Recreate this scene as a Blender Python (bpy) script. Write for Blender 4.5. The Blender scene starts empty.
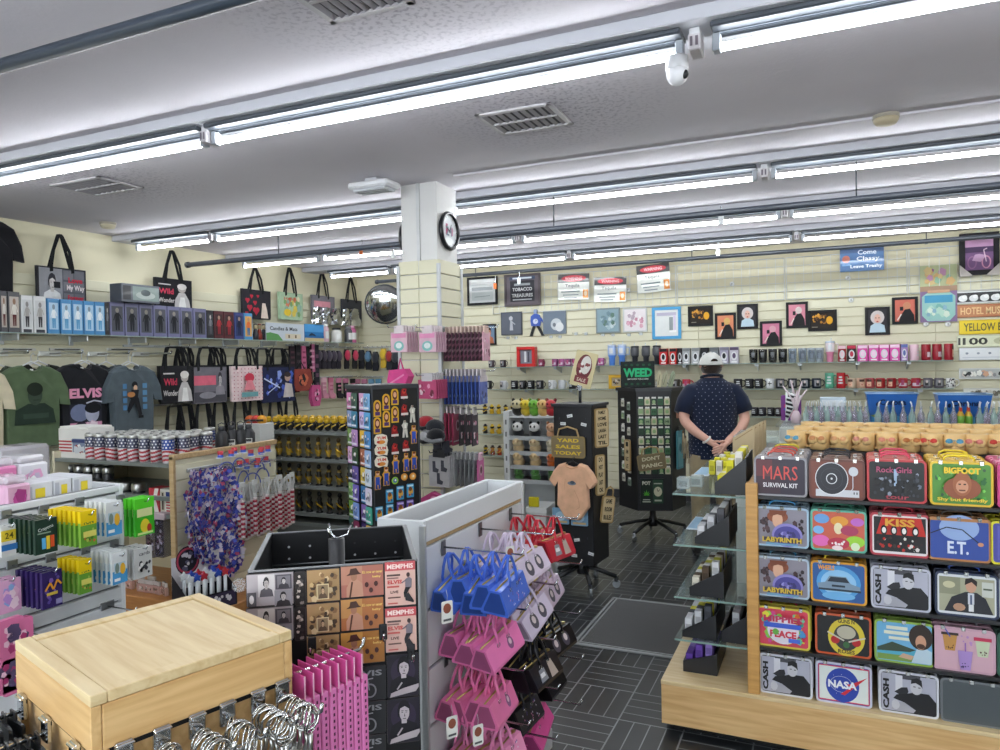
TUBE=34.0
EXPO=0.22
import bpy,math,random
from mathutils import Vector,Matrix,Euler
random.seed(7)
SC=bpy.context.scene
COL=SC.collection
PI=math.pi
FPX,YAW,PITCH,ROLL,EYE=726.16,.42074,-.01653,-.018575,1.71
_cy,_sy,_cp,_sp,_cr,_sr=(math.cos(YAW),math.sin(YAW),math.cos(PITCH),math.sin(PITCH),math.cos(ROLL),math.sin(ROLL))
_right,_fw0,_up0=Vector((_cy,_sy,0)),Vector((-_sy,_cy,0)),Vector((0,0,1))
CF=_fw0*_cp+_up0*_sp
_u2=_up0*_cp-_fw0*_sp
CR=_right*_cr+_u2*_sr
CU=_u2*_cr-_right*_sr
C0=Vector((0,0,EYE))
def P(x,y,X=None,Y=None,Z=None,d=None):
 """Where the sight line through a photo point meets a wall, shelf or floor plane of the shop."""
 r=CF+CR*((x-500)/FPX)-CU*((y-375)/FPX)
 if X is not None:t=X/r.x
 elif Y is not None:t=Y/r.y
 elif Z is not None:t=(Z-EYE)/r.z
 else:t=d
 return C0+r*t
def rY(x0,y0,x1,y1,Y):
 """centre x, bottom z, width, height of a measured box on a plane Y = const"""
 xc,yc=(x0+x1)/2,(y0+y1)/2
 a,b,t,u=P(x0,yc,Y=Y),P(x1,yc,Y=Y),P(xc,y0,Y=Y),P(xc,y1,Y=Y)
 return(a.x+b.x)/2,u.z,b.x-a.x,t.z-u.z
def rX(x0,y0,x1,y1,X):
 xc,yc=(x0+x1)/2,(y0+y1)/2
 a,b,t,u=P(x0,yc,X=X),P(x1,yc,X=X),P(xc,y0,X=X),P(xc,y1,X=X)
 return(a.y+b.y)/2,u.z,abs(b.y-a.y),t.z-u.z
ORD=('first second third fourth fifth sixth seventh eighth ninth tenth eleventh twelfth thirteenth fourteenth fifteenth sixteenth seventeenth '
'eighteenth nineteenth twentieth twenty-first twenty-second twenty-third twenty-fourth twenty-fifth twenty-sixth twenty-seventh twenty-eighth '
'twenty-ninth thirtieth thirty-first thirty-second thirty-third thirty-fourth thirty-fifth thirty-sixth').split()
def lin(c):
 return c/12.92 if c<=.04045 else((c+.055)/1.055)**2.4
_hx={}
def H(c,a=1.0):
 """'#rgb/#rrggbb' -> linear rgba; None -> the object's own tint; a number -> that tint times the number"""
 if c is None:return(1,1,1,0)
 if isinstance(c,(int,float)):return(c,c,c,0)
 if c not in _hx:
  s=c.lstrip('#')
  if len(s)==3:s=''.join(q*2 for q in s)
  _hx[c]=tuple(lin(int(s[i:i+2],16)/255)for i in(0,2,4))+(1.0,)
 return _hx[c]
MATS={}
def nodes_of(name):
 m=bpy.data.materials.new(name);m.use_nodes=True
 nt=m.node_tree
 return m,nt,nt.nodes['Principled BSDF']
def attr_mat(name,rough=.5,metal=0,spec=.5,bump=0,bscale=200,vary=.08,vscale=9,coat=0,alpha=1,trans=0,sheen=0):
 m,nt,b=nodes_of(name);N,L=nt.nodes,nt.links
 at=N.new('ShaderNodeAttribute');at.attribute_name='Col'
 oi=N.new('ShaderNodeObjectInfo')
 mul=N.new('ShaderNodeMix');mul.data_type='RGBA';mul.blend_type='MULTIPLY';mul.inputs[0].default_value=1
 L.new(at.outputs['Color'],mul.inputs[6]);L.new(oi.outputs['Color'],mul.inputs[7])
 mx=N.new('ShaderNodeMix');mx.data_type='RGBA'
 L.new(at.outputs['Alpha'],mx.inputs[0]);L.new(mul.outputs[2],mx.inputs[6]);L.new(at.outputs['Color'],mx.inputs[7])
 tc=N.new('ShaderNodeTexCoord')
 nz=N.new('ShaderNodeTexNoise');nz.inputs['Scale'].default_value=vscale;nz.inputs['Detail'].default_value=3
 L.new(tc.outputs['Object'],nz.inputs['Vector'])
 mr=N.new('ShaderNodeMapRange');mr.inputs[1].default_value=.3;mr.inputs[2].default_value=.7
 mr.inputs[3].default_value=1-vary;mr.inputs[4].default_value=1+vary*.5
 L.new(nz.outputs['Fac'],mr.inputs[0])
 hs=N.new('ShaderNodeHueSaturation');L.new(mr.outputs[0],hs.inputs['Value']);L.new(mx.outputs[2],hs.inputs['Color'])
 L.new(hs.outputs[0],b.inputs['Base Color'])
 b.inputs['Roughness'].default_value=rough;b.inputs['Metallic'].default_value=metal
 b.inputs['Specular IOR Level'].default_value=spec;b.inputs['Coat Weight'].default_value=coat
 b.inputs['Alpha'].default_value=alpha;b.inputs['Transmission Weight'].default_value=trans
 b.inputs['Sheen Weight'].default_value=sheen
 if bump:
  n2=N.new('ShaderNodeTexNoise');n2.inputs['Scale'].default_value=bscale
  L.new(tc.outputs['Object'],n2.inputs['Vector'])
  bp=N.new('ShaderNodeBump');bp.inputs['Strength'].default_value=bump;bp.inputs['Distance'].default_value=.002
  L.new(n2.outputs['Fac'],bp.inputs['Height']);L.new(bp.outputs[0],b.inputs['Normal'])
 MATS[name]=m
 return m
attr_mat('matte',.6,spec=.3)
attr_mat('gloss',.28,spec=.35,coat=.08)
attr_mat('satin',.4)
attr_mat('metal',.28,metal=1,vary=.04)
attr_mat('steel',.42,metal=.8,vary=.05)
attr_mat('cloth',.92,spec=.15,bump=.35,bscale=260,vary=.14,vscale=14,sheen=.15)
attr_mat('plush',.95,spec=.1,bump=.9,bscale=420,vary=.15,vscale=30,sheen=.4)
attr_mat('paper',.55,spec=.25,vary=.05)
attr_mat('tin',.33,metal=.15,coat=.3,vary=.05)
attr_mat('clear',.08,alpha=.2,spec=.6,vary=.02)
attr_mat('pane',.03,alpha=.08,spec=.5,vary=.01)
attr_mat('film',.12,alpha=.48,spec=.7,vary=.02)
attr_mat('skin',.55,spec=.3,vary=.07,vscale=25)
attr_mat('chrome',.12,metal=1,vary=.02)
attr_mat('laminate',.38,spec=.45,vary=.03,vscale=3)
def wood_mat(name,c1,c2,scale=(2.2,30,30),rough=.42):
 m,nt,b=nodes_of(name);N,L=nt.nodes,nt.links
 tc=N.new('ShaderNodeTexCoord');mp=N.new('ShaderNodeMapping');mp.inputs['Scale'].default_value=scale
 L.new(tc.outputs['Object'],mp.inputs['Vector'])
 nz=N.new('ShaderNodeTexNoise');nz.inputs['Scale'].default_value=1.6;nz.inputs['Detail'].default_value=6;nz.inputs['Distortion'].default_value=.6
 L.new(mp.outputs[0],nz.inputs['Vector'])
 cr=N.new('ShaderNodeValToRGB');cr.color_ramp.elements[0].position=.32;cr.color_ramp.elements[1].position=.7
 cr.color_ramp.elements[0].color=H(c1);cr.color_ramp.elements[1].color=H(c2)
 L.new(nz.outputs['Fac'],cr.inputs[0]);L.new(cr.outputs[0],b.inputs['Base Color'])
 bp=N.new('ShaderNodeBump');bp.inputs['Strength'].default_value=.08;L.new(nz.outputs['Fac'],bp.inputs['Height']);L.new(bp.outputs[0],b.inputs['Normal'])
 b.inputs['Roughness'].default_value=rough
 MATS[name]=m
 return m
wood_mat('birch','#c69d66','#dcb983')
wood_mat('birchside','#c69d66','#dcb983',(30,2.2,30))
wood_mat('birchtop','#cbb080','#dfcba0')
wood_mat('oak','#b98a4a','#cf9f5c')
wood_mat('pine','#b39568','#c9ae84')
wood_mat('cardwood','#a9713f','#bb834e')
_txt={}
def text_geo(s,bold):
 k=(s,bold)
 if k not in _txt:
  cu=bpy.data.curves.new('glyphs','FONT');cu.body=s;cu.size=1;cu.resolution_u=2;cu.offset=bold
  o=bpy.data.objects.new('glyphs',cu);me=bpy.data.meshes.new_from_object(o)
  vs=[(v.co.x,v.co.y)for v in me.vertices];fs=[tuple(p.vertices)for p in me.polygons]
  bpy.data.objects.remove(o);bpy.data.curves.remove(cu);bpy.data.meshes.remove(me)
  x0,x1=min(v[0]for v in vs),max(v[0]for v in vs);y0,y1=min(v[1]for v in vs),max(v[1]for v in vs)
  _txt[k]=([((x-x0),(y-y0))for x,y in vs],fs,x1-x0,y1-y0)
 return _txt[k]
class G:
 def __init__(s):
  s.v,s.f,s.c,s.sm=[],[],[],[]
  s.M=Matrix.Identity(4);s.ly=0.0;s.eps=.0004
 def at(s,loc=(0,0,0),rot=(0,0,0),sc=1):
  s.M=Matrix.Translation(loc)@Euler(rot).to_matrix().to_4x4()@(Matrix.Scale(sc,4)if not isinstance(sc,tuple)else Matrix.Diagonal(sc+(1,)))
  return s
 def add(s,vs,fs,col,smooth=False):
  n=len(s.v);c=H(col)if not isinstance(col,tuple)else col
  s.v+=[tuple(s.M@Vector(v))for v in vs]
  for f in fs:
   s.f.append(tuple(n+i for i in f));s.c.append(c);s.sm.append(smooth)
  return s
 def box(s,x0,y0,z0,x1,y1,z1,col=None,b=0):
  if b<=0:
   vs=[(x,y,z)for z in(z0,z1)for y in(y0,y1)for x in(x0,x1)]
   fs=[(0,2,3,1),(4,5,7,6),(0,1,5,4),(2,6,7,3),(0,4,6,2),(1,3,7,5)]
   return s.add(vs,fs,col)
  b=min(b,(x1-x0)*.45,(y1-y0)*.45,(z1-z0)*.45)
  vs,idx=[],{}
  X,Y,Z=(x0,x1),(y0,y1),(z0,z1)
  for i in(0,1):
   for j in(0,1):
    for k in(0,1):
     sx,sy,sz=(1-2*i),(1-2*j),(1-2*k)
     for ax in range(3):
      p=[X[i]+sx*b,Y[j]+sy*b,Z[k]+sz*b]
      p[ax]=(X[i],Y[j],Z[k])[ax]
      idx[(i,j,k,ax)]=len(vs);vs.append(tuple(p))
  fs=[]
  for ax in range(3):
   o1,o2=[(1,2),(2,0),(0,1)][ax]
   for e in(0,1):
    q=[]
    for a,c in((0,0),(1,0),(1,1),(0,1)):
     t=[0,0,0];t[ax]=e;t[o1]=a;t[o2]=c;q.append(idx[tuple(t)+(ax,)])
    fs.append(tuple(q)if e else tuple(q[::-1]))
  for ax in range(3):
   o1,o2=[(1,2),(2,0),(0,1)][ax]
   for a in(0,1):
    for c in(0,1):
     t0=[0,0,0];t1=[0,0,0];t0[ax]=0;t1[ax]=1
     for t in(t0,t1):t[o1]=a;t[o2]=c
     q=(idx[tuple(t0)+(o1,)],idx[tuple(t1)+(o1,)],idx[tuple(t1)+(o2,)],idx[tuple(t0)+(o2,)])
     fs.append(q if a==c else q[::-1])
  for i in(0,1):
   for j in(0,1):
    for k in(0,1):
     q=tuple(idx[(i,j,k,ax)]for ax in range(3))
     fs.append(q if(i+j+k)%2 else q[::-1])
  return s.add(vs,fs,col)
 def lathe(s,prof,n=16,col=None,c=(0,0,0),smooth=True,sx=1,sy=1,cols=None,caps=True):
  vs=[(c[0]+r*sx*math.cos(2*PI*i/n),c[1]+r*sy*math.sin(2*PI*i/n),c[2]+z)for r,z in prof for i in range(n)]
  for k in range(len(prof)-1):
   fs=[(k*n+i,k*n+(i+1)%n,(k+1)*n+(i+1)%n,(k+1)*n+i)for i in range(n)]
   if k==0:
    base=len(s.v);s.add(vs,fs,cols[k]if cols else col,smooth)
   else:
    cc=cols[k]if cols else col
    cc=H(cc)if not isinstance(cc,tuple)else cc
    for f in fs:
     s.f.append(tuple(base+i for i in f));s.c.append(cc);s.sm.append(smooth)
  c0=H(cols[0]if cols else col)if not isinstance(col,tuple)else col
  for k,fl in((0,True),(len(prof)-1,False)):
   if caps and prof[k][0]>1e-5:
    f=tuple(base+k*n+i for i in range(n))
    s.f.append(f[::-1]if fl else f);s.c.append(H(cols[min(k,len(cols)-1)])if cols else c0);s.sm.append(False)
  return s
 def tube(s,pts,r,n=8,col=None,closed=False,smooth=True,caps=True):
  pts=[Vector(p)for p in pts];m=len(pts);rs=r if isinstance(r,(list,tuple))else[r]*m
  vs=[];prev=None
  for i,p in enumerate(pts):
   a=pts[(i-1)%m]if(i or closed)else p
   b=pts[(i+1)%m]if(i<m-1 or closed)else p
   d=(b-a)
   if d.length<1e-9:d=Vector((0,0,1))
   d.normalize()
   if prev is None:
    h=Vector((0,0,1))if abs(d.z)<.9 else Vector((1,0,0));u=d.cross(h).normalized()
   else:
    u=(prev-d*prev.dot(d))
    u=u.normalized()if u.length>1e-6 else d.orthogonal().normalized()
   prev=u;w=d.cross(u)
   vs+=[tuple(p+(u*math.cos(2*PI*k/n)+w*math.sin(2*PI*k/n))*rs[i])for k in range(n)]
  fs=[]
  for i in range(m if closed else m-1):
   j=(i+1)%m
   fs+=[(i*n+k,i*n+(k+1)%n,j*n+(k+1)%n,j*n+k)for k in range(n)]
  if caps and not closed:
   fs+=[tuple(range(n))[::-1],tuple((m-1)*n+k for k in range(n))]
  return s.add(vs,fs,col,smooth)
 def strip(s,pts,wdir,w,th,col=None):
  """flat strap: a band of width w (along wdir) and thickness th following pts"""
  wd=Vector(wdir).normalized()*(w/2);pts=[Vector(p)for p in pts];m=len(pts);vs=[]
  for i,p in enumerate(pts):
   d=pts[min(i+1,m-1)]-pts[max(i-1,0)]
   nn=d.cross(wd);nn=nn.normalized()*(th/2)if nn.length>1e-9 else Vector((0,th/2,0))
   vs+=[tuple(p-wd-nn),tuple(p+wd-nn),tuple(p+wd+nn),tuple(p-wd+nn)]
  fs=[(0,1,2,3),tuple((m-1)*4+k for k in(3,2,1,0))]
  for i in range(m-1):
   fs+=[(i*4+k,i*4+4+k,i*4+4+(k+1)%4,i*4+(k+1)%4)for k in range(4)]
  return s.add(vs,fs,col)
 def ell(s,c,r,col=None,n=12,m=8):
  r=(r,r,r)if not isinstance(r,tuple)else r
  vs=[(c[0],c[1],c[2]-r[2])]
  for j in range(1,m):
   t=-PI/2+PI*j/m
   vs+=[(c[0]+r[0]*math.cos(t)*math.cos(2*PI*i/n),c[1]+r[1]*math.cos(t)*math.sin(2*PI*i/n),c[2]+r[2]*math.sin(t))for i in range(n)]
  vs.append((c[0],c[1],c[2]+r[2]));e=len(vs)-1
  fs=[(0,1+(i+1)%n,1+i)for i in range(n)]
  for j in range(m-2):
   fs+=[(1+j*n+i,1+j*n+(i+1)%n,1+(j+1)*n+(i+1)%n,1+(j+1)*n+i)for i in range(n)]
  fs+=[(e,1+(m-2)*n+i,1+(m-2)*n+(i+1)%n)for i in range(n)]
  return s.add(vs,fs,col,True)
 def prism(s,pts,y0,y1,col=None,side=None,smooth=False):
  """outline in (x, z), extruded from y0 (front, facing -y) to y1"""
  n=len(pts);vs=[(x,y0,z)for x,z in pts]+[(x,y1,z)for x,z in pts]
  ar=sum(pts[i][0]*pts[(i+1)%n][1]-pts[(i+1)%n][0]*pts[i][1]for i in range(n))
  fr,bk=tuple(range(n)),tuple(range(2*n-1,n-1,-1))
  if ar<0:fr,bk=fr[::-1],bk[::-1]
  s.add(vs,[fr,bk],col)
  sd=[(i,i+n,(i+1)%n+n,(i+1)%n)if ar>0 else(i,(i+1)%n,(i+1)%n+n,i+n)for i in range(n)]
  n0=len(s.v)-2*n;c=H(side if side is not None else col)
  for f in sd:
   s.f.append(tuple(n0+i for i in f));s.c.append(c);s.sm.append(smooth)
  return s
 def poly(s,pts,col):
  s.ly-=s.eps
  n=len(pts);ar=sum(pts[i][0]*pts[(i+1)%n][1]-pts[(i+1)%n][0]*pts[i][1]for i in range(n))
  f=tuple(range(n));f=f if ar>0 else f[::-1]
  return s.add([(u,s.ly,v)for u,v in pts],[f],col)
 def rect(s,u0,v0,u1,v1,col):return s.poly([(u0,v0),(u1,v0),(u1,v1),(u0,v1)],col)
 def disc(s,u,v,ru,rv,col,n=18,a0=0,a1=2*PI):
  full=abs(a1-a0-2*PI)<1e-6
  return s.poly([(u+ru*math.cos(a0+(a1-a0)*i/(n if full else n-1)),v+rv*math.sin(a0+(a1-a0)*i/(n if full else n-1)))for i in range(n)],col)
 def ring(s,u,v,ru,rv,t,col,n=24):
  s.ly-=s.eps;vs=[]
  for i in range(n):
   a=2*PI*i/n;vs+=[(u+ru*math.cos(a),s.ly,v+rv*math.sin(a)),(u+(ru-t)*math.cos(a),s.ly,v+(rv-t)*math.sin(a))]
  return s.add(vs,[(2*i,2*((i+1)%n),2*((i+1)%n)+1,2*i+1)for i in range(n)],col)
 def line(s,pts,w,col):
  for(a,b),(c,d)in zip(pts,pts[1:]):
   L=math.hypot(c-a,d-b)or 1;x,y=-(d-b)/L*w/2,(c-a)/L*w/2
   s.poly([(a-x,b-y),(c-x,d-y),(c+x,d+y),(a+x,b+y)],col)
  return s
 def text(s,t,u,v,h,col,w=None,al='c',bold=.012,rot=0):
  """text with its box's lower left (al 'l') or lower centre (al 'c') at u, v, letters h tall, squeezed to width w if given"""
  vs,fs,tw,t_h=text_geo(t,bold);k=h/t_h;kx=(w/tw)if w else k
  dx=-tw*kx/2 if al=='c'else 0
  s.ly-=s.eps;c,d=math.cos(rot),math.sin(rot)
  return s.add([(u+(x*kx+dx)*c-y*k*d,s.ly,v+(x*kx+dx)*d+y*k*c)for x,y in vs],fs,col)
 def speck(s,u0,v0,u1,v1,cols,n,sz,seed=1):
  rd=random.Random(seed)
  for _ in range(n):
   a,b,q=rd.uniform(u0+sz,u1-sz),rd.uniform(v0+sz,v1-sz),sz*rd.uniform(.5,1);t=rd.uniform(0,6)
   s.poly([(a+q*math.cos(t+k*2*PI/5)*rd.uniform(.7,1),b+q*math.sin(t+k*2*PI/5))for k in range(5)],rd.choice(cols))
  return s
 def portrait(s,u0,v0,u1,v1,bg='#8d8d92',skin='#c9bdb6',hair='#17161a',top='#222228',off=0):
  """a plain head-and-shoulders picture of a person"""
  w,h=u1-u0,v1-v0;m=(u0+u1)/2+off*w
  if bg:s.rect(u0,v0,u1,v1,bg)
  s.poly([(max(u0,m-.42*w),v0),(min(u1,m+.42*w),v0),(m+.34*w,v0+.3*h),(m+.12*w,v0+.4*h),(m-.12*w,v0+.4*h),(m-.34*w,v0+.3*h)],top)
  s.rect(m-.07*w,v0+.34*h,m+.07*w,v0+.5*h,skin)
  s.disc(m,v0+.66*h,.17*w,.25*h,hair,14)
  s.disc(m+.01*w,v0+.6*h,.135*w,.2*h,skin,14)
  s.poly([(m-.14*w,v0+.7*h),(m+.02*w,v0+.76*h),(m+.15*w,v0+.68*h),(m+.12*w,v0+.86*h),(m-.08*w,v0+.88*h)],hair)
  for q in(-.05,.06):s.rect(m+(q-.022)*w,v0+.61*h,m+(q+.022)*w,v0+.625*h,hair);s.rect(m+(q-.035)*w,v0+.65*h,m+(q+.035)*w,v0+.662*h,hair)
  s.poly([(m-.002*w,v0+.52*h),(m+.03*w,v0+.52*h),(m+.012*w,v0+.6*h)],top);s.rect(m-.04*w,v0+.465*h,m+.05*w,v0+.48*h,hair)
  s.poly([(m-.17*w,v0+.52*h),(m-.12*w,v0+.54*h),(m-.13*w,v0+.7*h),(m-.18*w,v0+.72*h)],hair)
  return s
 def mesh(s,name,mat):
  me=bpy.data.meshes.new(name);me.from_pydata(s.v,[],s.f)
  ca=me.color_attributes.new('Col','FLOAT_COLOR','CORNER')
  buf=[]
  for f,c in zip(s.f,s.c):buf+=list(c)*len(f)
  ca.data.foreach_set('color',buf)
  me.polygons.foreach_set('use_smooth',s.sm)
  me.materials.append(MATS[mat]if isinstance(mat,str)else mat)
  me.update()
  return me
def rrect(w,h,r,n=4,cx=0,z0=0):
 """rounded rectangle outline (x, z), counter-clockwise, base on z0"""
 o=[]
 for qx,qz,a in((w/2-r,r,-PI/2),(w/2-r,h-r,0),(-w/2+r,h-r,PI/2),(-w/2+r,r,PI)):
  o+=[(cx+qx+r*math.cos(a+PI/2*i/n),z0+qz+r*math.sin(a+PI/2*i/n))for i in range(n+1)]
 return o
def link(o):COL.objects.link(o);return o
def part(name,g,mat,parent=None,loc=(0,0,0),rot=(0,0,0),color=None):
 me=g if isinstance(g,bpy.types.Mesh)else g.mesh(name,mat)
 o=link(bpy.data.objects.new(name,me));o.location=loc;o.rotation_euler=rot
 if parent is not None:
  o.parent=parent
  if color is None:o.color=parent.color
 if color is not None:o.color=H(color)
 return o
def tag(o,label,cat,group=None):
 o['label']=label;o['category']=cat
 if group:o['group']=group
 return o
def struct(name,g,mat,**k):
 o=part(name,g,mat,**k);o['kind']='structure'
 return o
PROTO={}
def thing(name,label,cat,parts,loc=(0,0,0),rz=0,group=None,color=None,key=None,scale=None,rot=None):
 """parts: [(name, G, material, [sub-parts alike])]; one entry makes a single-mesh thing, several go under an Empty.
    A key keeps the meshes, so that repeats are copies sharing them; parts may then be a function."""
 if key is not None and key in PROTO:ms=PROTO[key]
 else:
  ps=parts()if callable(parts)else parts
  def bake(ps):return[(p[0],p[1]if isinstance(p[1],bpy.types.Mesh)else p[1].mesh(p[0],p[2]),bake(p[3])if len(p)>3 else[])for p in ps]
  ms=bake(ps)
  if key is not None:PROTO[key]=ms
 if len(ms)==1 and not ms[0][2]:root=bpy.data.objects.new(name,ms[0][1]);todo=[]
 else:root=bpy.data.objects.new(name,None);root.empty_display_size=.02;todo=ms
 link(root);root.location=loc;root.rotation_euler=rot if rot else(0,0,rz)
 if scale:root.scale=scale if isinstance(scale,tuple)else(scale,)*3
 c=H(color)if color else(1,1,1,1)
 root.color=c
 def put(ps,par):
  for n,me,subs in ps:
   o=link(bpy.data.objects.new(n,me));o.parent=par;o.color=c
   put(subs,o)
 put(todo,root)
 return tag(root,label,cat,group)
# SETTING
XL,XR,YF,YB,ZC=-6.25,3.6,-2.6,8.9,3.0
cam=bpy.data.objects.new('camera',bpy.data.cameras.new('camera'));COL.objects.link(cam)
cam.data.sensor_width=36;cam.data.lens=FPX/1000*36;cam.data.clip_start=.05
cam.matrix_world=Matrix((CR.to_4d(),CU.to_4d(),(-CF).to_4d(),(0,0,0,1))).transposed()
cam.matrix_world=Matrix(((CR.x,CU.x,-CF.x,0),(CR.y,CU.y,-CF.y,0),(CR.z,CU.z,-CF.z,EYE),(0,0,0,1)))
SC.camera=cam
def floor_mat():
 m,nt,b=nodes_of('parquet_vinyl');N,L=nt.nodes,nt.links
 def mth(op,a,c=None,d=None):
  n=N.new('ShaderNodeMath');n.operation=op
  for i,q in enumerate((a,c,d)):
   if q is None:continue
   if isinstance(q,(int,float)):n.inputs[i].default_value=q
   else:L.new(q,n.inputs[i])
  return n.outputs[0]
 tc=N.new('ShaderNodeTexCoord');sp=N.new('ShaderNodeSeparateXYZ');L.new(tc.outputs['Object'],sp.inputs[0])
 T=.305;x,y=mth('DIVIDE',sp.outputs[0],T),mth('DIVIDE',sp.outputs[1],T)
 par=mth('MODULO',mth('ADD',mth('ADD',mth('FLOOR',x),mth('FLOOR',y)),400),2)
 fx,fy=mth('FRACT',x),mth('FRACT',y)
 run=mth('ADD',mth('MULTIPLY',fx,par),mth('MULTIPLY',fy,mth('SUBTRACT',1,par)))
 st=mth('FRACT',mth('MULTIPLY',run,4))
 def edge(v,w):return mth('LESS_THAN',mth('SUBTRACT',.5,mth('ABSOLUTE',mth('SUBTRACT',v,.5))),w)
 ln=mth('MAXIMUM',mth('MAXIMUM',edge(st,.035),edge(fx,.012)),edge(fy,.012))
 nz=N.new('ShaderNodeTexNoise');nz.inputs['Scale'].default_value=3.5;nz.inputs['Detail'].default_value=5;L.new(tc.outputs['Object'],nz.inputs['Vector'])
 wn=N.new('ShaderNodeTexWhiteNoise');wn.noise_dimensions='3D'
 cb=N.new('ShaderNodeCombineXYZ');L.new(mth('FLOOR',x),cb.inputs[0]);L.new(mth('FLOOR',y),cb.inputs[1]);L.new(mth('FLOOR',mth('MULTIPLY',run,4)),cb.inputs[2]);L.new(cb.outputs[0],wn.inputs['Vector'])
 r1=N.new('ShaderNodeValToRGB');r1.color_ramp.elements[0].color=H('#131518');r1.color_ramp.elements[1].color=H('#2b2e32')
 L.new(mth('ADD',mth('MULTIPLY',wn.outputs['Value'],.55),mth('MULTIPLY',nz.outputs['Fac'],.45)),r1.inputs[0])
 mx=N.new('ShaderNodeMix');mx.data_type='RGBA';L.new(mth('MULTIPLY',ln,mth('ADD',.25,mth('MULTIPLY',nz.outputs['Fac'],1.0))),mx.inputs[0]);L.new(r1.outputs[0],mx.inputs[6]);mx.inputs[7].default_value=H('#8d9195')
 L.new(mx.outputs[2],b.inputs['Base Color'])
 L.new(mth('ADD',.2,mth('MULTIPLY',nz.outputs['Fac'],.3)),b.inputs['Roughness'])
 bp=N.new('ShaderNodeBump');bp.inputs['Strength'].default_value=.25;bp.inputs['Distance'].default_value=.002;L.new(mth('SUBTRACT',1,ln),bp.inputs['Height']);L.new(bp.outputs[0],b.inputs['Normal'])
 MATS['floor']=m
floor_mat()
def plaster(name,c1,c2,scale,bump,rough=.8):
 m,nt,b=nodes_of(name);N,L=nt.nodes,nt.links
 tc=N.new('ShaderNodeTexCoord');nz=N.new('ShaderNodeTexNoise');nz.inputs['Scale'].default_value=scale;nz.inputs['Detail'].default_value=8
 L.new(tc.outputs['Object'],nz.inputs['Vector'])
 cr=N.new('ShaderNodeValToRGB');cr.color_ramp.elements[0].position=.3;cr.color_ramp.elements[1].position=.7
 cr.color_ramp.elements[0].color=H(c1);cr.color_ramp.elements[1].color=H(c2)
 L.new(nz.outputs['Fac'],cr.inputs[0]);L.new(cr.outputs[0],b.inputs['Base Color'])
 n2=N.new('ShaderNodeTexNoise');n2.inputs['Scale'].default_value=45;n2.inputs['Detail'].default_value=4;L.new(tc.outputs['Object'],n2.inputs['Vector'])
 bp=N.new('ShaderNodeBump');bp.inputs['Strength'].default_value=bump;bp.inputs['Distance'].default_value=.004
 L.new(n2.outputs['Fac'],bp.inputs['Height']);L.new(bp.outputs[0],b.inputs['Normal'])
 b.inputs['Roughness'].default_value=rough;b.inputs['Specular IOR Level'].default_value=.2
 MATS[name]=m
def dust(m):
 nt=m.node_tree;N,L=nt.nodes,nt.links;b=N['Principled BSDF'];src=b.inputs['Base Color'].links[0].from_socket;ge=N.new('ShaderNodeNewGeometry');acc=None
 for x,y in((525,119),(97,186),(345,-9)):
  p=P(x,y,Z=3.0);d=N.new('ShaderNodeVectorMath');d.operation='DISTANCE';d.inputs[1].default_value=(p.x+.12,p.y-.05,3.0);L.new(ge.outputs['Position'],d.inputs[0])
  r=N.new('ShaderNodeMapRange');r.inputs[1].default_value=.2;r.inputs[2].default_value=.75;r.inputs[3].default_value=.8;r.inputs[4].default_value=0;L.new(d.outputs['Value'],r.inputs[0])
  if acc is None:acc=r.outputs[0]
  else:a=N.new('ShaderNodeMath');a.operation='MAXIMUM';L.new(acc,a.inputs[0]);L.new(r.outputs[0],a.inputs[1]);acc=a.outputs[0]
 nz=N.new('ShaderNodeTexNoise');nz.inputs['Scale'].default_value=45;nz.inputs['Detail'].default_value=6;L.new(ge.outputs['Position'],nz.inputs['Vector']);q=N.new('ShaderNodeMapRange');q.inputs[1].default_value=.5;q.inputs[2].default_value=.62;L.new(nz.outputs['Fac'],q.inputs[0])
 mu=N.new('ShaderNodeMath');mu.operation='MULTIPLY';L.new(acc,mu.inputs[0]);L.new(q.outputs[0],mu.inputs[1]);mx=N.new('ShaderNodeMix');mx.data_type='RGBA';L.new(mu.outputs[0],mx.inputs[0]);L.new(src,mx.inputs[6]);mx.inputs[7].default_value=H('#9894a0');L.new(mx.outputs[2],b.inputs['Base Color'])
plaster('ceiling','#c6c2ca','#d3cfd6',.9,.35)
dust(MATS['ceiling'])
plaster('wallpaint','#d8d1b5','#e0dabf',.7,.08)
plaster('slat','#d6d2b8','#dfdcc4',1.2,.03,.5)
plaster('beamwhite','#c3c4cc','#cfd0d8',1.5,.04,.6)
plaster('columnpaint','#d0cfce','#dad9d8',1.5,.06,.6)
g=G();g.box(XL-.1,YF-.1,-.1,XR+.1,YB+.1,0,'#222');struct('floor',g,'floor')
g=G();g.box(XL-.1,YF-.1,ZC,XR+.1,YB+.1,ZC+.1,'#999');struct('ceiling',g,'ceiling')
g=G();g.box(XL-.1,YF,0,XL,YB,ZC,'#ddd')
z=.12
gs=G()
while z<2.5:
 gs.box(XL,YF,z,XL+.018,YB,z+.094,'#ddd',b=.003);z+=.1016
struct('wall_left',g,'wallpaint');struct('trim_7',gs,'slat')
g=G();g.box(XL-.1,YB,0,XR+.1,YB+.1,ZC,'#ddd')
gs=G();z=.12
while z<2.5:
 x=XL
 while x<XR:
  gs.box(x+.001,YB-.02,z,min(x+2.44,XR)-.001,YB,z+.094,'#ddd',b=.003);x+=2.44
 z+=.1016
struct('wall_back',g,'wallpaint');struct('trim_8',gs,'slat')
g=G();g.box(XR,YF,0,XR+.1,YB,ZC,'#ddd');struct('wall_right',g,'wallpaint')
g=G()
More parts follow.
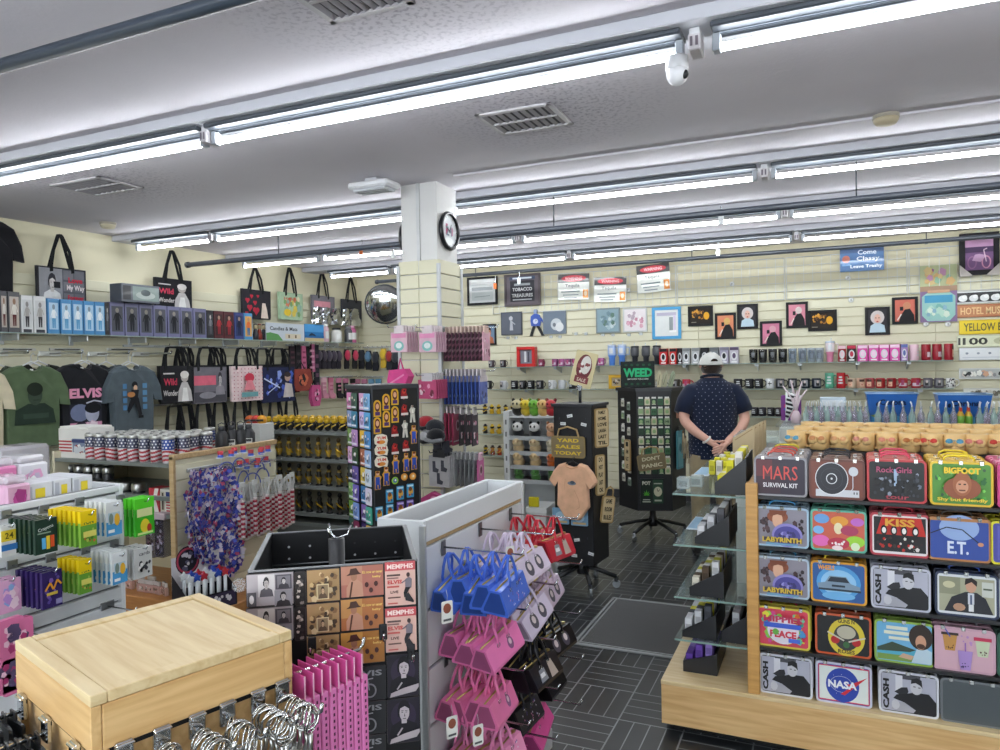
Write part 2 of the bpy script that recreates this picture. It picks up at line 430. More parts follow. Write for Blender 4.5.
for bx in((XL-.1,0,-4.4,ZC),(3.0,0,XR+.1,ZC),(-4.4,0,3.0,.5),(-4.4,2.6,3.0,ZC)):g.box(bx[0],YF-.1,bx[1],bx[2],YF,bx[3],'#ddd')
struct('wall_front',g,'wallpaint');g=G()
for x in(-4.4,-2.55,-.7,1.15,2.96):g.box(x,YF-.07,.5,x+.04,YF-.03,2.6,'#8a8c90')
for z in(.5,2.56):g.box(-4.4,YF-.07,z,3.0,YF-.03,z+.04,'#8a8c90')
w1=struct('added_window_1',g,'steel');g=G();g.box(-4.36,YF-.055,.54,2.96,YF-.05,2.56,'#dfeae8');w2=part('added_window_pane',g,'pane',parent=w1)  # unseen window and its wall opening, added to bring sky light onto the foreground
for nm,bx in(('baseboard_back',(XL,YB-.03,0,XR,YB,.1)),('baseboard_left',(XL,YF,0,XL+.03,YB,.1))):
 g=G();g.box(*bx,'#3a3a3c',b=.006);struct(nm,g,'matte')
ROWS=[('front',2.83),('second',4.98),('third',6.43),('back',7.76)]
for i,(nm,y)in enumerate(ROWS):
 g=G();g.box(XL,y-.1,2.948,XR,y+.19,ZC,'#c8c8d0',b=.004)
 struct('trim_%d'%(i+1),g,'beamwhite')
p=P(445,178,Z=2.985);g=G();g.box(-2.3,p.y,2.985,XR,p.y+.02,ZC,'#8e8c94',b=.003)
struct('trim_5',g,'ceiling')
em=bpy.data.materials.new('tube_light');em.use_nodes=True
nt=em.node_tree;nt.nodes.remove(nt.nodes['Principled BSDF'])
e=nt.nodes.new('ShaderNodeEmission');e.inputs['Color'].default_value=(.93,.97,1,1);e.inputs['Strength'].default_value=TUBE
nt.links.new(e.outputs[0],nt.nodes['Material Output'].inputs[0]);MATS['tube']=em
def lamp_parts(L):
 h=G();h.box(-L/2,-.072,.052,L/2,.05,.076,'#474d55',b=.006)
 for s in(-1,1):h.prism([(-L/2,0),(L/2,0),(L/2,.004),(-L/2,.004)],0,.001,'#474d55')
 r=G();r.at((0,0,.03));
 for s in(-1,1):
  r.add([(-L/2,s*.01,.012),(L/2,s*.01,.012),(L/2,s*.018,.012),(-L/2,s*.018,.012),(-L/2,s*.018,.015),(L/2,s*.018,.015),(L/2,s*.01,.016),(-L/2,s*.01,.016)],
[(0,1,2,3),(4,5,6,7),(3,2,5,4)],'#3f454d')
 t=G();t.tube([(-L/2+.03,0,0),(L/2-.03,0,0)],.0145,10,'#fff')
 c=[]
 for s in(-1,1):
  q=G();q.box(min(s*L/2,s*(L/2-.03)),-.02,-.016,max(s*L/2,s*(L/2-.03)),.024,.05,'#aab0b8',b=.004);c.append(('tube_socket',q,'satin'))
 return[('housing',h,'satin'),('reflector',r,'steel'),('tube',t,'tube')]+c
SEG={0:[(-5.25,-2.9),(-2.852,-.476),(-.37,2.03)],
1:[(-6.03,-5.07),(-5.02,-2.68),(-2.6,-.385),(-.3,2.1)],
2:[(-6.08,-5.0),(-4.955,-2.69),(-2.62,-.32),(-.25,2.12)],
3:[(-5.87,-4.95),(-4.9,-2.62),(-2.56,-.28),(-.2,2.1)]}
RN=['row nearest the camera','row just behind the column','third row back','last row before the back wall']
FIT='fluorescent strip lights under the ceiling'
for i,(nm,y)in enumerate(ROWS):
 for j,(a,b)in enumerate(SEG[i]):
  thing('fluorescent_light','white fluorescent strip light, %s from the left in the %s'%(ORD[j],RN[i]),'ceiling light',lambda:lamp_parts(b-a),((a+b)/2,y,2.87),group=FIT)
for y,nm in((.75,'unseen row added over the camera'),(-1.2,'unseen row added behind the camera')):  # unseen lamp rows, added to light the foreground
 for j,(a,b)in enumerate(((-5.25,-2.9),(-2.85,-.47),(-.4,2.0))):
  thing('fluorescent_light','white fluorescent strip light, %s from the left in the %s'%(ORD[j],nm),'ceiling light',lambda:lamp_parts(b-a),((a+b)/2,y,2.87),group=FIT)
def plate_parts():
 g=G();g.box(-.022,-.05,.0,.022,.05,.06,'#c9c4c8',b=.004);g.box(-.02,-.04,.06,.02,.06,.086,'#d6d6da',b=.003)
 for k in range(2):g.box(-.016+k*.02,-.052,.015,-.006+k*.02,-.05,.05,'#6f6670')
 return[('junction_plate',g,'satin')]
for k,(x,i,lb)in enumerate(((-.43,0,'metal junction plate between the two nearest strip lights, above the dome camera'),(-2.876,0,'metal junction plate at the left joint of the nearest lamp row'),
(-.34,1,'metal junction plate between lamps right of the column, second row'),(-.285,2,'metal junction plate at the right joint of the third lamp row'),(-2.655,2,'metal junction plate of the third lamp row just right of the column'),
(-.24,3,'metal junction plate at the right joint of the last lamp row'),(-2.59,3,'metal junction plate of the last lamp row above the tobacco sign'),(-5.045,1,'metal junction plate of the second lamp row near the left wall'))):
 thing('junction_plate',lb,'bracket',plate_parts,(x,ROWS[i][1],2.86),key='plate',group='lamp joints')
p=P(677,72,Y=2.84)
a=G();a.lathe([(.0,.075),(.042,.075),(.045,.03),(.038,.02)],18,'#e6e6ea')
d=G();d.ell((0,-.004,.012),(.042,.042,.045),'#e2e2e6',16,10)
l=G();l.ell((.022,-.03,.0),(.015,.013,.018),'#15161a',12,8)
thing('security_camera','small white dome security camera hanging below the nearest lamp joint','security camera',[('mount',a,'gloss'),('dome',d,'gloss',[('lens',l,'gloss')])],(p.x,2.84,p.z-.02),rz=.4)
def vent_parts(w,d):
 f=G()
 for bx in((-w/2,-d/2,w/2,-d/2+.03),(-w/2,d/2-.03,w/2,d/2),(-w/2,-d/2,-w/2+.03,d/2),(w/2-.03,-d/2,w/2,d/2)):f.box(bx[0],bx[1],-.012,bx[2],bx[3],0,'#b9b6bb',b=.003)
 k=G();k.box(-w/2+.02,-d/2+.02,-.003,w/2-.02,d/2-.02,-.001,'#47464c')
 s=G();n=9
 for i in range(n):
  x=-w/2+.04+(w-.08)*i/(n-1)
  s.add([(x-.012,-d/2+.03,-.011),(x+.008,-d/2+.03,-.003),(x+.008,d/2-.03,-.003),(x-.012,d/2-.03,-.011)],[(0,1,2,3)],'#9b989e')
 s.box(-w/2+.03,-.008,-.013,w/2-.03,.008,-.004,'#a9a6ab')
 return[('frame',f,'satin'),('backing',k,'matte'),('louver',s,'satin')]
for(x,y,w,d,lb)in((525,119,.42,.36,'square slotted ceiling vent with a dark dusty halo, behind the nearest lamp row'),(97,186,.5,.36,'slotted ceiling vent over the left side of the shop'),(345,-9,.36,.34,'slotted ceiling vent cut off by the top of the photo')):
 p=P(x,y,Z=2.995);thing('ceiling_vent',lb,'vent',lambda:vent_parts(w,d),(p.x,p.y,2.997),group='ceiling vents')
p=P(374,188,Z=2.93);b=G();b.box(-.16,-.09,0,.16,.09,.045,'#d9dade',b=.012);l=G();l.box(-.13,-.07,-.018,.13,.07,0,'#c3c6cc',b=.006)
for k in range(3):l.box(-.12,-.055+k*.04,-.021,.12,-.035+k*.04,-.018,'#8a8d94')
h=G();h.box(-.05,-.04,.045,.05,.04,.075,'#c2c3c8',b=.004)
thing('ceiling_lamp','small unlit white rectangular fitting hung under the ceiling left of the column','ceiling light',[('body',b,'satin'),('lens_cover',l,'gloss'),('mount',h,'satin')],(p.x,p.y,2.92))
for(x,y,lb,c)in((886,119,'round cream smoke detector on the ceiling at upper right','#b9ad92'),(108,225,'round cream smoke detector on the ceiling above the left wall','#c9c0a6')):
 p=P(x,y,Z=2.98);a=G();a.lathe([(.06,.0),(.062,-.012),(.05,-.03),(.02,-.036),(0,-.036)],20,c);r=G();r.lathe([(.066,.018),(.066,0),(.055,0)],20,'#aaa396',caps=False)
 thing('smoke_detector',lb,'smoke detector',[('cover',a,'matte'),('base',r,'matte')],(p.x,p.y,2.982))
def pipe(x0,x1,y,z,r,col,lb,hang):
 g=G();g.tube([(x0,0,0),(x1,0,0)],r,12,col);q=G();q.tube([(x0-.004,0,0),(x0+.03,0,0)],r*1.25,12,'#1b1e24')
 ps=[('tube',g,'satin'),('end_cap',q,'satin')]
 for x in hang:
  h=G();h.tube([(x,0,r*.8),(x,0,ZC-z)],.005,6,'#5a5d63');h.lathe([(r*1.3,-.012),(r*1.3,.012)],12,'#5a5d63',(x,0,0))if False else None
  h.box(x-.012,-r*1.15,-r*1.15,x+.012,r*1.15,-r*1.02,'#5a5d63');ps.append(('hanger',h,'steel'))
 thing('ceiling_pipe',lb,'pipe',ps,(0,y,z))
p=P(122,31,Z=2.86);pipe(-4.6,2.5,p.y,2.86,.026,'#2f3946','dark blue-grey pipe hung under the ceiling across the top left corner',(-3.2,-.9,1.5))
p=P(187,265,X=-5.75);pipe(-5.75,XR-.05,p.y,p.z,.024,'#31363f','dark pipe ending near the left wall, hung in front of the third lamp row',(-4.6,-1.9,.2,1.6))
p=P(700,258,Z=2.80);pipe(-5.35,XR-.05,p.y,2.80,.022,'#2f343b','dark pipe hung in front of the wire grid on the back wall',(-3.9,-1.3,.9))
def dangler(c):
 def f():
  h=G();h.tube([(0,0,.05),(0,.02,.065),(0,.03,.04),(0,.01,.0),(0,0,-.02)],.004,6,'#cfd2d6')
  t=G();t.box(-.02,-.006,-.09,.02,.006,-.02,c,b=.004);return[('hook',h,'chrome'),('tag',t,'gloss')]
 return f
for(x,y,yy,c,lb)in((361,249,6.2,'#c8642c','orange tag clipped on the pipe left of the column'),(393,252,6.2,'#dfe3e4','clear clip on the pipe at the column edge'),(495,284,7.9,'#d66a2a','orange tag over the white certificate'),(721,217,6.2,'#d9dde0','pale clip hanging from the pipe over the man'),(519,279,7.9,'#e6ebee','pale clip above the dark tobacco sign'),(718,250,7.9,'#e2e8ea','pale clip on the pipe before the wire grid, above the man')):
 p=P(x,y,Y=yy);thing('hanging_clip',lb,'clip',dangler(c),(p.x,p.y,p.z+.03),group='clips on the pipes')
CX0,CX1,CY0,CY1=-2.8,-2.47,4.5,4.84
g=G();g.box(CX0+.02,CY0+.02,0,CX1-.02,CY1-.02,ZC,'#ccc');struct('column',g,'columnpaint')
g=G();z=.12
for(a,b)in((CX0,(CX0+CX1)/2-.002),((CX0+CX1)/2+.002,CX1)):
 z=.12
 while z<2.36:
  g.box(a,CY0,z,b,CY0+.02,z+.094,'#ddd',b=.003);g.box(a,CY1-.02,z,b,CY1,z+.094,'#ddd',b=.003);z+=.1016
z=.12
while z<2.36:
 g.box(CX1-.02,CY0+.022,z,CX1,CY1-.022,z+.094,'#ddd',b=.003);g.box(CX0,CY0+.022,z,CX0+.02,CY1-.022,z+.094,'#ddd',b=.003);z+=.1016
struct('trim_9',g,'slat')
g=G()
for x,y in((CX1,CY0),(CX1,CY1),(CX0,CY0)):g.box(x-.014,y-.012,0,x+.012,y+.012,2.42,'#c3c6c9',b=.003)
g.box((CX0+CX1)/2-.012,CY0+.004,2.36,(CX0+CX1)/2+.012,CY0+.02,ZC,'#c9cacc')
struct('trim_6',g,'satin')
def clock_parts():
 r=G();pr=[(.115,0),(.135,.0),(.142,.012),(.135,.03),(.118,.03),(.115,.02)]
 r.at(rot=(PI/2,0,0));r.lathe(pr,32,'#111318',caps=False)
 f=G();f.ly=-.012;f.disc(0,0,.118,.118,'#d9dde0',32)
 f.disc(0,-.075,.075,.03,'#f1f3f3',20);f.rect(-.05,-.03,-.02,.05,'#b5577d');f.text('24',0,-.035,.07,'#7c8a96',bold=.03);f.rect(.035,-.03,.055,.03,'#c98aa6')
 for k in range(12):a=k*PI/6;f.line([(.1*math.sin(a),.1*math.cos(a)),(.112*math.sin(a),.112*math.cos(a))],.006,'#222')
 h=G();h.ly=-.016;h.line([(0,0),(.03,.05)],.007,'#111');h.line([(0,0),(-.06,.03)],.005,'#111');h.disc(0,0,.008,.008,'#111')
 return[('rim',r,'gloss'),('face',f,'gloss'),('hands',h,'matte')]
p=P(451,231,X=CX1+.01);thing('wall_clock','round black-rimmed wall clock high on the right side of the column','clock',clock_parts,(CX1-.018,p.y,p.z),rz=PI/2,key='clock')
p=P(394,236,X=CX0-.02);thing('wall_clock','round black clock seen edge-on at the left side of the column','clock',clock_parts,(CX0+.018,4.66,p.z),rz=-PI/2,key='clock')
a,b,c=P(574,644,Z=0),P(612,599,Z=0),P(669,658,Z=0)
x0,y0,y1=a.x+.02,a.y+.02,b.y;x1=x0+1.45
m_=G();m_.box(x0,y0,0,x1,y1,.008,'#1a1b1d',b=.003)
t_=[]
for bx in((x0-.03,y0-.03,x1+.03,y0-.004),(x0-.012,y0+.004,x1,y0+.016),(x0-.03,y1,x1+.03,y1+.022),(x0-.03,y0-.004,x0-.01,y1),(x0+.0,y0+.016,x0+.014,y1),(x1,y0-.004,x1+.024,y1)):
 q=G();q.box(bx[0],bx[1],.0005,bx[2],bx[3],.0095,'#8b8f90',b=.002);t_.append(('edge_tape',q,'satin'))
thing('floor_mat','dark grey rectangular floor mat edged with worn grey tape','mat',[('mat_body',m_,'plush')]+t_)
# BACK WALL
YW=YB-.022
def sector(g,r,z0,z1,a0,a1,col,n=6,c=(0,0),r1=None):
 """a printed patch wrapped on an upright round surface; angles in degrees from the front, growing to the right"""
 r1=r if r1 is None else r1;vs=[]
 for i in range(n+1):
  a=math.radians(-90+a0+(a1-a0)*i/n);vs+=[(c[0]+r*math.cos(a),c[1]+r*math.sin(a),z0),(c[0]+r1*math.cos(a),c[1]+r1*math.sin(a),z1)]
 return g.add(vs,[(2*i,2*i+2,2*i+3,2*i+1)for i in range(n)],col,True)
def shelf(name,label,x0,x1,y0,y1,z,col='#aab8b4',brackets=(),mat='clear',cat='shelf',th=.008,group=None):
 g=G();g.box(x0,y0,-th,x1,y1,0,col,b=.001)
 e=G();e.box(x0,y0-.002,-th,x1,y0,0,'#8fa39d')
 ps=[('shelf_board',g,mat),('front_edge',e,'satin')]
 for bx in brackets:
  b=G();b.prism([(-.0,0),(.0,0),(.0,0)],0,0,'#999')if False else None
  b.add([(bx-.006,y1,-th),(bx+.006,y1,-th),(bx-.006,y1,-.09),(bx+.006,y1,-.09),(bx-.006,y0+.03,-th),(bx+.006,y0+.03,-th),(bx-.006,y0+.03,-th-.018),(bx+.006,y0+.03,-th-.018)],
[(0,2,6,4),(1,5,7,3),(2,3,7,6),(4,6,7,5),(0,1,3,2)],'#c9cdd0')
  b.box(bx-.02,y0+.03,-th-.03,bx+.02,y0+.05,-th,'#b9bec2',b=.002)
  ps.append(('bracket',b,'steel'))
 return thing(name,label,cat,ps,(0,0,z),group=group)
ZA,ZBm,ZCm,ZD,ZE=1.655,1.367,1.055,.8,.55
YS0=8.6
shelf('wall_shelf','long glass wall shelf holding tumblers and boxed cups, upper of the back wall shelves',-4.0,1.19,YS0,YW,ZA,brackets=(-3.6,-3.1,-2.6,-2.1,-1.5,-.7,-.25,.32,.8))
shelf('wall_shelf','long glass wall shelf of coffee mugs, second down on the back wall',-4.0,1.19,YS0,YW,ZBm,brackets=(-3.5,-2.9,-2.3,-1.7,-1.0,-.35,.3,.9))
shelf('wall_shelf','glass wall shelf with black mugs behind the bottle display',-1.5,1.4,YS0,YW,ZCm,brackets=(-1.1,-.3,.5,1.2))
shelf('wall_shelf','wall shelf of yellow and black figures right of the column, level with the plush',-4.2,-2.6,YS0,YW,ZCm-.015,brackets=(-3.8,-3.2))
shelf('wall_shelf','wall shelf with yellow toys behind the hanging aprons',-4.2,-2.6,YS0,YW,.78,brackets=(-3.8,-3.2))
shelf('wall_shelf','low wall shelf with orange trinkets behind the hanging aprons',-4.2,-2.6,YS0,YW,.5,brackets=(-3.8,-3.2))
def mug_parts(kind):
 def f():
  b=G();n=18;c=None
  R,Hh=.041,.096
  b.lathe([(.034,.002),(R-.003,.0),(R,.006),(R,Hh-.002),(R-.002,Hh),(R-.005,Hh-.003),(R-.005,.012),(0,.01)],n,c)
  if kind=='photo':sector(b,R+.0006,.02,.08,-42,42,'#8e8f94');sector(b,R+.0009,.025,.055,-20,20,'#1e1f24');sector(b,R+.0009,.05,.075,-9,12,'#d8cbc4')
  if kind=='ring':
   for a in range(0,360,30):
    t,u=math.radians(a),math.radians(a+22);sector(b,R+.0008,.05+.024*math.sin(t)-.004,.05+.024*math.sin(t)+.004,32*math.cos(t)-6,32*math.cos(t)+6,'#1a1b1f',2)
  if kind=='stripe':sector(b,R+.0006,.02,.05,-60,60,'#d7c6d2');sector(b,R+.0008,.03,.08,-12,24,'#a83f6a')
  if kind=='face':sector(b,R+.0006,.018,.07,-28,28,'#e2b79b');sector(b,R+.0008,.062,.085,-32,32,'#4a2a22');sector(b,R+.001,.03,.037,-10,10,'#b0413e')
  if kind=='word':
   for k in range(3):sector(b,R+.0006,.028+k*.018,.038+k*.018,-35+k*6,30-k*5,'#cfd3d6')
  if kind=='dots':
   rd=random.Random(3)
   for k in range(26):a,z=rd.uniform(-80,80),rd.uniform(.01,.085);sector(b,R+.0006,z,z+.011,a-7,a+7,'#17181b',2)
  if kind=='peace':
   sector(b,R+.0006,.02,.08,-40,40,'#e8ebec');sector(b,R+.0009,.03,.07,-4,4,'#333');sector(b,R+.0009,.045,.053,-25,25,'#333')
  h=G();h.tube([(R-.004,0,.078),(R+.018,0,.08),(R+.03,0,.062),(R+.029,0,.04),(R+.016,0,.022),(R-.004,0,.02)],.0055,8,c)
  return[('mug_body',b,'gloss'),('handle',h,'gloss')]
 return f
def tumbler_parts(two):
 def f():
  b=G();b.lathe([(.028,0),(.032,.004),(.034,.09),(.045,.11),(.047,.21),(.044,.215)],18,None,cols=[two,two,two,None,None,None])
  sector(b,.0475,.13,.19,-25,25,'#d9dce2'if two!='#2c2e33'else'#9aa0a6')
  l=G();l.lathe([(.048,.208),(.049,.222),(.04,.227),(0,.228)],18,'#2b2d33'if two=='#2c2e33'else'#c7d3e6')
  s=G();s.tube([(.01,0,.225),(.012,0,.262)],.0045,8,'#c9d2da')
  h=G();h.tube([(.044,0,.195),(.078,0,.195),(.082,0,.185),(.08,0,.115),(.044,0,.115)],.006,8,None)
  return[('cup',b,'gloss'),('lid',l,'gloss'),('straw',s,'gloss'),('handle',h,'gloss')]
 return f
def glass_parts(kind):
 def f():
  b=G();b.lathe([(.03,0),(.032,.004),(.04,.13),(.0385,.131),(.031,.008),(0,.006)],18,None)
  if kind=='pic':sector(b,.0365,.03,.11,-40,40,'#3a4a66',r1=.0402);sector(b,.037,.035,.08,-15,25,'#aab6c6',r1=.0395)
  if kind=='dark':sector(b,.0365,.02,.12,-180,180,'#1c1e22',n=18,r1=.0405);sector(b,.037,.05,.1,-25,25,'#a8adb3',r1=.0402)
  return[('glass',b,'film')]
 return f
def box_parts(w,d,h,back=None):
 """a boxed cup: card box with a round window print"""
 def f():
  b=G();b.box(-w/2,-d/2,0,w/2,d/2,h,None,b=.002);b.ly=-d/2
  b.rect(-w/2+.003,h*.8,w/2-.003,h-.004,back or.55);b.disc(0,h*.45,w*.34,h*.27,'#d9dadd');b.disc(0,h*.47,w*.2,h*.17,back or'#24262b');b.rect(-w*.3,h*.06,w*.3,h*.14,'#e9e9ea')
  return[('carton',b,'paper')]
 return f
def on_shelf(x0,x1,ybot,ytop,z,Y):
 """place and scale: centre x and height from the photo"""
 xc,_,w,h=rY(x0,ytop,x1,ybot,Y);return xc,w,h
YI=8.73
MUG='coffee mugs on the back wall shelves'
rowB=[(483,494,'photo','#1e1f23','black mug with a grey photo'),(500,507,'photo','#c3c5c8','pale mug with a dark photo'),(511,518,'word','#1d1e22','black mug with white words'),(519,527,'photo','#17181b','black mug'),(527,535,'word','#17181b','black mug'),(535,545,'photo','#202126','black mug'),
(548,556,'ring','#d5d7d9','white mug with black marks'),(557,567,'word','#c9cccf','pale grey mug'),(569,576,'word','#202126','half-hidden black mug'),
(655,662,'word','#9f9a86','beige cup by the letter sign'),(663,671,'dots','#bdbfae','speckled cup'),(672,680,'photo','#38322a','dark brown mug'),(682,691,'stripe','#b02a3b','red mug'),(734,742,'word','#17181c','black mug beside the man'),(746,753,'word','#1b1c20','black mug'),(755,763,'word','#1b1c20','black mug'),
(766,774,'peace','#dfe2e4','white mug with a round peace sign'),(776,784,'photo','#2a2d33','charcoal mug with a photo'),(788,797,'photo','#23262d','charcoal mug'),(801,810,'photo','#16202c','dark navy mug'),(812,821,'photo','#152030','dark navy mug beside the green cup'),
(848,856,'face','#cbb49c','beige mug with a face'),(857,865,'face','#c79f86','tan mug with a face'),(866,874,'face','#a84a4e','dull red mug'),(875,886,'face','#a3232c','red mug with a face'),(887,896,'face','#9a2028','red mug with a face'),(898,908,'stripe','#a02530','red mug with a pale figure'),(911,921,'stripe','#a42633','red mug with a pale figure'),
(923,933,'photo','#5b5660','grey-purple mug'),(934,944,'photo','#5d5862','grey-purple mug'),(946,955,'dots','#e8e8e6','white mug spotted with black dots')]
for i,(x0,x1,k,c,wd)in enumerate(rowB):
 xc,w,h=on_shelf(x0,x1,389,378.5,ZBm,YI)
 thing('coffee_mug','%s, %s from the left on the second wall shelf'%(wd,ORD[i]),'mug',mug_parts(k),(xc,YI,ZBm),rz=random.uniform(-.5,.3),group=MUG,color=c,key='mug'+k,scale=min(1.15,h/.096*.95))
for i,(x0,x1,k,c,wd)in enumerate([(487,496,'photo','#4a3d44','dark mug with a photo'),(497,509,'photo','#3a3036','dark mug with a photo'),(538,545,'stripe','#7d2a48','small plum mug')]+
[(552+6.6*q,558+6.6*q,'stripe',('#8d4a78','#a95c8e','#7a3b68')[q%3],('mauve mug','pink mug','purple mug')[q%3])for q in range(8)]):
 xc,w,h=on_shelf(x0,x1,365,356,ZA,YI)
 thing('coffee_mug','%s, %s from the left on the top back wall shelf'%(wd,ORD[i]),'mug',mug_parts(k),(xc,YI,ZA),rz=random.uniform(-.6,.2),group=MUG,color=c,key='mug'+k,scale=.98)
for i,(x,c)in enumerate(((755,'#1b1b20'),(762.5,'#24222a'),(771,'#1d1c22'),(779,'#2b2028'))):
 xc,w,h=on_shelf(x-4,x+4,416,406,ZCm,YI)
 thing('coffee_mug','black mug right of the man, %s from the left on the lowest mug shelf'%ORD[i],'mug',mug_parts('word'),(xc,YI,ZCm),rz=-.4,group=MUG,color=c,key='mugword',scale=1.0)
for i,x in enumerate((612,622)):
 xc,w,h=on_shelf(x-5,x+5,364,342,ZA,YI)
 thing('travel_tumbler','tall pale blue tumbler with a bright blue base, %s'%('left of the pair'if i==0 else'right of the pair'),'tumbler',tumbler_parts('#5b8de0'),(xc,YI,ZA),rz=0,group='handled tumblers on the top shelf',color='#a8bfe6',key='tumb1',scale=1.12)
for i,x in enumerate((635,646,657)):
 xc,w,h=on_shelf(x-5,x+5,361,343,ZA,YI)
 thing('travel_tumbler','dark grey tumbler with a black lid, %s of three beside the blue ones'%ORD[i],'tumbler',tumbler_parts('#2c2e33'),(xc,YI,ZA),rz=2.4,group='handled tumblers on the top shelf',color='#55575d',key='tumb2',scale=1.02)
xc,w,h=on_shelf(825,835,361,338,ZA,YI)
thing('travel_tumbler','tall pink and white tumbler at the left of the pink cups','tumbler',tumbler_parts('#e58fb0'),(xc,YI,ZA),group='handled tumblers on the top shelf',color='#eadfe4',key='tumb3',scale=1.0)
bx=[(660,668,'#c2272b','#1c1c20','red and black boxed cup'),(670,677,'#c7302f','#1a1a1e','red boxed cup'),(678,683,'#2a2024',None,'narrow black boxed cup'),(683,690.5,'#a7abad',None,'grey boxed cup with a black ring'),(692,700,'#b2b5b7',None,'grey boxed cup with a black ring'),(701,709,'#24262b',None,'black boxed cup above the cap'),(710,719,'#7f8488',None,'grey boxed cup above the cap'),(720,729,'#a09db0',None,'lilac-grey boxed cup'),(730,739,'#bbb7c2','#5b4c66','pale boxed cup with a purple mark')]
for i,(x0,x1,c,bk,wd)in enumerate(bx):
 xc,w,h=on_shelf(x0,x1,364,349,ZA,YI)
 thing('boxed_cup','%s, %s in the boxed row behind the man'%(wd,ORD[i]),'box',box_parts(.1,.1,.19,bk),(xc,YI,ZA),group='boxed cups behind the man',color=c,key='bcup'+str(bk),scale=(w/.1*.98,.9,1))
gl=[(750,757,'dark','#2a2c30'),(758.5,767,'dark','#2a2c30'),(768.5,777,'dark','#33363b'),(778.5,787,'dark','#26282e'),(788,797,'pic','#9fb0bf'),(798,807,'pic','#a8b6c2'),(808,815,'pic','#b9c6cf'),(816,823,'pic','#c3ced6')]
for i,(x0,x1,k,c)in enumerate(gl):
 xc,w,h=on_shelf(x0,x1,363,348,ZA,YI)
 thing('drinking_glass','%s, %s from the left, right of the man'%('black printed drinking glass'if k=='dark'else'clear glass with a blue print',ORD[i]),'glass',glass_parts(k),(xc,YI,ZA),group='printed glasses on the top shelf',color=c,key='gl'+k,scale=1.2)
pk=[(838,846,'#8f1f2a','#e8c9d2','dark red boxed mug with a handle print'),(847,856,'#2a1418','#c1344d','black and red boxed mug'),(857.5,867.5,'#d94fa4','#f3d3e8','hot pink boxed doll cup'),(868.5,878.5,'#da55a8','#f3d3e8','hot pink boxed doll cup'),(879,889,'#d850a5','#f3d3e8','hot pink boxed doll cup'),(889.5,899.5,'#d653a6','#f3d3e8','hot pink boxed doll cup'),(900.5,907.5,'#a583b8','#5c6ca8','narrow violet boxed cup')]
for i,(x0,x1,c,bk,wd)in enumerate(pk):
 xc,w,h=on_shelf(x0,x1,362.5,345.5,ZA,YI)
 thing('boxed_cup','%s, %s along from the pink tumbler'%(wd,ORD[i]),'box',box_parts(.1,.1,.175,bk),(xc,YI,ZA),group='pink and red boxed cups',color=c,key='bcup'+bk,scale=(w/.1*.98,.9,1))
for i,(x0,x1,c,k,wd)in enumerate(((909,919,'#e6c3cf','word','pale pink cup'),(921,931,'#951c2b','stripe','wine red cup with a white slash'),(932,942,'#9a1f2e','stripe','wine red cup with a white band'),(943.5,954,'#971d2c','face','wine red cup with a pale face'))):
 xc,w,h=on_shelf(x0,x1,362,346,ZA,YI)
 thing('tall_cup','%s, near the right end of the top shelf'%wd,'cup',glass_parts('none')if False else mug_parts(k),(xc,YI,ZA),rz=1.2,group='cups by the metal signs',color=c,key='mug'+k,scale=(1.05,1.05,1.75))
for(x0,x1,yt,c,wd)in((825,834,374,'#5fae90','mint green tall cup next to a red one'),(836,846,372,'#b5232c','red tall cup with a black spout beside the mint cup')):
 xc,w,h=on_shelf(x0,x1,389,yt,ZBm,YI)
 thing('tall_cup',wd+' on the second shelf','cup',mug_parts('word'),(xc,YI,ZBm),rz=-.1,group='tall cups on the second shelf',color=c,key='mugword',scale=(1.1,1.1,1.75))
xc,zz,w,h=rY(518,346,536,366,8.72)
g=G();
for b_ in((-w/2,0,w/2,.04),(-w/2,h-.04,w/2,h),(-w/2,.04,-w/2+.04,h-.04),(w/2-.04,.04,w/2,h-.04)):g.box(b_[0],-.05,b_[1],b_[2],.05,b_[3],'#c32a2b',b=.003)
i_=G();i_.box(-w/2+.03,-.02,.03,w/2-.03,.045,h-.03,'#7e7f8c');i_.ly=-.02;i_.rect(-.03,.06,0,h-.06,'#d8d9dd');i_.rect(.02,.06,.04,h-.07,'#3c3d4a')
thing('display_box','bright red open-fronted display box on the top back wall shelf','box',[('case',g,'gloss'),('insert',i_,'matte')],(xc,8.72,ZA))
xc,zz,w,h=rY(609,377,625,391,8.7)
g=G()
for b_ in((-w/2,0,w/2,.035),(-w/2,h-.035,w/2,h),(-w/2,.035,-w/2+.04,h-.035),(w/2-.04,.035,w/2,h-.035)):g.box(b_[0],-.02,b_[1],b_[2],.02,b_[3],'#d5a92f',b=.003)
i_=G();i_.box(-w/2+.03,-.005,.03,w/2-.03,.015,h-.03,'#b9a98a');i_.ly=-.005;i_.speck(-w/2+.04,.04,w/2-.04,h-.04,['#4d4a48','#8d7348','#d8d3c8'],14,.02,4)
thing('framed_picture','mustard yellow frame standing left of the green letter sign','picture frame',[('frame',g,'gloss'),('picture',i_,'paper')],(xc,8.7,ZBm))
def frame_parts(w,h,fw,fc,draw,dep=.02,inner=None):
 g=G()
 for b_ in((-w/2,0,w/2,fw),(-w/2,h-fw,w/2,h),(-w/2,fw,-w/2+fw,h-fw),(w/2-fw,fw,w/2,h-fw)):g.box(b_[0],-dep,b_[1],b_[2],0,b_[3],fc,b=.002)
 p=G();p.box(-w/2+fw*.8,-dep*.5,fw*.8,w/2-fw*.8,-.001,h-fw*.8,inner or'#333');p.ly=-dep*.5
 draw(p,-w/2+fw,fw,w/2-fw,h-fw)
 k=G();k.tube([(-.02,-.004,h-.004),(0,-.004,h+.03),(.02,-.004,h-.004)],.003,5,'#d9dbdc')
 return[('frame',g,'matte'),('picture',p,'paper'),('hanger',k,'steel')]
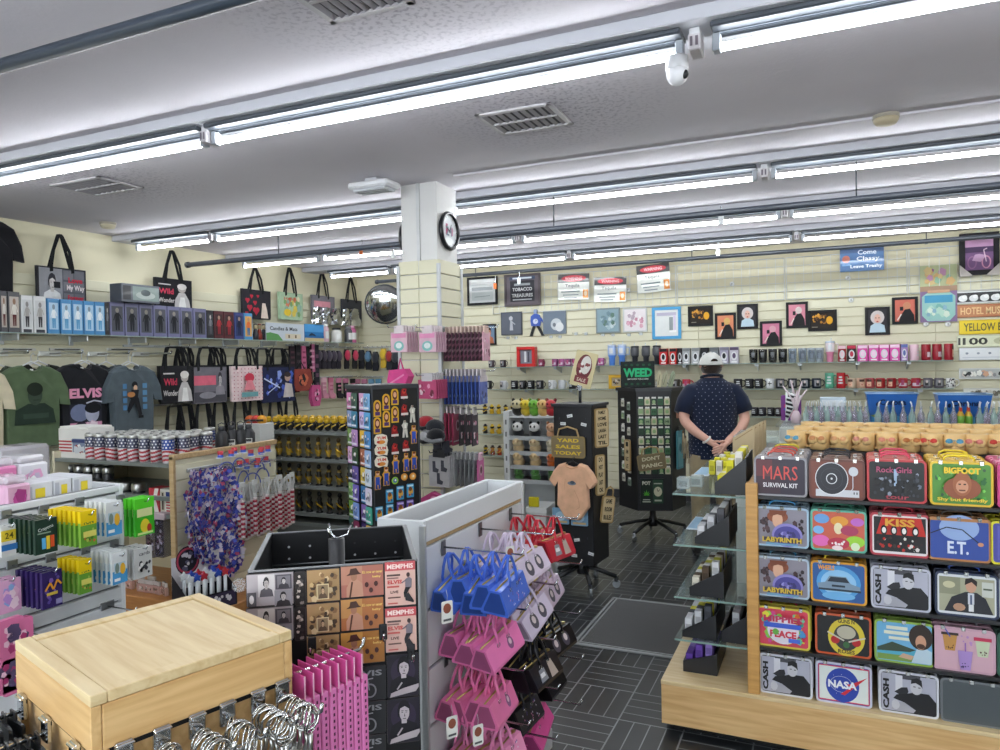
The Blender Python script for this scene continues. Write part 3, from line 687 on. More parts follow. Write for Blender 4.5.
def d_back(bg,hair):
 def f(g,a,b,c,d):
  w,h=c-a,d-b;g.rect(a,b,c,d,bg);g.disc(a+.6*w,b+.72*h,.2*w,.17*h,hair);g.poly([(a+.2*w,b),(a+.98*w,b),(a+.95*w,b+.3*h),(a+.75*w,b+.58*h),(a+.5*w,b+.55*h),(a+.3*w,b+.3*h)],'#17161a')
  g.rect(a+.25*w,b+.5*h,a+.42*w,b+.68*h,'#1d1b1f');g.line([(a+.12*w,b+.06*h),(a+.32*w,b+.34*h)],.06*w,'#e6d9d2')
 return f
def d_curls(g,a,b,c,d):
 w,h=c-a,d-b;g.rect(a,b,c,d,'#2e2d33');g.disc(a+w/2,b+.66*h,.36*w,.3*h,'#cfc6c4');g.poly([(a+.08*w,b),(a+.92*w,b),(a+.86*w,b+.3*h),(a+.6*w,b+.42*h),(a+.4*w,b+.42*h),(a+.14*w,b+.3*h)],'#b9d0dd')
 g.disc(a+w/2,b+.6*h,.17*w,.2*h,'#e3b7a6');g.rect(a+.38*w,b+.62*h,a+.46*w,b+.65*h,'#3b2a2a');g.rect(a+.54*w,b+.62*h,a+.62*w,b+.65*h,'#3b2a2a');g.disc(a+w/2,b+.48*h,.06*w,.025*h,'#b33a40')
def d_gold(g,a,b,c,d):
 w,h=c-a,d-b;g.rect(a,b,c,d,'#221a14');g.speck(a,b+.25*h,c-.25*w,d,['#b47a2a','#6a4520','#d69a3a','#3a2716'],26,.13*h,5);g.disc(a+.8*w,b+.5*h,.14*w,.25*h,'#e0a427');g.rect(a+.05*w,b+.07*h,a+.3*w,b+.12*h,'#8a8377')
frames=[(688,306,713,326,d_gold,'small black-framed golden crowd picture at the left of the framed group'),(715,313,736,339,d_back('#d98a66','#d8b06a'),'black-framed print of a figure in black on orange, behind the white cap'),(737,304,758,329,d_curls,'black-framed portrait of a person with pale curls, left of the two alike'),
(760,321,782,346,d_back('#cf7f9a','#d9a3b0'),'black-framed print of a figure in black on pink, hung lowest'),(786,302,808,328,d_back('#d78b9c','#dccac8'),'black-framed print of a figure in black on rose, hung higher'),(808,310,837,331,d_gold,'wide black-framed golden picture right of the rose print'),
(865,307,890,335,d_curls,'black-framed portrait of a person with pale curls, above the pink boxed cups'),(892,297,918,324,d_back('#cd6f5e','#c98b6a'),'black-framed print of a figure in black on red, beside the teal poster')]
for x0,y0,x1,y1,fn,lb in frames:
 xc,zb,w,h=rY(x0,y0,x1,y1,YW-.015);thing('framed_picture',lb,'picture frame',frame_parts(w,h,.028,'#17171a',fn),(xc,YW-.004,zb),group='framed pictures on the back wall')
def flat(name,label,cat,x0,y0,x1,y1,draw,base='#888',th=.015,mat='paper',group=None,Y=None,border=None,key=None,tilt=0):
 xc,zb,w,h=rY(x0,y0,x1,y1,(Y or YW)-th)
 g=G();g.box(-w/2,-th,0,w/2,0,h,base,b=min(.002,th*.3));g.ly=-th
 draw(g,-w/2,0,w/2,h)
 return thing(name,label,cat,[('print'if False else name,g,mat)],(xc,(Y or YW)-.003,zb),group=group,rot=(0,tilt,0))
def d_spark(bg,cols,seed,n=22,inner=None):
 def f(g,a,b,c,d):
  w,h=c-a,d-b;g.rect(a+.06*w,b+.06*h,c-.06*w,d-.06*h,bg);g.speck(a+.1*w,b+.1*h,c-.1*w,d-.1*h,cols,n,.11*h,seed)
 return f
def d_dark1(g,a,b,c,d):
 w,h=c-a,d-b;g.rect(a+.05*w,b+.05*h,c-.05*w,d-.05*h,'#5f6470');g.poly([(a+.42*w,b+.2*h),(a+.58*w,b+.2*h),(a+.55*w,b+.6*h),(a+.45*w,b+.62*h)],'#b9bcc4');g.disc(a+.48*w,b+.72*h,.09*w,.1*h,'#c9cbd2');g.line([(a+.5*w,b+.6*h),(a+.68*w,b+.45*h)],.04*w,'#b9bcc4')
def d_dark2(g,a,b,c,d):
 w,h=c-a,d-b;g.rect(a+.05*w,b+.05*h,c-.05*w,d-.05*h,'#6f7c8c');g.disc(a+.58*w,b+.42*h,.24*w,.26*h,'#cdd3d8');g.disc(a+.72*w,b+.3*h,.18*w,.2*h,'#e2e5e7');g.disc(a+.5*w,b+.4*h,.07*w,.09*h,'#6f7680')
flat('canvas_print','square dark grey canvas with a small pale figure, left of the blue swinging clock','canvas',501,312,522,335,d_dark1,'#4c505a',.02)
flat('canvas_print','square slate canvas with pale smoky shapes, right of the blue swinging clock','canvas',543,311,566,334,d_dark2,'#7a8490',.02)
flat('canvas_print','square teal-grey plastic-wrapped picture, left of the pink one','canvas',596,308,620,333,d_spark('#8aa3ae',['#a9c0c6','#6f8a94','#c6d5d6','#5d7a6e'],3),'#7d8a8c',.02)
flat('canvas_print','square white and pink plastic-wrapped picture beside the blue frame','canvas',623,308,647,332,d_spark('#e6dfe2',['#d8a9b8','#c78fa2','#f1ecee','#b9a8b4'],4),'#c9cccb',.02)
def d_mirror(g,a,b,c,d):
 w,h=c-a,d-b;g.rect(a,b,c,d,'#dfe3e2');g.poly([(a+.08*w,b+.78*h),(c-.08*w,b+.78*h),(c-.08*w,b+.9*h),(a+.08*w,b+.9*h)],'#b7b3c6');g.rect(a+.62*w,b+.16*h,a+.78*w,b+.72*h,'#8f979a');g.rect(a+.8*w,b+.2*h,a+.9*w,b+.8*h,'#d7cbe0');g.rect(a+.62*w,b+.14*h,a+.92*w,b+.22*h,'#f6f7f7')
xc,zb,w,h=rY(652,307,681,339,YW-.02);thing('framed_picture','pale mirror in a sky blue frame on the back wall','mirror',frame_parts(w,h,.035,'#4f9fd0',d_mirror,inner='#cfd6d8'),(xc,YW-.004,zb))
def d_port(g,a,b,c,d):g.portrait(a,b,c,d,'#6f8aa6','#c98f76','#3a241c','#b06a4a')
xc,zb,w,h=rY(483,324,496,345,YW-.02);thing('framed_picture','small black-framed colour portrait partly behind the hanging pouches','picture frame',frame_parts(w,h,.022,'#1b1b1e',d_port),(xc,YW-.004,zb))
def d_cert(g,a,b,c,d):
 w,h=c-a,d-b;g.rect(a,b,c,d,'#e3e6e6');g.rect(a+.05*w,b+.78*h,c-.05*w,b+.95*h,'#f5f6f6');g.rect(a+.1*w,b+.52*h,c-.1*w,b+.66*h,'#a7acb0');g.rect(a+.1*w,b+.1*h,c-.1*w,b+.45*h,'#cfd6d6');g.line([(a+.2*w,b+.25*h),(a+.8*w,b+.28*h)],.03*h,'#9aa7a8')
xc,zb,w,h=rY(468,277,498,305,YW-.02);thing('framed_picture','white certificate in a black frame at the left end of the wire grid','picture frame',frame_parts(w,h,.03,'#202124',d_cert),(xc,YW-.03,zb))
def d_tob(g,a,b,c,d):
 w,h=c-a,d-b;g.rect(a,b,c,d,'#6d656c');g.rect(a+.12*w,b+.08*h,c-.12*w,d-.16*h,'#35353d');g.rect(a+.1*w,d-.13*h,c-.1*w,d-.01*h,'#44506a');g.text('TOBACCO',a+w/2,b+.46*h,.13*h,'#e8eaec',w=.62*w,bold=.03);g.text('TREASURES',a+w/2,b+.24*h,.13*h,'#e8eaec',w=.66*w,bold=.03);g.rect(a+.25*w,b+.66*h,c-.25*w,b+.74*h,'#9aa0a4');g.rect(a+.2*w,b+.13*h,c-.2*w,b+.17*h,'#c9cccf');g.rect(a+.2*w,d-.1*h,c-.2*w,d-.04*h,'#cfd6e0')
xc,zb,w,h=rY(505,274,541,306,YW-.02);thing('wall_sign','dark framed sign with pale lettering next to the white certificate','sign',frame_parts(w,h,.03,'#5d5458',d_tob),(xc,YW-.03,zb))
def d_warn(g,a,b,c,d):
 w,h=c-a,d-b;g.rect(a,d-.32*h,c,d,'#2b2628');g.disc(a+w/2,d-.17*h,.4*w,.12*h,'#c9253a');g.text('WARNING',a+w/2,d-.225*h,.11*h,'#f0d4d8',w=.55*w,bold=.02)
 g.text('Tequila',a+w/2-.04*w,b+.47*h,.15*h,'#3c4a50',w=.46*w);g.rect(a+.1*w,b+.3*h,a+.7*w,b+.35*h,'#6f7d82');g.rect(a+.16*w,b+.18*h,a+.66*w,b+.22*h,'#7d898d');g.rect(a+.2*w,b+.07*h,a+.6*w,b+.11*h,'#7d898d');g.rect(c-.2*w,b+.06*h,c-.03*w,b+.4*h,'#e08a2f');g.disc(c-.115*w,b+.24*h,.05*w,.1*h,'#f0d8b4')
for x0,y0,x1,y1,lb,tl in((558,274,589,300,'white tin warning sign with a red oval, lowest left of the three',.02),(594,277,626,302,'white tin warning sign with a red oval, middle one of the three',.03),(638,264,671,292,'white tin warning sign with a red oval, highest and rightmost of the three',-.06)):
 flat('warning_sign',lb,'sign',x0,y0,x1,y1,d_warn,'#e2e4de',.006,'tin','warning signs on the wire grid',Y=YW-.03,tilt=tl)
def d_classy(g,a,b,c,d):
 w,h=c-a,d-b;g.rect(a,b,c,d,'#2f5f92');g.rect(a,d-.2*h,c,d,'#274a78');g.text('Come',a+.62*w,b+.72*h,.2*h,'#dfe8f0',w=.42*w);g.text('Classy',a+.64*w,b+.4*h,.24*h,'#e8eef4',w=.52*w,bold=.02);g.text('Leave Trashy',a+.6*w,b+.1*h,.18*h,'#eef3f7',w=.72*w,bold=.02);g.disc(a+.14*w,b+.55*h,.09*w,.16*h,'#b0573f');g.rect(a+.05*w,b+.25*h,a+.24*w,b+.35*h,'#5b87b5')
flat('wall_sign','blue sign with white script lettering on the wire grid','sign',840,248,884,271,d_classy,'#2b527f',.01,'tin',Y=YW-.03)
def d_poster(g,a,b,c,d):
 w,h=c-a,d-b;g.rect(a,b+.62*h,c,d,'#b9bf95');g.speck(a,b+.62*h,c,d,['#c08fb0','#d9c18a','#8fb59a','#a46a9a','#d6b07a'],16,.16*w,8);g.rect(a,b+.54*h,c,b+.63*h,'#a88a72');g.rect(a,b,c,b+.54*h,'#8a7398');g.poly([(a+.05*w,b+.45*h),(a+.2*w,b+.52*h),(c-.2*w,b+.52*h),(c-.05*w,b+.45*h),(c-.05*w,b+.12*h),(c-.2*w,b+.02*h),(a+.2*w,b+.02*h),(a+.05*w,b+.12*h)],'#9ccbc4')
 g.rect(a+.12*w,b+.34*h,c-.12*w,b+.47*h,'#4f9fc4');g.speck(a+.1*w,b+.05*h,c-.1*w,b+.35*h,['#b9dccb','#7fb8b0','#d9e8d8','#8fb7c9'],18,.12*w,9);g.rect(a+.2*w,b+.51*h,c-.2*w,b+.56*h,'#d2a98a')
flat('poster','tall teal and purple tarot-like poster by the right end of the back wall','poster',920,265,957,322,d_poster,'#8f8b86',.008,'paper',Y=YW-.006)
def d_bike(g,a,b,c,d):
 w,h=c-a,d-b;g.rect(a,b,c,d,'#7d5a86');g.rect(a,b+.72*h,c,d,'#c79ac0');g.rect(a,b+.55*h,c,b+.72*h,'#5a4468');g.ring(a+.75*w,b+.24*h,.17*w,.2*h,.05*w,'#d79ab8');g.ring(a+.25*w,b+.24*h,.17*w,.2*h,.05*w,'#9a6f96');g.poly([(a+.25*w,b+.3*h),(a+.55*w,b+.25*h),(a+.75*w,b+.45*h),(a+.5*w,b+.5*h),(a+.35*w,b+.48*h)],'#c7a0c4');g.line([(a+.75*w,b+.25*h),(a+.66*w,b+.62*h),(a+.78*w,b+.66*h)],.04*w,'#e6c9dc')
xc,zb,w,h=rY(959,233,999,275,YW-.03);ps=frame_parts(w,h,.05,'#1d1b20',d_bike,dep=.03)
for s in(-1,1):
 q=G();q.prism([(s*w/2,-.01),(s*(w/2-.12),-.01),(s*w/2,.11)],-.035,.0,'#c9c2bd');ps.append(('card_corner',q,'paper'))
thing('framed_picture','large black-framed purple motorcycle picture at the top right','picture frame',ps,(xc,YW-.03,zb))
def d_words(bg,t,col,bw=None):
 def f(g,a,b,c,d):
  w,h=c-a,d-b;g.rect(a+.01,b+.01,c-.01,d-.01,bg);g.text(t,a+.04,b+.22*h,.56*h,col,w=w-.08,al='l',bold=.02)
 return f
def d_dogs(g,a,b,c,d):
 w,h=c-a,d-b;g.rect(a+.01,b+.015,c-.01,d-.015,'#1f2226')
 for k in range(7):g.disc(a+.06+k*.095,b+.42*h,.04,.26*h,'#dfe2e3');g.disc(a+.075+k*.095,b+.55*h,.022,.15*h,'#f2f3f3')
def d_bill(g,a,b,c,d):
 w,h=c-a,d-b;g.rect(a+.01,b+.01,c-.01,d-.01,'#d9dcc0');g.text('100',a+.05,b+.2*h,.6*h,'#2b2c26',w=.22,al='l',bold=.03);g.disc(a+.42,b+h/2,.1,.32*h,'#b9bb9a');g.disc(a+.42,b+h/2,.05,.22*h,'#8f9178');g.rect(a+.01,b+.2*h,a+.03,d-.2*h,'#222');
def d_bw(seed,cols):
 def f(g,a,b,c,d):g.rect(a+.01,b+.012,c-.01,d-.012,cols[0]);g.speck(a+.01,b+.01,c-.01,d-.01,cols[1:],26,.3*(d-b),seed)
 return f
def d_sym(g,a,b,c,d):
 g.rect(a+.008,b+.008,c-.008,d-.008,'#e3e6ea')
 for k in range(5):g.disc(a+.07+k*.1,b+(d-b)*.55,.014,.012,('#8a93a3','#9aa3b0','#7d8696','#26282d','#26282d')[k],8)
 g.rect(a+.03,b+.2*(d-b),c-.05,b+.26*(d-b),'#c9ced6')
sg=[(956,290.5,1012,303,d_dogs,'#dadcdc','black sign with a row of white dog heads, highest of the long wall signs'),(956,304,1012,317,d_words('#b9794f','HOTEL MUSIC','#e8c58f'),'#a8603c','rusty orange sign with cream letters among the long wall signs'),(959,319.5,1012,334,d_words('#e6c814','YELLOW BR','#5b5420'),'#d8b80f','bright yellow street-style sign at the right edge'),(957,335,1012,347,d_bill,'#c9ccb2','pale green banknote-like sign below the yellow sign'),
(959,347.5,1012,360,d_sym,'#cfd3d6','white sign with small dots below the banknote sign'),(959,368,1012,379,d_bw(4,['#b9bcbc','#2a2c2f','#e6d9cf','#8d8f92','#d9a98a','#f0efe9']),'#d9dbd9','grey photo-strip sign in a white frame at the right edge'),(963,388,1012,398,d_bw(6,['#dfe0da','#5d5a50','#c9c7be','#8f8c80']),'#cfd0ca','pale strip sign lowest at the right edge')]
for x0,y0,x1,y1,fn,bs,lb in sg:flat('metal_sign',lb,'sign',x0,y0,x1,y1,fn,bs,.012,'tin','long metal signs at the right of the back wall')
xc,zb,w,h=rY(527,310,544,336,YW-.03)
b_=G();b_.prism([(-.06,.13),(.06,.13),(.075,.2),(.06,h-.07),(.02,h-.05),(-.02,h-.05),(-.065,h-.08),(-.07,.2)],-.02,0,'#3c5bb4');b_.ly=-.02;b_.disc(0,.19,.035,.035,'#c9d3ea');b_.line([(0,.19),(.015,.21)],.006,'#222')
hd=G();hd.prism(rrect(.05,.06,.02,z0=h-.05),-.02,0,'#8fa0c4');l1=G();l1.prism([(-.04,.14),(0,.14),(-.05,.0),(-.09,.0)],-.012,0,'#17181d');l2=G();l2.prism([(0,.14),(.045,.14),(.12,.0),(.08,.0)],-.012,0,'#17181d')
ar=G();ar.prism([(.06,h-.12),(.075,h-.1),(.12,h-.16),(.105,h-.18)],-.012,0,'#3c5bb4')
thing('novelty_clock','blue and black cut-out figure clock with swinging legs on the back wall','clock',[('body',b_,'gloss'),('head',hd,'gloss'),('leg',l1,'gloss'),('leg',l2,'gloss'),('arm',ar,'gloss')],(xc,YW-.01,zb))
def grid_parts(w,h):
 g=G();nx,nz=int(round(w/.094)),int(round(h/.094))
 for i in range(nx+1):x=-w/2+w*i/nx;g.box(x-.0028,-.006,0,x+.0028,-.001,h,'#d5d8d8')
 for k in range(nz+1):z=h*k/nz;g.box(-w/2,-.001,z-.0028,w/2,.004,z+.0028,'#cdd0d0')
 f=G()
 for s in(-1,1):f.tube([(s*w/2,0,0),(s*w/2,0,h)],.005,6,'#d5d8d8')
 for z in(0,h):f.tube([(-w/2,0,z),(w/2,0,z)],.005,6,'#d5d8d8')
 return[('wire_mesh',g,'satin'),('rim_wire',f,'satin')]
for i,x in enumerate((-3.45,-2.23,-1.01,.21,1.43)):
 thing('wire_grid_panel','white wire grid panel high on the back wall, %s from the left'%ORD[i],'grid panel',lambda:grid_parts(1.2,.47),(x,YW-.016,2.37),group='wire grid panels',key='grid')
for i,(x,y)in enumerate(((732,284),(848,278),(628,290),(851,300),(926,324),(948,324))):
 p=P(x,y,Y=YW-.012);g=G();g.at(rot=(PI/2,0,0));g.lathe([(.0,.008),(.026,.008),(.028,0),(.02,-.004)],16,'#e6e8e8');g.at();g.ly=-.01;g.disc(0,0,.008,.008,'#8a8d8e',10)
 thing('price_tag',['round white tag on the wire grid above the man','round white tag under the blue script sign','round white tag beside the highest warning sign','small round tag on the slats below the blue script sign','small round tag under the teal poster, left','small round tag under the teal poster, right'][i],'tag',[('price_tag',g,'gloss')],(p.x,p.y,p.z),group='round tags on the back wall')
def hook_parts():
 b=G();b.box(-.02,-.006,-.015,.02,.016,.02,'#c3c8ca',b=.002);r=G();r.tube([(0,-.005,0),(0,-.12,0),(0,-.135,.012)],.003,6,'#c9cdd0');return[('bracket',b,'steel'),('rod',r,'chrome')]
for i,(x,y)in enumerate(((508,338),(516,338),(551,337),(560,337),(576,334),(586,334),(603,335),(613,335),(629,335),(641,334))):
 p=P(x,y,Y=YW);thing('slat_hook','empty chrome slat hook below the square canvases, %s from the left'%ORD[i],'hook',hook_parts,(p.x,YW-.002,p.z),group='empty hooks on the back wall',key='hook')
def fig_parts(a,b_,c_):
 def f():
  g=G();g.lathe([(.03,0),(.034,.01),(.03,.05),(.02,.07)],10,a);g.ell((0,0,.09),(.03,.028,.028),b_,10,7)
  h=G();h.lathe([(.034,.1),(.036,.106),(.02,.112),(.018,.13),(0,.134)],10,c_)
  d=G();d.tube([(-.034,-.02,.05),(-.02,-.035,.03),(.025,-.036,.055),(.05,-.03,.08)],.006,6,'#caa52c')
  return[('figure',g,'gloss'),('hat',h,'gloss'),('held_prop',d,'gloss')]
 return f
KF={'a':fig_parts('#1a1a1c','#d8b22c','#1b1b1e'),'b':fig_parts('#c9a227','#20201f','#d9b930'),'c':fig_parts('#a3402a','#c98a3a','#3a2a20')}
for zz,k0,nm,n in((ZCm-.015,'b','top',10),(.78,'b','middle',8),(.5,'c','low',8)):
 for i in range(n):
  k=k0 if i%3 else'a'
  thing('novelty_figurine','%s novelty figurine, %s from the column on the %s shelf right of it'%({'a':'black and yellow','b':'yellow','c':'orange-brown'}[k],ORD[i],nm),'figurine',KF[k],(-4.12+i*.1,8.7,zz),rz=random.uniform(-.5,.5),group='small figurines right of the column',key='fig'+k,scale=.95)
# LEFT WALL
XW=XL+.02
R90=PI/2
def sq(xc,z):return(xc,z)
ZS=2.03
def lshelf(z,y0,y1,x1,label):
 g=G();g.box(XW,y0,-.008,x1,y1,0,'#aab8b4',b=.001);e=G();e.box(x1,y0,-.008,x1+.002,y1,0,'#8fa39d');ps=[('shelf_board',g,'clear'),('front_edge',e,'satin')]
 y=y0+.3
 while y<y1:
  b=G();b.box(XW,y-.006,-.06,x1-.05,y+.006,-.008,'#c9cdd0',b=.002);b.box(XW,y-.02,-.09,XW+.012,y+.02,.0,'#b9bec2',b=.002);ps.append(('bracket',b,'steel'));y+=.61
 thing('wall_shelf',label,'shelf',ps,(0,0,z))
lshelf(ZS,2.9,8.6,-5.95,'long glass shelf of boxed dolls running along the left wall')
def doll_box(w,h,body,win,fig,legs):
 def f():
  b=G();b.box(-w/2,-.1,0,w/2,.0,h,body,b=.002);b.ly=-.1
  b.rect(-w*.4,h*.12,w*.4,h*.88,win)
  if legs=='white':b.rect(-w*.36,h*.0+.004,w*.36,h*.1,'#30343e')
  f_=G();f_.ly=-.1008;
  f_.disc(0,h*.76,w*.13,h*.075,fig[0],12);f_.poly([(-w*.17,h*.42),(w*.17,h*.42),(w*.13,h*.68),(-w*.13,h*.68)],fig[1]);f_.poly([(-w*.14,h*.16),(-w*.03,h*.16),(0,h*.42),(w*.03,h*.16),(w*.14,h*.16),(w*.17,h*.44),(-w*.17,h*.44)],fig[2]);f_.line([(-w*.15,h*.64),(-w*.27,h*.45)],w*.07,fig[1]);f_.line([(w*.15,h*.64),(w*.27,h*.5)],w*.07,fig[1])
  return[('carton',b,'gloss'),('figure_print',f_,'paper')]
 return f
DB={'dress':('#4a4a50','#b3a89e',('#8a6a58','#d9d4cc','#5d2a2c'),''),'white':('#d9dadb','#c9cbcd',('#8c8a8a','#a7a3a0','#3a3a40'),'white'),'blue':('#3f86bd','#a9cbe2',('#7d8f9f','#e6edf2','#5c9cc9'),''),
'purple':('#6f6f92','#4a4d58',('#8a8580','#1d1e24','#22232b'),''),'black':('#1f1f25','#33343c',('#b9b4b0','#7d7f86','#55575e'),''),'red':('#54262c','#3a2226',('#a98a7a','#b3343c','#8e2a33'),''),'navy':('#3d4a86','#2a3560',('#a98f80','#1d2238','#20294a'),''),'orange':('#4a8fbf','#d9a65a',('#b98a6a','#d96f3a','#3a6f9a'),'')}
dl=[(-36,-19,'dress'),(-17,0,'dress'),(1,7.5,'dress'),(8.5,20.5,'dress'),(21.3,33.3,'white'),(34,46.5,'white'),(48,59.5,'blue'),(61,72,'blue'),(72.8,83,'blue'),(84,94.5,'blue'),(95,105,'blue'),(105.3,109.5,'black'),(110,124.5,'purple'),(125,139,'purple'),(139.5,153,'purple'),(153.5,167,'purple'),(168,180,'purple'),(180.5,193,'purple'),(193.7,206.5,'purple'),
(207,213.5,'black'),(214.2,223.5,'red'),(224,234,'red'),(234.6,243.5,'navy'),(244,252.5,'orange')]
wd={'dress':'grey doll box with a red-skirted figure','white':'white boxed doll in dark clothes','blue':'bright blue boxed doll in white','purple':'purple-grey window box with a dark figure','black':'black boxed doll','red':'dark red boxed doll','navy':'navy blue boxed doll','orange':'blue and orange boxed doll'}
cnt={}
for x0,x1,k in dl:
 yc,zb,w,h=rX(x0,303,x1,334.5,-5.99);cnt[k]=cnt.get(k,0)+1
 hh={'white':.31,'blue':.3,'purple':.31,'dress':.33}.get(k,.3)
 thing('doll_box','%s, %s of its kind on the wall shelf'%(wd[k],ORD[cnt[k]-1]),'toy box',doll_box(w*.97,hh,*DB[k]),(-6.09,yc,ZS),rz=R90,group='boxed dolls on the left wall shelf',key='db%s%.2f'%(k,w))
yc,zb,w,h=rX(112,288,150,306,-6.02);g=G();g.box(-w/2,-.16,0,w/2,0,.17,'#565c66',b=.003);g.ly=-.16;g.rect(-w*.22,.02,w*.48,.15,'#7f8f8a');g.disc(w*.12,.07,w*.26,.035,'#a9b3b0');g.disc(w*.12,.095,w*.13,.03,'#3c4a4e');g.rect(-w*.47,.02,-w*.27,.15,'#25272d')
thing('toy_box','wide grey window box standing on top of the purple boxes','toy box',[('toy_box',g,'gloss')],(-6.05,yc,ZS+.312),rz=R90)
for i,(x,c1,c2)in enumerate(((255.5,'#c9b48a','#3a3a40'),(259.5,'#b0a080','#8a3a30'),(263.5,'#cdbb98','#30343c'),(267,'#bfae90','#5a4a40'))):
 p=P(x,330,X=-6.02);g=G();g.lathe([(.03,0),(.032,.06),(.02,.12),(.012,.13)],10,c2);g.ell((0,0,.155),(.026,.026,.032),c1,10,7);g.lathe([(.028,.175),(.012,.19),(0,.19)],10,c2)
 thing('shelf_figurine','small dark and cream figurine, %s left of the pale shelf sign'%ORD[3-i],'figurine',[('shelf_figurine',g,'gloss')],(-6.02,p.y,ZS),group='small figurines on the left wall shelf')
def d_sign(g,a,b,c,d):
 w,h=c-a,d-b;g.rect(a,b,c,d,'#c9d2dc');g.poly([(a,b),(a+.42*w,b),(a+.3*w,b+.35*h),(a+.1*w,b+.45*h),(a,b+.4*h)],'#5f9a5a');g.text('Candles & Mats',a+.45*w,b+.58*h,.22*h,'#3a3f48',w=.72*w,bold=.02);g.rect(a+.48*w,b+.1*h,a+.9*w,b+.4*h,'#d9cfb9');g.rect(a+.56*w,b+.16*h,a+.6*w,b+.34*h,'#6a5a44');g.rect(a+.74*w,b+.16*h,a+.78*w,b+.34*h,'#6a5a44')
yc,zb,w,h=rX(266,320,304,337,-5.96);g=G();g.box(-w/2,-.012,0,w/2,0,h,'#aab4bf',b=.002);g.ly=-.012;d_sign(g,-w/2,0,w/2,h);thing('shelf_sign','pale printed sign with a green corner leaning on the left wall shelf','sign',[('shelf_sign',g,'paper')],(-5.97,yc,ZS),rz=R90)
yc,zb,w,h=rX(304.5,320,323.5,337,-5.96);g=G();g.box(-w/2,-.012,0,w/2,0,h,'#2f78b8',b=.002);g.ly=-.012;g.rect(-w/2,h*.55,w/2,h,'#4f9ad6');g.rect(-w/2,0,w/2,h*.2,'#c9b98f');g.rect(-w/2,h*.2,w/2,h*.35,'#2a6aa8');g.poly([(-w*.3,h*.3),(-w*.1,h*.34),(w*.1,h*.3),(0,h*.42),(-w*.15,h*.5),(-w*.25,h*.42)],'#20344a')
thing('shelf_sign','small bright blue beach picture beside the pale sign','picture',[('shelf_sign',g,'paper')],(-5.97,yc,ZS),rz=R90)
def jar(c,r,h,cap):
 b=G();b.lathe([(r*.9,0),(r,.01),(r,h*.75),(r*.7,h*.85),(r*.7,h*.88)],14,c);b.ly=0;sector(b,r+.001,h*.2,h*.6,-50,50,'#e1e3e2');l=G();l.lathe([(r*.78,h*.87),(r*.78,h),(0,h)],14,cap);return[('jar_body',b,'gloss'),('lid',l,'satin')]
for x,c,r,h,cap,lb in((327,'#d8b6c2',.05,.24,'#e8e6e4','pale pink bottle right of the blue beach picture'),(338,'#d9d9d6',.075,.2,'#2a2b30','wide white jar with a dark cap on the left wall shelf'),(350,'#55575c',.055,.23,'#8a8c90','dark grey bottle on the left wall shelf'),(360,'#c46a94',.065,.24,'#d9a3bd','pink canister on the shelf near the corner'),(369,'#c9ccc6',.05,.21,'#6d6f6c','pale jar at the corner end of the shelf')):
 p=P(x,330,X=-6.05);thing('jar',lb,'jar',jar(c,r,h,cap),(-6.08,min(p.y,8.5),ZS),rz=R90,group='jars at the corner of the left shelf')
def tote(w,h,col,draw,apex,th=.03,sw=.03,strapcol='#17181b',spread=.22,k1=.75):
 b=G();o=[(-w/2+.006,.0),(w/2-.006,.0),(w/2,.03),(w/2+.004,h),(-w/2-.004,h),(-w/2,.03)]
 b.prism(o,-th,0,col);b.ly=-th
 if draw:draw(b,-w/2+.012,.012,w/2-.012,h-.012)
 s1=G();s1.strip([(-w*spread,-th-.002,h-.04),(-w*spread,-th-.002,h+.01),(-w*spread*k1,-th,h+apex*.5),(-.012-w*spread*max(0,k1-.75)*2.6,-th*.6,h+apex-.01),(.012+w*spread*max(0,k1-.75)*2.6,-th*.6,h+apex-.01),(w*spread*k1,-th,h+apex*.5),(w*spread,-th-.002,h+.01),(w*spread,-th-.002,h-.04)],(1,0,.25),sw,.004,strapcol)
 s2=G();s2.strip([(-w*spread,.001,h-.04),(-w*spread,.001,h+.01),(-w*spread*(k1-.15),0,h+apex*.5),(-.012-w*spread*max(0,k1-.75)*2,-.006,h+apex),(.012+w*spread*max(0,k1-.75)*2,-.006,h+apex),(w*spread*(k1-.15),0,h+apex*.5),(w*spread,.001,h+.01),(w*spread,.001,h-.04)],(1,0,.25),sw,.004,strapcol)
 return[('bag_body',b,'cloth'),('strap',s1,'cloth'),('strap',s2,'cloth')]
def t_photo(g,a,b,c,d):
 w,h=c-a,d-b;g.rect(a,b,c,d,'#8f9096');g.rect(a+.5*w,b,c,d,'#5d5e66')
 for k in range(3):g.rect(a+.52*w,b+(.04+.33*k)*h,a+.74*w,b+(.31+.33*k)*h,'#77787f');g.rect(a+.76*w,b+(.04+.33*k)*h,c-.02*w,b+(.31+.33*k)*h,'#6d6e76')
 g.portrait(a+.02*w,b,a+.52*w,b+.95*h,None,'#c3bfbd','#34343a','#dadbdc');g.rect(a+.3*w,b+.44*h,a+.44*w,b+.62*h,'#24252a')
 g.text('Love',a+.78*w,b+.62*h,.16*h,'#c3364c',w=.32*w,bold=.03);g.text('My Way',a+.78*w,b+.36*h,.2*h,'#e8dfe2',w=.4*w,bold=.03);g.text('Forever',a+.78*w,b+.12*h,.14*h,'#c3364c',w=.36*w,bold=.03)
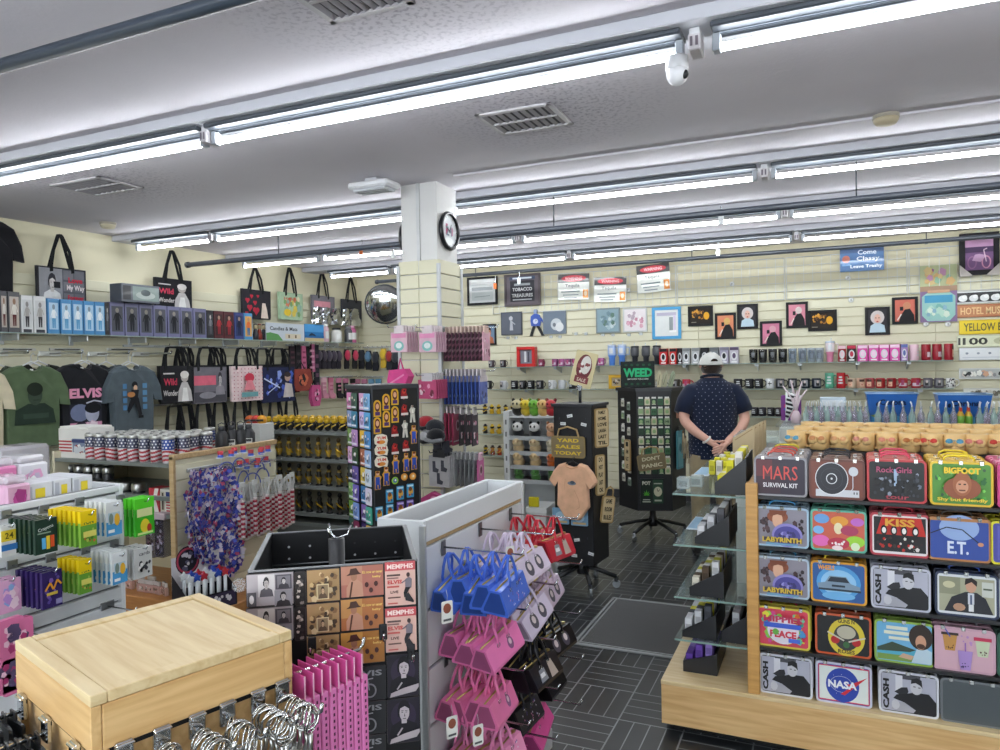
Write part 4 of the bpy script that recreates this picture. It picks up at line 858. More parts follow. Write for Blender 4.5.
def t_figure(g,a,b,c,d):
 w,h=c-a,d-b;g.rect(a,b,c,d,'#1f1f24');g.poly([(a+.5*w,b),(a+.98*w,b),(a+.94*w,b+.3*h),(a+.82*w,b+.56*h),(a+.64*w,b+.56*h),(a+.52*w,b+.3*h)],'#c3c0c0');g.poly([(a+.62*w,b),(a+.86*w,b),(a+.8*w,b+.4*h),(a+.68*w,b+.4*h)],'#ececea');g.disc(a+.73*w,b+.7*h,.12*w,.14*h,'#b9b2ae');g.disc(a+.73*w,b+.78*h,.14*w,.11*h,'#e5e2de')
 g.text('Wild',a+.27*w,b+.48*h,.2*h,'#c8405a',w=.42*w,bold=.03);g.rect(a+.05*w,b+.8*h,a+.4*w,b+.84*h,'#cfcccb');g.text('Wonder',a+.27*w,b+.18*h,.16*h,'#d9d4d4',w=.46*w,bold=.02)
def t_hearts(g,a,b,c,d):
 w,h=c-a,d-b;g.rect(a,b,c,d,'#25232a')
 for x,y,r in((.15,.62,.08),(.3,.78,.06),(.42,.55,.07),(.22,.35,.1),(.45,.25,.12),(.1,.15,.06),(.52,.8,.05)):
  u,v=a+x*w,b+y*h;r*=w;g.disc(u-r*.45,v+r*.3,r*.55,r*.55,'#a8273c',10);g.disc(u+r*.45,v+r*.3,r*.55,r*.55,'#a8273c',10);g.poly([(u-r,v+r*.25),(u,v-r),(u+r,v+r*.25)],'#a8273c')
 g.poly([(a+.62*w,b),(a+.9*w,b),(a+.86*w,b+.3*h),(a+.8*w,b+.56*h),(a+.68*w,b+.56*h)],'#d9c7bb')
def t_green(g,a,b,c,d):
 w,h=c-a,d-b;g.rect(a,b,c,d,'#a9c3a4');g.speck(a,b,c,d,['#d9c45a','#c9785a','#8fb0a0','#e2d9b8','#7aa06a'],20,.14*w,3);g.disc(a+.3*w,b+.25*h,.16*w,.14*h,'#e0c23a');g.text('Hello',a+.4*w,b+.74*h,.12*h,'#c2604a',w=.5*w)
def t_grey(g,a,b,c,d):g.rect(a,b,c,d,'#77747c');g.rect(a+.02,b+.55*(d-b),c-.08,b+.8*(d-b),'#c98894');g.speck(a,b,c,b+.5*(d-b),['#5a5860','#93909a','#c3bfc4'],14,.05,6)
def t_grey2(g,a,b,c,d):
 w,h=c-a,d-b;g.rect(a,b,c,d,'#6f6d76');g.rect(a,b+.5*h,a+.68*w,b+.78*h,'#d4677c');g.rect(a,b,c,b+.3*h,'#4b4a52');g.portrait(a+.62*w,b+.2*h,c,b+.95*h,None,'#b3afb0','#3c3b42','#8d8a92');g.disc(a+.4*w,b+.2*h,.26*w,.1*h,'#8f8d96')
def t_pink(g,a,b,c,d):
 w,h=c-a,d-b;g.rect(a,b,c,d,'#ead3d4')
 for i in range(9):
  for k in range(9):g.disc(a+(i+.5)*w/9,b+(k+.5)*h/9,.016*w,.016*w,'#b8566c',6)
 g.disc(a+.5*w,b+.68*h,.16*w,.14*h,'#c8394e');g.poly([(a+.3*w,b+.3*h),(a+.7*w,b+.3*h),(a+.58*w,b+.6*h),(a+.42*w,b+.6*h)],'#e48a96');g.rect(a+.22*w,b+.1*h,a+.78*w,b+.24*h,'#6fa3a8')
def t_galaxy(g,a,b,c,d):
 w,h=c-a,d-b;g.rect(a,b,c,d,'#20264a');g.speck(a,b,c,d,['#4a64c4','#2f3f8a','#8fa3e6','#151833'],30,.1*w,12);g.line([(a,b+.7*h),(a+.5*w,b+.4*h)],.03*w,'#c9d4f6');g.line([(a+.1*w,b+.25*h),(a+.45*w,b+.5*h)],.02*w,'#c9d4f6');g.poly([(a+.6*w,b+.1*h),(a+.95*w,b+.1*h),(a+.9*w,b+.5*h),(a+.68*w,b+.55*h)],'#cfc6c4');g.disc(a+.76*w,b+.72*h,.1*w,.13*h,'#b99b8c');g.disc(a+.76*w,b+.8*h,.11*w,.08*h,'#3a2f30')
up=[(37,268,85,305,235,t_photo,'#2b2b30','grey photo tote bag with red and white lettering, largest and leftmost on the upper wall'),(155,279,191,309,251,t_figure,'#1f1f24','black tote bag with a pale figure and red script, above the purple boxes'),(242,290,270,319,268,t_hearts,'#26242a','black tote bag sprinkled with red hearts on the upper wall'),
(279,293,302,320,268,t_green,'#9fb89a','pale green cartoon-coloured tote bag on the upper wall'),(312,296,334,321,272,t_grey,'#6f6c74','grey and pink tote bag on the upper wall'),(342,300,361,322,278,None,'#3a3b42','plain dark tote bag nearest the corner on the upper wall')]
for x0,y0,x1,y1,ya,fn,c,lb in up:
 yc,zb,w,h=rX(x0,y0,x1,y1,-6.17);zt=P((x0+x1)/2,ya,X=-6.2).z
 thing('tote_bag',lb,'tote bag',tote(w,h,c,fn,min(.5,zt-zb-h)),(-6.19,min(yc,8.65),zb),rz=R90,group='tote bags high on the left wall')
r2=[(160,366,193,403,t_figure,'#1f1f24','black tote bag with a pale figure, hanging right of the grey t-shirt'),(192.5,367,226,403,t_grey2,'#66646c','grey photo tote bag with a pink band, second in the lower row of totes'),(231,366,262,401,t_pink,'#ead3d4','white and pink dotted tote bag, third in the lower row of totes'),(262,367,294,402,t_galaxy,'#1c2140','deep blue glittering tote bag at the right of the lower totes')]
for x0,y0,x1,y1,fn,c,lb in r2:
 yc,zb,w,h=rX(x0,y0,x1,y1,-5.98)
 thing('tote_bag',lb,'tote bag',tote(w,h,c,fn,1.935-zb-h,spread=.34,k1=.98),(-6.0,yc,zb),rz=R90,group='tote bags in the lower row on the left wall')
for i,x in enumerate((170,183,203,216,240,262,276,288)):
 p=P(x,380,X=-6.12);thing('tote_bag','black tote bag behind the printed totes, straps showing, %s from the left'%ORD[i],'tote bag',lambda:tote(.36,.36,'#1b1b1f',None,.19,spread=.3,k1=1.0),(-6.09-.025*(i%2),p.y,1.385),rz=R90,group='black totes behind the lower row',key='btote')
for i,x in enumerate((171,184,200,219,237,254,272,290)):
 p=P(x,410,X=-6.05);thing('tote_bag','dark tote bag in the lowest row, long straps showing, %s from the left'%ORD[i],'tote bag',lambda:tote(.38,.36,'#17171a',None,.36,spread=.27,sw=.036,k1=.98),(-6.02-.03*(i%2),p.y,.62),rz=R90,group='low row of dark totes',key='ltote')
for i,(z,lb)in enumerate(((1.945,'white slat rail holding the printed tote bags'),(1.345,'white slat rail holding the low dark totes'))):
 g=G();g.box(-1.0,-.02,-.012,1.0,-.0,.012,'#c9cdce',b=.003)
 ps=[('rail',g,'satin')]
 for k in range(8):
  q=G();q.tube([(-.9+k*.25,-.01,0),(-.9+k*.25,-.23,.0),(-.9+k*.25,-.24,.02)],.004,6,'#c9cdd0');ps.append(('peg',q,'chrome'))
 thing('slat_rail',lb,'rail',ps,(XW,5.95,z),rz=R90,group='slat rails on the left wall')
def d_none(*a):pass
def tee(col,draw,w=.62,h=.66,th=.05,neck=None):
 b=G();s=w/.62
 o=[(-.235,0),(.235,0),(.24,.3),(.235,.42),(.25,.34),(.335,.33),(.315,.47),(.25,.6),(.17,.645),(.09,.66),(.06,.625),(0,.61),(-.06,.625),(-.09,.66),(-.17,.645),(-.25,.6),(-.315,.47),(-.335,.33),(-.25,.34),(-.235,.42),(-.24,.3)]
 o=[(x*s,z*h/.66)for x,z in o];n=len(o)
 vs=[]
 for sc,y in((1.0,0),(1.0,-th*.45),(.975,-th*.85),(.94,-th)):
  vs+=[(x*sc,y-(.012*math.sin(x*23+z*3)if sc<1 else 0),.33*h/.66+(z-.33*h/.66)*(sc*.5+.5))for x,z in o]
 fs=[tuple(range(n))[::-1]]
 for k in range(3):fs+=[(k*n+i,(k+1)*n+i,(k+1)*n+(i+1)%n,k*n+(i+1)%n)[::-1]for i in range(n)]
 b.add(vs,fs,col);base=3*n
 b.add([vs[base+i]for i in range(n)],[(0,1,2,3,17,18,19,20)[::1]if False else tuple(range(n))],col)
 p=G();p.ly=-th-.012;draw(p,-.16*s,.06,.16*s,h*.84)
 c=G();c.tube([(-.09*s,-th*.6,h-.004),(-.062*s,-th-.008,h-.038),(0,-th-.012,h-.055),(.062*s,-th-.008,h-.038),(.09*s,-th*.6,h-.004)],.009,6,neck or col)
 hg=G();hg.tube([(-.2,-th*.5,h-.06),(0,-th*.5,h+.03),(.2,-th*.5,h-.06)],.006,6,'#d9dbdc');hg.tube([(0,-th*.5,h+.03),(0,-th*.5,h+.08),(.02,-th*.5,h+.1),(.035,-th*.5,h+.08)],.003,6,'#c9cdd0')
 out=[('shirt_body',b,'cloth'),('collar',c,'cloth'),('hanger',hg,'gloss')]
 if p.f:
  lb=G();lb.box(-.013,-th*.6,h-.052,.013,-th*.55,h-.028,'#e3e5e2');out+=[('neck_label',lb,'cloth')];out.insert(1,('print',p,'cloth'))
 return out
def d_green(g,a,b,c,d):
 w,h=c-a,d-b;g.poly([(a-.02,b+.27*h),(c+.02,b+.27*h),(c,b+.5*h),(c-.07,b+.6*h),(a+.09,b+.6*h),(a-.01,b+.5*h)],'#26352b');g.disc(a+.5*w,b+.74*h,.2*w,.17*h,'#3b4a3c');g.disc(a+.5*w,b+.83*h,.22*w,.11*h,'#20291f');g.rect(a+.05,b+.36*h,c-.04,b+.44*h,'#34453a');g.rect(a+.13,b+.74*h,a+.19,b+.75*h,'#20291f');g.rect(a+.13,b+.65*h,a+.18,b+.66*h,'#263026')
def d_black(g,a,b,c,d):
 w,h=c-a,d-b;g.rect(a,b,c,b+.52*h,'#2a2c36');g.disc(a+.32*w,b+.37*h,.3*w,.15*h,'#6f7896');g.disc(a+.7*w,b+.35*h,.22*w,.16*h,'#a9adc2');g.disc(a+.72*w,b+.44*h,.26*w,.09*h,'#17181d');g.rect(a,b,c,b+.2*h,'#c98aa8');g.speck(a,b,c,b+.22*h,['#d8b6c9','#7a4a66','#2a2030','#e6d3dd'],14,.06,5);g.line([(a+.5*w,b+.53*h),(a+.75*w,b+.57*h),(c,b+.54*h)],.012,'#b9bccb')
 g.text('ELVIS',a+w/2,b+.62*h,.17*h,'#e29ab8',w=1.02*w,bold=.05)
def d_dance(g,a,b,c,d):
 w,h=c-a,d-b
 for k in range(4):g.rect(a+.06*w,b+(.4+.13*k)*h,a+.2*w,b+(.49+.13*k)*h,'#4f7da6');g.rect(a+.76*w,b+(.4+.13*k)*h,a+.92*w,b+(.49+.13*k)*h,'#5c88ae')
 g.disc(a+.48*w,b+.86*h,.1*w,.06*h,'#16171b');g.disc(a+.5*w,b+.8*h,.07*w,.05*h,'#c9a58a');g.poly([(a+.3*w,b+.6*h),(a+.58*w,b+.62*h),(a+.62*w,b+.76*h),(a+.36*w,b+.77*h)],'#1c1d22');g.disc(a+.34*w,b+.68*h,.14*w,.05*h,'#b9824f');g.poly([(a+.34*w,b+.62*h),(a+.6*w,b+.62*h),(a+.72*w,b+.3*h),(a+.6*w,b+.28*h),(a+.46*w,b+.52*h),(a+.24*w,b+.34*h),(a+.18*w,b+.4*h)],'#1a1b20');g.rect(a+.58*w,b+.24*h,a+.76*w,b+.29*h,'#121317')
tees=[(3.3,-5.78,1.09,'#cfc5aa',d_none,'cream t-shirt cut off by the left edge of the photo'),(3.76,-5.8,1.1,'#56684c',d_green,'olive green t-shirt with a dark portrait print, hanging on the left wall'),(4.22,-5.84,1.11,'#1d1e23',d_black,'black t-shirt with pink lettering and a photo print'),(4.68,-5.8,1.09,'#525d64',d_dance,'slate grey t-shirt with a dancing figure and blue marks')]
for y,x,z,c,fn,lb in tees:thing('t_shirt',lb,'t-shirt',tee(c,fn,w=.57),(x,y,z),rz=R90,group='t-shirts on the left wall')
for y,x,z,c,lb in((3.55,-5.92,1.1,'#3c4a37','darker green t-shirt behind the olive one'),(3.92,-5.95,1.11,'#20221f','black-green t-shirt just right behind the olive one'),(4.36,-5.95,1.11,'#202126','plain black t-shirt behind the lettered black one'),(4.52,-5.92,1.1,'#3d474d','dark grey t-shirt behind the slate one, left'),(4.78,-5.96,1.1,'#464f55','dark grey t-shirt behind the slate one, right'),(3.06,-5.95,1.1,'#b9b09a','beige t-shirt behind the cream one')):
 thing('t_shirt',lb,'t-shirt',tee(c,d_none,th=.035),(x,y,z),rz=R90,group='t-shirts behind the front ones')
yc,zb,w,h=rX(-46,239,9,299,-6.19)
thing('t_shirt','black t-shirt pinned high on the wall, cut off at the left edge','t-shirt',tee('#1b1b20',lambda g,a,b,c,d:g.ring((a+c)/2,b+.62*(d-b),.1,.1,.012,'#8a8d92'),w=.62,h=.66,th=.03),(-6.2,yc,zb),rz=R90)
for i,(y,c)in enumerate(((3.2,0),(3.76,0),(4.22,0),(4.68,0),(5.15,0))):
 g=G();g.tube([(0,0,0),(0,-.42,0),(0,-.43,.02)],.009,8,'#c9cdd0');q=G();q.box(-.1,-.012,-.022,.1,0,.022,'#d4d6d2',b=.003)
 thing('faceout_rod','chrome garment rod on the left wall, %s of five over the t-shirts'%ORD[i],'clothes rail',[('rod',g,'chrome'),('bracket',q,'steel')],(XW,y,1.865),rz=R90,group='garment rods over the t-shirts')
for i,x in enumerate((16,66,121)):
 p=P(x,349.5,X=XW);g=G();g.box(-.16,-.02,-.012,.16,0,.012,'#cfd0ca',b=.003);k=G();k.tube([(-.12,-.02,0),(.12,-.02,0)],.006,6,'#777a7c')
 thing('slat_rail','short empty slat rail above the t-shirts, %s from the left'%ORD[i],'rail',[('rail',g,'steel'),('bar',k,'chrome')],(XW,p.y,p.z),rz=R90,group='short empty rails')
def scarf(w,h,c,c2):
 def f():
  g=G();g.prism([(-w/2,0),(w/2,0),(w/2*.8,h),(-w/2*.8,h)],-.025,0,c);g.ly=-.025
  for k in range(4):g.rect(-w*.3,h*(.12+.2*k),w*.3,h*(.2+.2*k),c2)
  q=G();q.tube([(0,-.012,h-.01),(0,-.012,h+.03)],.004,5,'#888');return[('cloth',g,'cloth'),('loop',q,'gloss')]
 return f
sc=[(296,345,302,382,'#1d1b20','#3a2f36'),(302,346,307,372,'#c2668c','#8d3f62'),(307,345,313,384,'#1c1b1f','#2c2a30'),(309,344,316,372,'#c46f96','#e0a3bd'),(315,345,320,392,'#22202a','#6a4a60'),(290,346,296,372,'#2a2228','#54353f')]
for i,(x0,y0,x1,y1,c,c2)in enumerate(sc):
 yc,zb,w,h=rX(x0,y0,x1,y1,-6.05);thing('scarf','%s long narrow scarf hanging past the totes, %s of six'%('pink'if c[1]=='c'else'black',ORD[i]),'scarf',scarf(w,h,c,c2),(-6.08,yc,zb),rz=R90,group='narrow scarves near the corner')
for(x0,y0,x1,y1,c,c2,lb)in((292,369,312,391,'#8a3a30','#c9694a','rust and black hanging pouch right of the deep blue tote'),(311,385,321,406,'#c44f86','#e5a3c4','pink speckled pouch hanging low near the scarves')):
 yc,zb,w,h=rX(x0,y0,x1,y1,-5.98);g=G();g.prism([(-w*.3,0),(w*.3,0),(w/2,h*.4),(w*.4,h),(-w*.4,h),(-w/2,h*.4)],-.05,0,c);g.ly=-.05;g.speck(-w*.35,h*.1,w*.35,h*.9,[c2,'#221a1c'],12,w*.14,3);s=G();s.tube([(-w*.2,-.02,h),(0,-.02,h+.1),(w*.2,-.02,h)],.008,6,'#1c1b1f')
 thing('pouch',lb,'pouch',[('pouch_body',g,'cloth'),('strap',s,'cloth')],(-6.02,yc,zb),rz=R90)
def slipper(c,c2):
 def f():
  s=G();s.prism([(-.04,0),(-.03,-.0),(.03,0),(.045,.05),(.035,.12),(.045,.2),(.03,.25),(-.03,.25),(-.045,.2),(-.035,.12),(-.045,.05)],-.025,0,c)
  u=G();u.ell((0,-.03,.175),(.048,.035,.07),c2,12,8);t=G();t.tube([(0,-.01,.25),(0,-.01,.285)],.004,5,'#ddd');return[('sole',s,'cloth'),('upper',u,'plush'),('hang_loop',t,'gloss')]
 return f
sl=[(346,358,'#1f1c20','#c23a56','red and black'),(354,358,'#1f1c20','#c84560','red and black'),(362,358,'#22232a','#2f3238','black'),(369,359,'#20222a','#5b7f9c','black and blue-grey'),(376,360,'#24262c','#33363d','black'),(384,357,'#c9a63a','#d6b53a','yellow'),(390,359,'#33353a','#a93a3a','red-topped'),(396,360,'#20222a','#3a3d45','dark grey')]
for i,(x,y,c,c2,wdn)in enumerate(sl):
 lw_=x<357
 p=P(x,y+11,X=-6.12)if lw_ else P(x,y+11,Y=8.75)
 thing('slipper_pair','%s slippers hanging by the corner, %s from the left in the upper row'%(wdn,ORD[i]),'slippers',slipper(c,c2),(-6.12,min(p.y,8.7),p.z)if lw_ else(p.x,8.76,p.z),rz=R90 if lw_ else 0,group='slippers hanging by the corner',key='slip'+c+c2,scale=1.1)
for i in range(5):
 p=P(318+i*5,369,X=-6.1);thing('slipper_pair','dark patterned slippers near the scarves, %s from the left'%ORD[i],'slippers',slipper('#2a2630','#4d4552'),(-6.1,p.y,p.z),rz=R90,group='dark slippers near the scarves',key='slipd',scale=1.0)
def sock(c,c2):
 def f():
  g=G();g.prism([(-.035,.06),(-.02,.0),(.07,-.01),(.09,.02),(.07,.055),(.04,.06),(.035,.25),(-.035,.25)],-.03,0,c);g.ly=-.03
  for k in range(3):g.rect(-.034,.1+k*.05,.034,.12+k*.05,c2)
  h=G();h.box(-.04,-.033,.2,.04,.002,.26,c2,b=.002);return[('sock',g,'cloth'),('header_card',h,'paper')]
 return f
for i,(x,c,c2)in enumerate(((323,'#d38ea6','#e7b9c6'),(330,'#d890a6','#c06a86'),(338,'#1e1b20','#d687a6'),(345,'#1f1c20','#cc7c9c'),(352,'#c77a98','#221d22'),(358,'#211e23','#d88fab'),(365,'#1d1b1f','#c9849e'),(372,'#3a5c74','#6f9ab5'),(379,'#2f4f66','#5c8fae'))):
 lw_=x<357;p=P(x,398,X=-6.1)if lw_ else P(x,398,Y=8.75)
 thing('sock_pack','%s sock pack near the corner, %s from the left in the lower row'%('pink'if c in('#d38ea6','#d890a6','#c77a98')else'blue'if c in('#3a5c74','#2f4f66')else'black and pink',ORD[i]),'socks',sock(c,c2),(-6.1,min(p.y,8.7),p.z)if lw_ else(p.x,8.76,p.z),rz=R90 if lw_ else 0,group='sock packs by the corner',key='sock'+c,scale=1.05)
g=G();prof=[(.26*math.sin(a),.1*math.cos(a)-.06)for a in[PI/2*k/8 for k in range(8,-1,-1)]]
g.at(rot=(PI/2,0,0));g.lathe(prof,28,'#c9cdce');r=G();r.at(rot=(PI/2,0,0));r.lathe([(.255,-.075),(.27,-.075),(.275,-.062),(.27,-.05),(.255,-.05)],28,'#3c4045',caps=False)
b=G();b.tube([(0,.06,0),(-.12,.3,.06),(-.3,.45,.06)],.012,8,'#8a8d90')
p=P(384,305,Y=8.35);thing('convex_mirror','round convex security mirror in the corner, left of the column','mirror',[('mirror_dome',g,'chrome'),('rim',r,'gloss'),('arm',b,'steel')],(p.x,8.35,p.z),rot=(.22,0,.42))
def foil(w,h):
 def f():
  g=G();rd=random.Random(5);n=10;vs=[]
  for k in range(7):
   z=h*k/6
   for i in range(n):
    a=2*PI*i/n;r_=(1-.35*(k/6))*rd.uniform(.8,1.1);vs.append((w/2*math.cos(a)*r_,.06*math.sin(a)*r_,z+rd.uniform(-.01,.01)))
  fs=[(k*n+i,k*n+(i+1)%n,(k+1)*n+(i+1)%n,(k+1)*n+i)for k in range(6)for i in range(n)];fs+=[tuple(range(n))[::-1],tuple(6*n+i for i in range(n))]
  g.add(vs,fs,'#c9ccd0');return[('foil_bag',g,'chrome')]
 return f
for i,(x0,x1)in enumerate(((313,323),(322,332),(331,343),(343,351),(350,362),(364,376))):
 yc,zb,w,h=rX(x0,306,x1,321,-6.1);thing('foil_bag','crumpled silver foil bag above the jars, %s from the left'%ORD[i],'bag',foil(w,h*1.05),(-6.12,min(yc,8.62),ZS+.25),rz=R90,group='silver foil bags near the corner')
for i,(x0,x1,y,wl)in enumerate(((291,322,345,1),(314,357,347,1),(320,357,377,1),(361,398,347,0),(361,381,377,0))):
 a,b=(P(x0,y,X=-6.14),P(x1,y,X=-6.14))if wl else(P(x0,y,Y=8.8),P(x1,y,Y=8.8));L=(b-a).length;z=(a.z+b.z)/2;g=G();g.box(-L/2,-.02,-.012,L/2,0,.012,'#c9cdce',b=.003);ps=[('rail',g,'satin')]
 for k in range(8):q=G();q.tube([(-L/2+L*(k+.5)/8,-.01,0),(-L/2+L*(k+.5)/8,-.19,0),(-L/2+L*(k+.5)/8,-.2,.015)],.0035,6,'#c9cdd0');ps.append(('peg',q,'chrome'))
 thing('slat_rail',('rail over the narrow scarves','upper rail of slippers on the left wall','rail of sock packs on the left wall','upper rail of slippers on the back wall by the corner','rail of blue sock packs on the back wall by the corner')[i],'rail',ps,(XW,(a.y+b.y)/2,z)if wl else((a.x+b.x)/2,YW,z),rz=R90 if wl else 0,group='rails by the corner')
# LEFT FLOOR FIXTURES
PX,PY0,PY1,PT=-3.70,3.27,4.2,1.165
g=G();z=.1
b=G();b.box(PX-.03,PY0+.02,0,PX-.012,PY1,PT-.02,'#c9c0a4')
while z<PT-.06:
 b.box(PX-.012,PY0+.02,z,PX,PY1,z+.094,'#d9d4bd',b=.003);z+=.1016
e=G();e.box(PX-.034,PY0,0,PX+.004,PY0+.022,PT,'#a98c5e',b=.003);e2=G();e2.box(PX-.034,PY0,PT-.022,PX+.006,PY1+.01,PT+.012,'#c9b085',b=.003)
lp=G();lp.box(-4.86,PY0+.02,0,-4.84,PY1,1.16,'#cfc7ac',b=.003);bk=G();bk.box(-4.84,3.86,.1,PX-.03,3.88,1.1,'#bdb597');tp=G();tp.box(-4.84,3.88,1.07,PX-.03,PY1,1.1,'#bdb597',b=.002)
sh=[]
for z in(1.11,.9,.79):
 q=G();q.box(-4.84,PY0+.03,z-.012,PX-.03,3.86,z,'#8d9390',b=.002);q.box(-4.84,PY0+.024,z-.02,PX-.03,PY0+.03,z+.004,'#6f7573');sh.append(('shelf_board',q,'satin'))
kb=G();kb.box(-4.84,PY0+.02,0,PX-.03,PY1,.245,'#a9713f',b=.004)
thing('gondola_unit','shop gondola with flag tumblers on its end and a slatwall side hung with leis','display unit',[('slatwall_panel',b,'slat'),('edge_trim',e,'pine'),('top_trim',e2,'pine'),('end_panel',lp,'laminate'),('back_panel',bk,'laminate'),('top_board',tp,'laminate'),('base',kb,'cardwood')]+sh)
def tum_parts(blue):
 def f():
  b=G();top,n=('#27448f'if blue else'#3a3d58'),20
  b.lathe([(.03,0),(.034,.005),(.0365,.06),(.038,.085),(.038,.148),(.036,.155)],n,None,cols=['#b9bcc2','#d8d5d6','#d8d5d6',top,top])
  for k in range(3):
   for q in range(18):
    a=-180+q*20;dz=.006*math.sin(math.radians(a*2));z0=.012+k*.026+dz
    sector(b,.0355+.0009*k,z0,z0+.013,a,a+20,'#a8343f',2,r1=.0362+.0009*k)
  for k in range(3):
   for q in range(11):a=-180+q*33+k*16;sector(b,.0385,.095+k*.019,.104+k*.019,a,a+13,'#d9dbe0',1)
  l=G();l.lathe([(.0385,.15),(.0395,.155),(.0395,.168),(.035,.172),(0,.172)],n,'#c3c3bf');t=G();t.box(-.012,-.03,.172,.012,-.012,.178,'#8f908e',b=.002)
  return[('cup',b,'tin'),('lid',l,'steel',[('sip_tab',t,'gloss')])]
 return f
fr=[(92.5,0),(101.5,0),(112.5,0),(125,0),(134.5,0),(146,0),(157.5,0),(169,1)]
for i,(x,bl)in enumerate(fr):
 p=P(x,459,Y=3.36);thing('flag_tumbler','silver-lidded flag tumbler, %s from the left in the front row under the t-shirts%s'%(ORD[i],', the bluest'if bl else''),'tumbler',tum_parts(bl),(p.x,3.355,1.11),rz=random.uniform(-1,1),group='flag tumblers',key='tum%d'%bl,scale=1.02)
for r in(1,2,3):
 for i in range(9):
  thing('flag_tumbler','flag tumbler mostly hidden, %s from the left in the %s row of tumblers'%(ORD[i],ORD[r]),'tumbler',tum_parts(0),(-4.5+i*.085+.02*(r%2),3.355+r*.095,1.11),rz=random.uniform(-1,1),group='flag tumblers',key='tum0',scale=1.02)
for i,(x,yy)in enumerate(((184,3.62),(197,3.74),(210,3.98))):
 p=P(x,452,Y=yy);thing('flag_tumbler','blue starred tumbler behind the top edge of the slatwall panel, %s from the left'%ORD[i],'tumbler',tum_parts(1),(min(p.x,-3.78),yy,1.11 if yy<3.83 else 1.1),rz=.5*i,group='flag tumblers',key='tum1',scale=1.03)
xc,zb,w,h=rY(58.5,427,88.5,459,3.34);g=G();g.box(-w/2,0,0,w/2,.2,h*.93,'#dcdad6',b=.004);g.ly=0
for k in range(4):g.rect(-w*.48,h*(.2+.1*k),-w*.05,h*(.25+.1*k),'#b0434a')
g.rect(-w*.02,h*.2,w*.46,h*.62,'#7f8aa0');g.speck(0,h*.1,w*.44,h*.5,['#4a4e5a','#c9ccd2','#9a4a50','#e3e3e3'],12,.03,4);g.rect(-w*.02,h*.5,w*.46,h*.6,'#3a4670')
t_=G();t_.box(-w/2+.004,.004,h*.93,w/2-.004,.19,h*.99,'#e9e7e3',b=.01)
thing('gift_box','white gift carton printed with a flag, left of the tumblers','box',[('carton',g,'paper'),('lid_flap',t_,'paper')],(xc,3.34,1.11))
def bot_parts(sh):
 def f():
  b=G();b.lathe([(.045,0),(.048,.01),(.048,.13),(.03,.16),(.022,.17)],16,'#2c2d31')
  if sh:sector(b,.0488,.02,.095,-48,48,'#e3e4e2');sector(b,.0492,.07,.09,-40,40,'#33353a');
  c=G();c.lathe([(.024,.165),(.026,.185),(.02,.2),(0,.2)],14,'#3a3b40');h=G();h.tube([(-.02,0,.19),(-.026,0,.215),(0,0,.228),(.026,0,.215),(.02,0,.19)],.004,6,'#55565b')
  t=G()
  if sh:t.ly=-.0496;t.text('66',0,.028,.032,'#2a2b2f',bold=.04)
  o=[('bottle',b,'satin'),('cap',c,'satin',[('loop',h,'gloss')])]
  return o+([('shield_number',t,'matte')]if sh else[])
 return f
for i,(x,s,z_)in enumerate(((222,0,3.95),(232,1,4.05),(241,0,4.1),(249,1,4.15))):
 p=P(x,447,Y=z_);thing('water_bottle','%s, %s from the left behind the slatwall panel'%('black bottle with a white road shield'if s else'plain black bottle',ORD[i]),'bottle',bot_parts(s),(min(p.x,-3.79),z_,1.1),rz=.45,group='black bottles on the gondola top',key='bot%d'%s,scale=.95)
def jarb(pat):
 def f():
  b=G();b.lathe([(.03,0),(.034,.005),(.034,.09),(.028,.105)],14,'#222327')
  if pat:
   for k in range(4):
    for q in range(9):sector(b,.0345,.01+k*.02,.02+k*.02,-180+q*40+20*(k%2),-160+q*40+20*(k%2),'#b9bccb',1)
  l=G();l.lathe([(.034,.1),(.035,.105),(.035,.135),(.03,.142),(0,.142)],14,'#a7a8a6');return[('jar_body',b,'gloss'),('lid',l,'metal')]
 return f
for i in range(12):
 x=61+(i%6)*9.5;p=P(x,489,Y=3.42+.12*(i//6));thing('lidded_jar','silver-lidded black jar under the tumblers, %s from the left, %s row'%(ORD[i%6],('front','rear')[i//6]),'jar',jarb(0),(p.x,3.42+.12*(i//6),.9),group='silver-lidded black jars',key='jarb0',scale=1.08)
for i,x in enumerate((98,110,126,139)):
 p=P(x,508,Y=3.37);thing('lidded_jar','patterned navy jar with a silver lid, %s from the left beside the flag boxes'%ORD[i],'jar',jarb(1),(p.x,3.37,.79),group='patterned navy jars',key='jarb1',scale=1.25)
for i,(x0,x1,c,lb)in enumerate(((148.5,159,'#b53a44','red and white striped small carton beside the patterned jars'),(160,171,'#d9d6cf','cream carton with a small flag against the wooden panel edge'))):
 xc,zb,w,h=rY(x0,484,x1,508,3.34);g=G();g.box(-w/2,0,0,w/2,.1,h,c,b=.002);g.ly=0
 if i==0:
  g.poly([(w*.1,h),(w*.48,h),(w*.2,h*.5),(w*.48,0),(w*.05,0),(-w*.1,h*.5)],'#e6e3df')
 else:
  for k in range(5):g.rect(w*.05,h*(.08+.12*k),w*.45,h*(.14+.12*k),'#b0343f')
  g.rect(w*.05,h*.62,w*.45,h*.9,'#2f3f78');g.rect(-w*.42,h*.1,-w*.05,h*.9,'#b9b2a2');g.rect(-w*.3,h*.15,-w*.15,h*.85,'#4a3a36')
 thing('small_carton',lb,'box',[('small_carton',g,'paper')],(xc,3.34,.79))
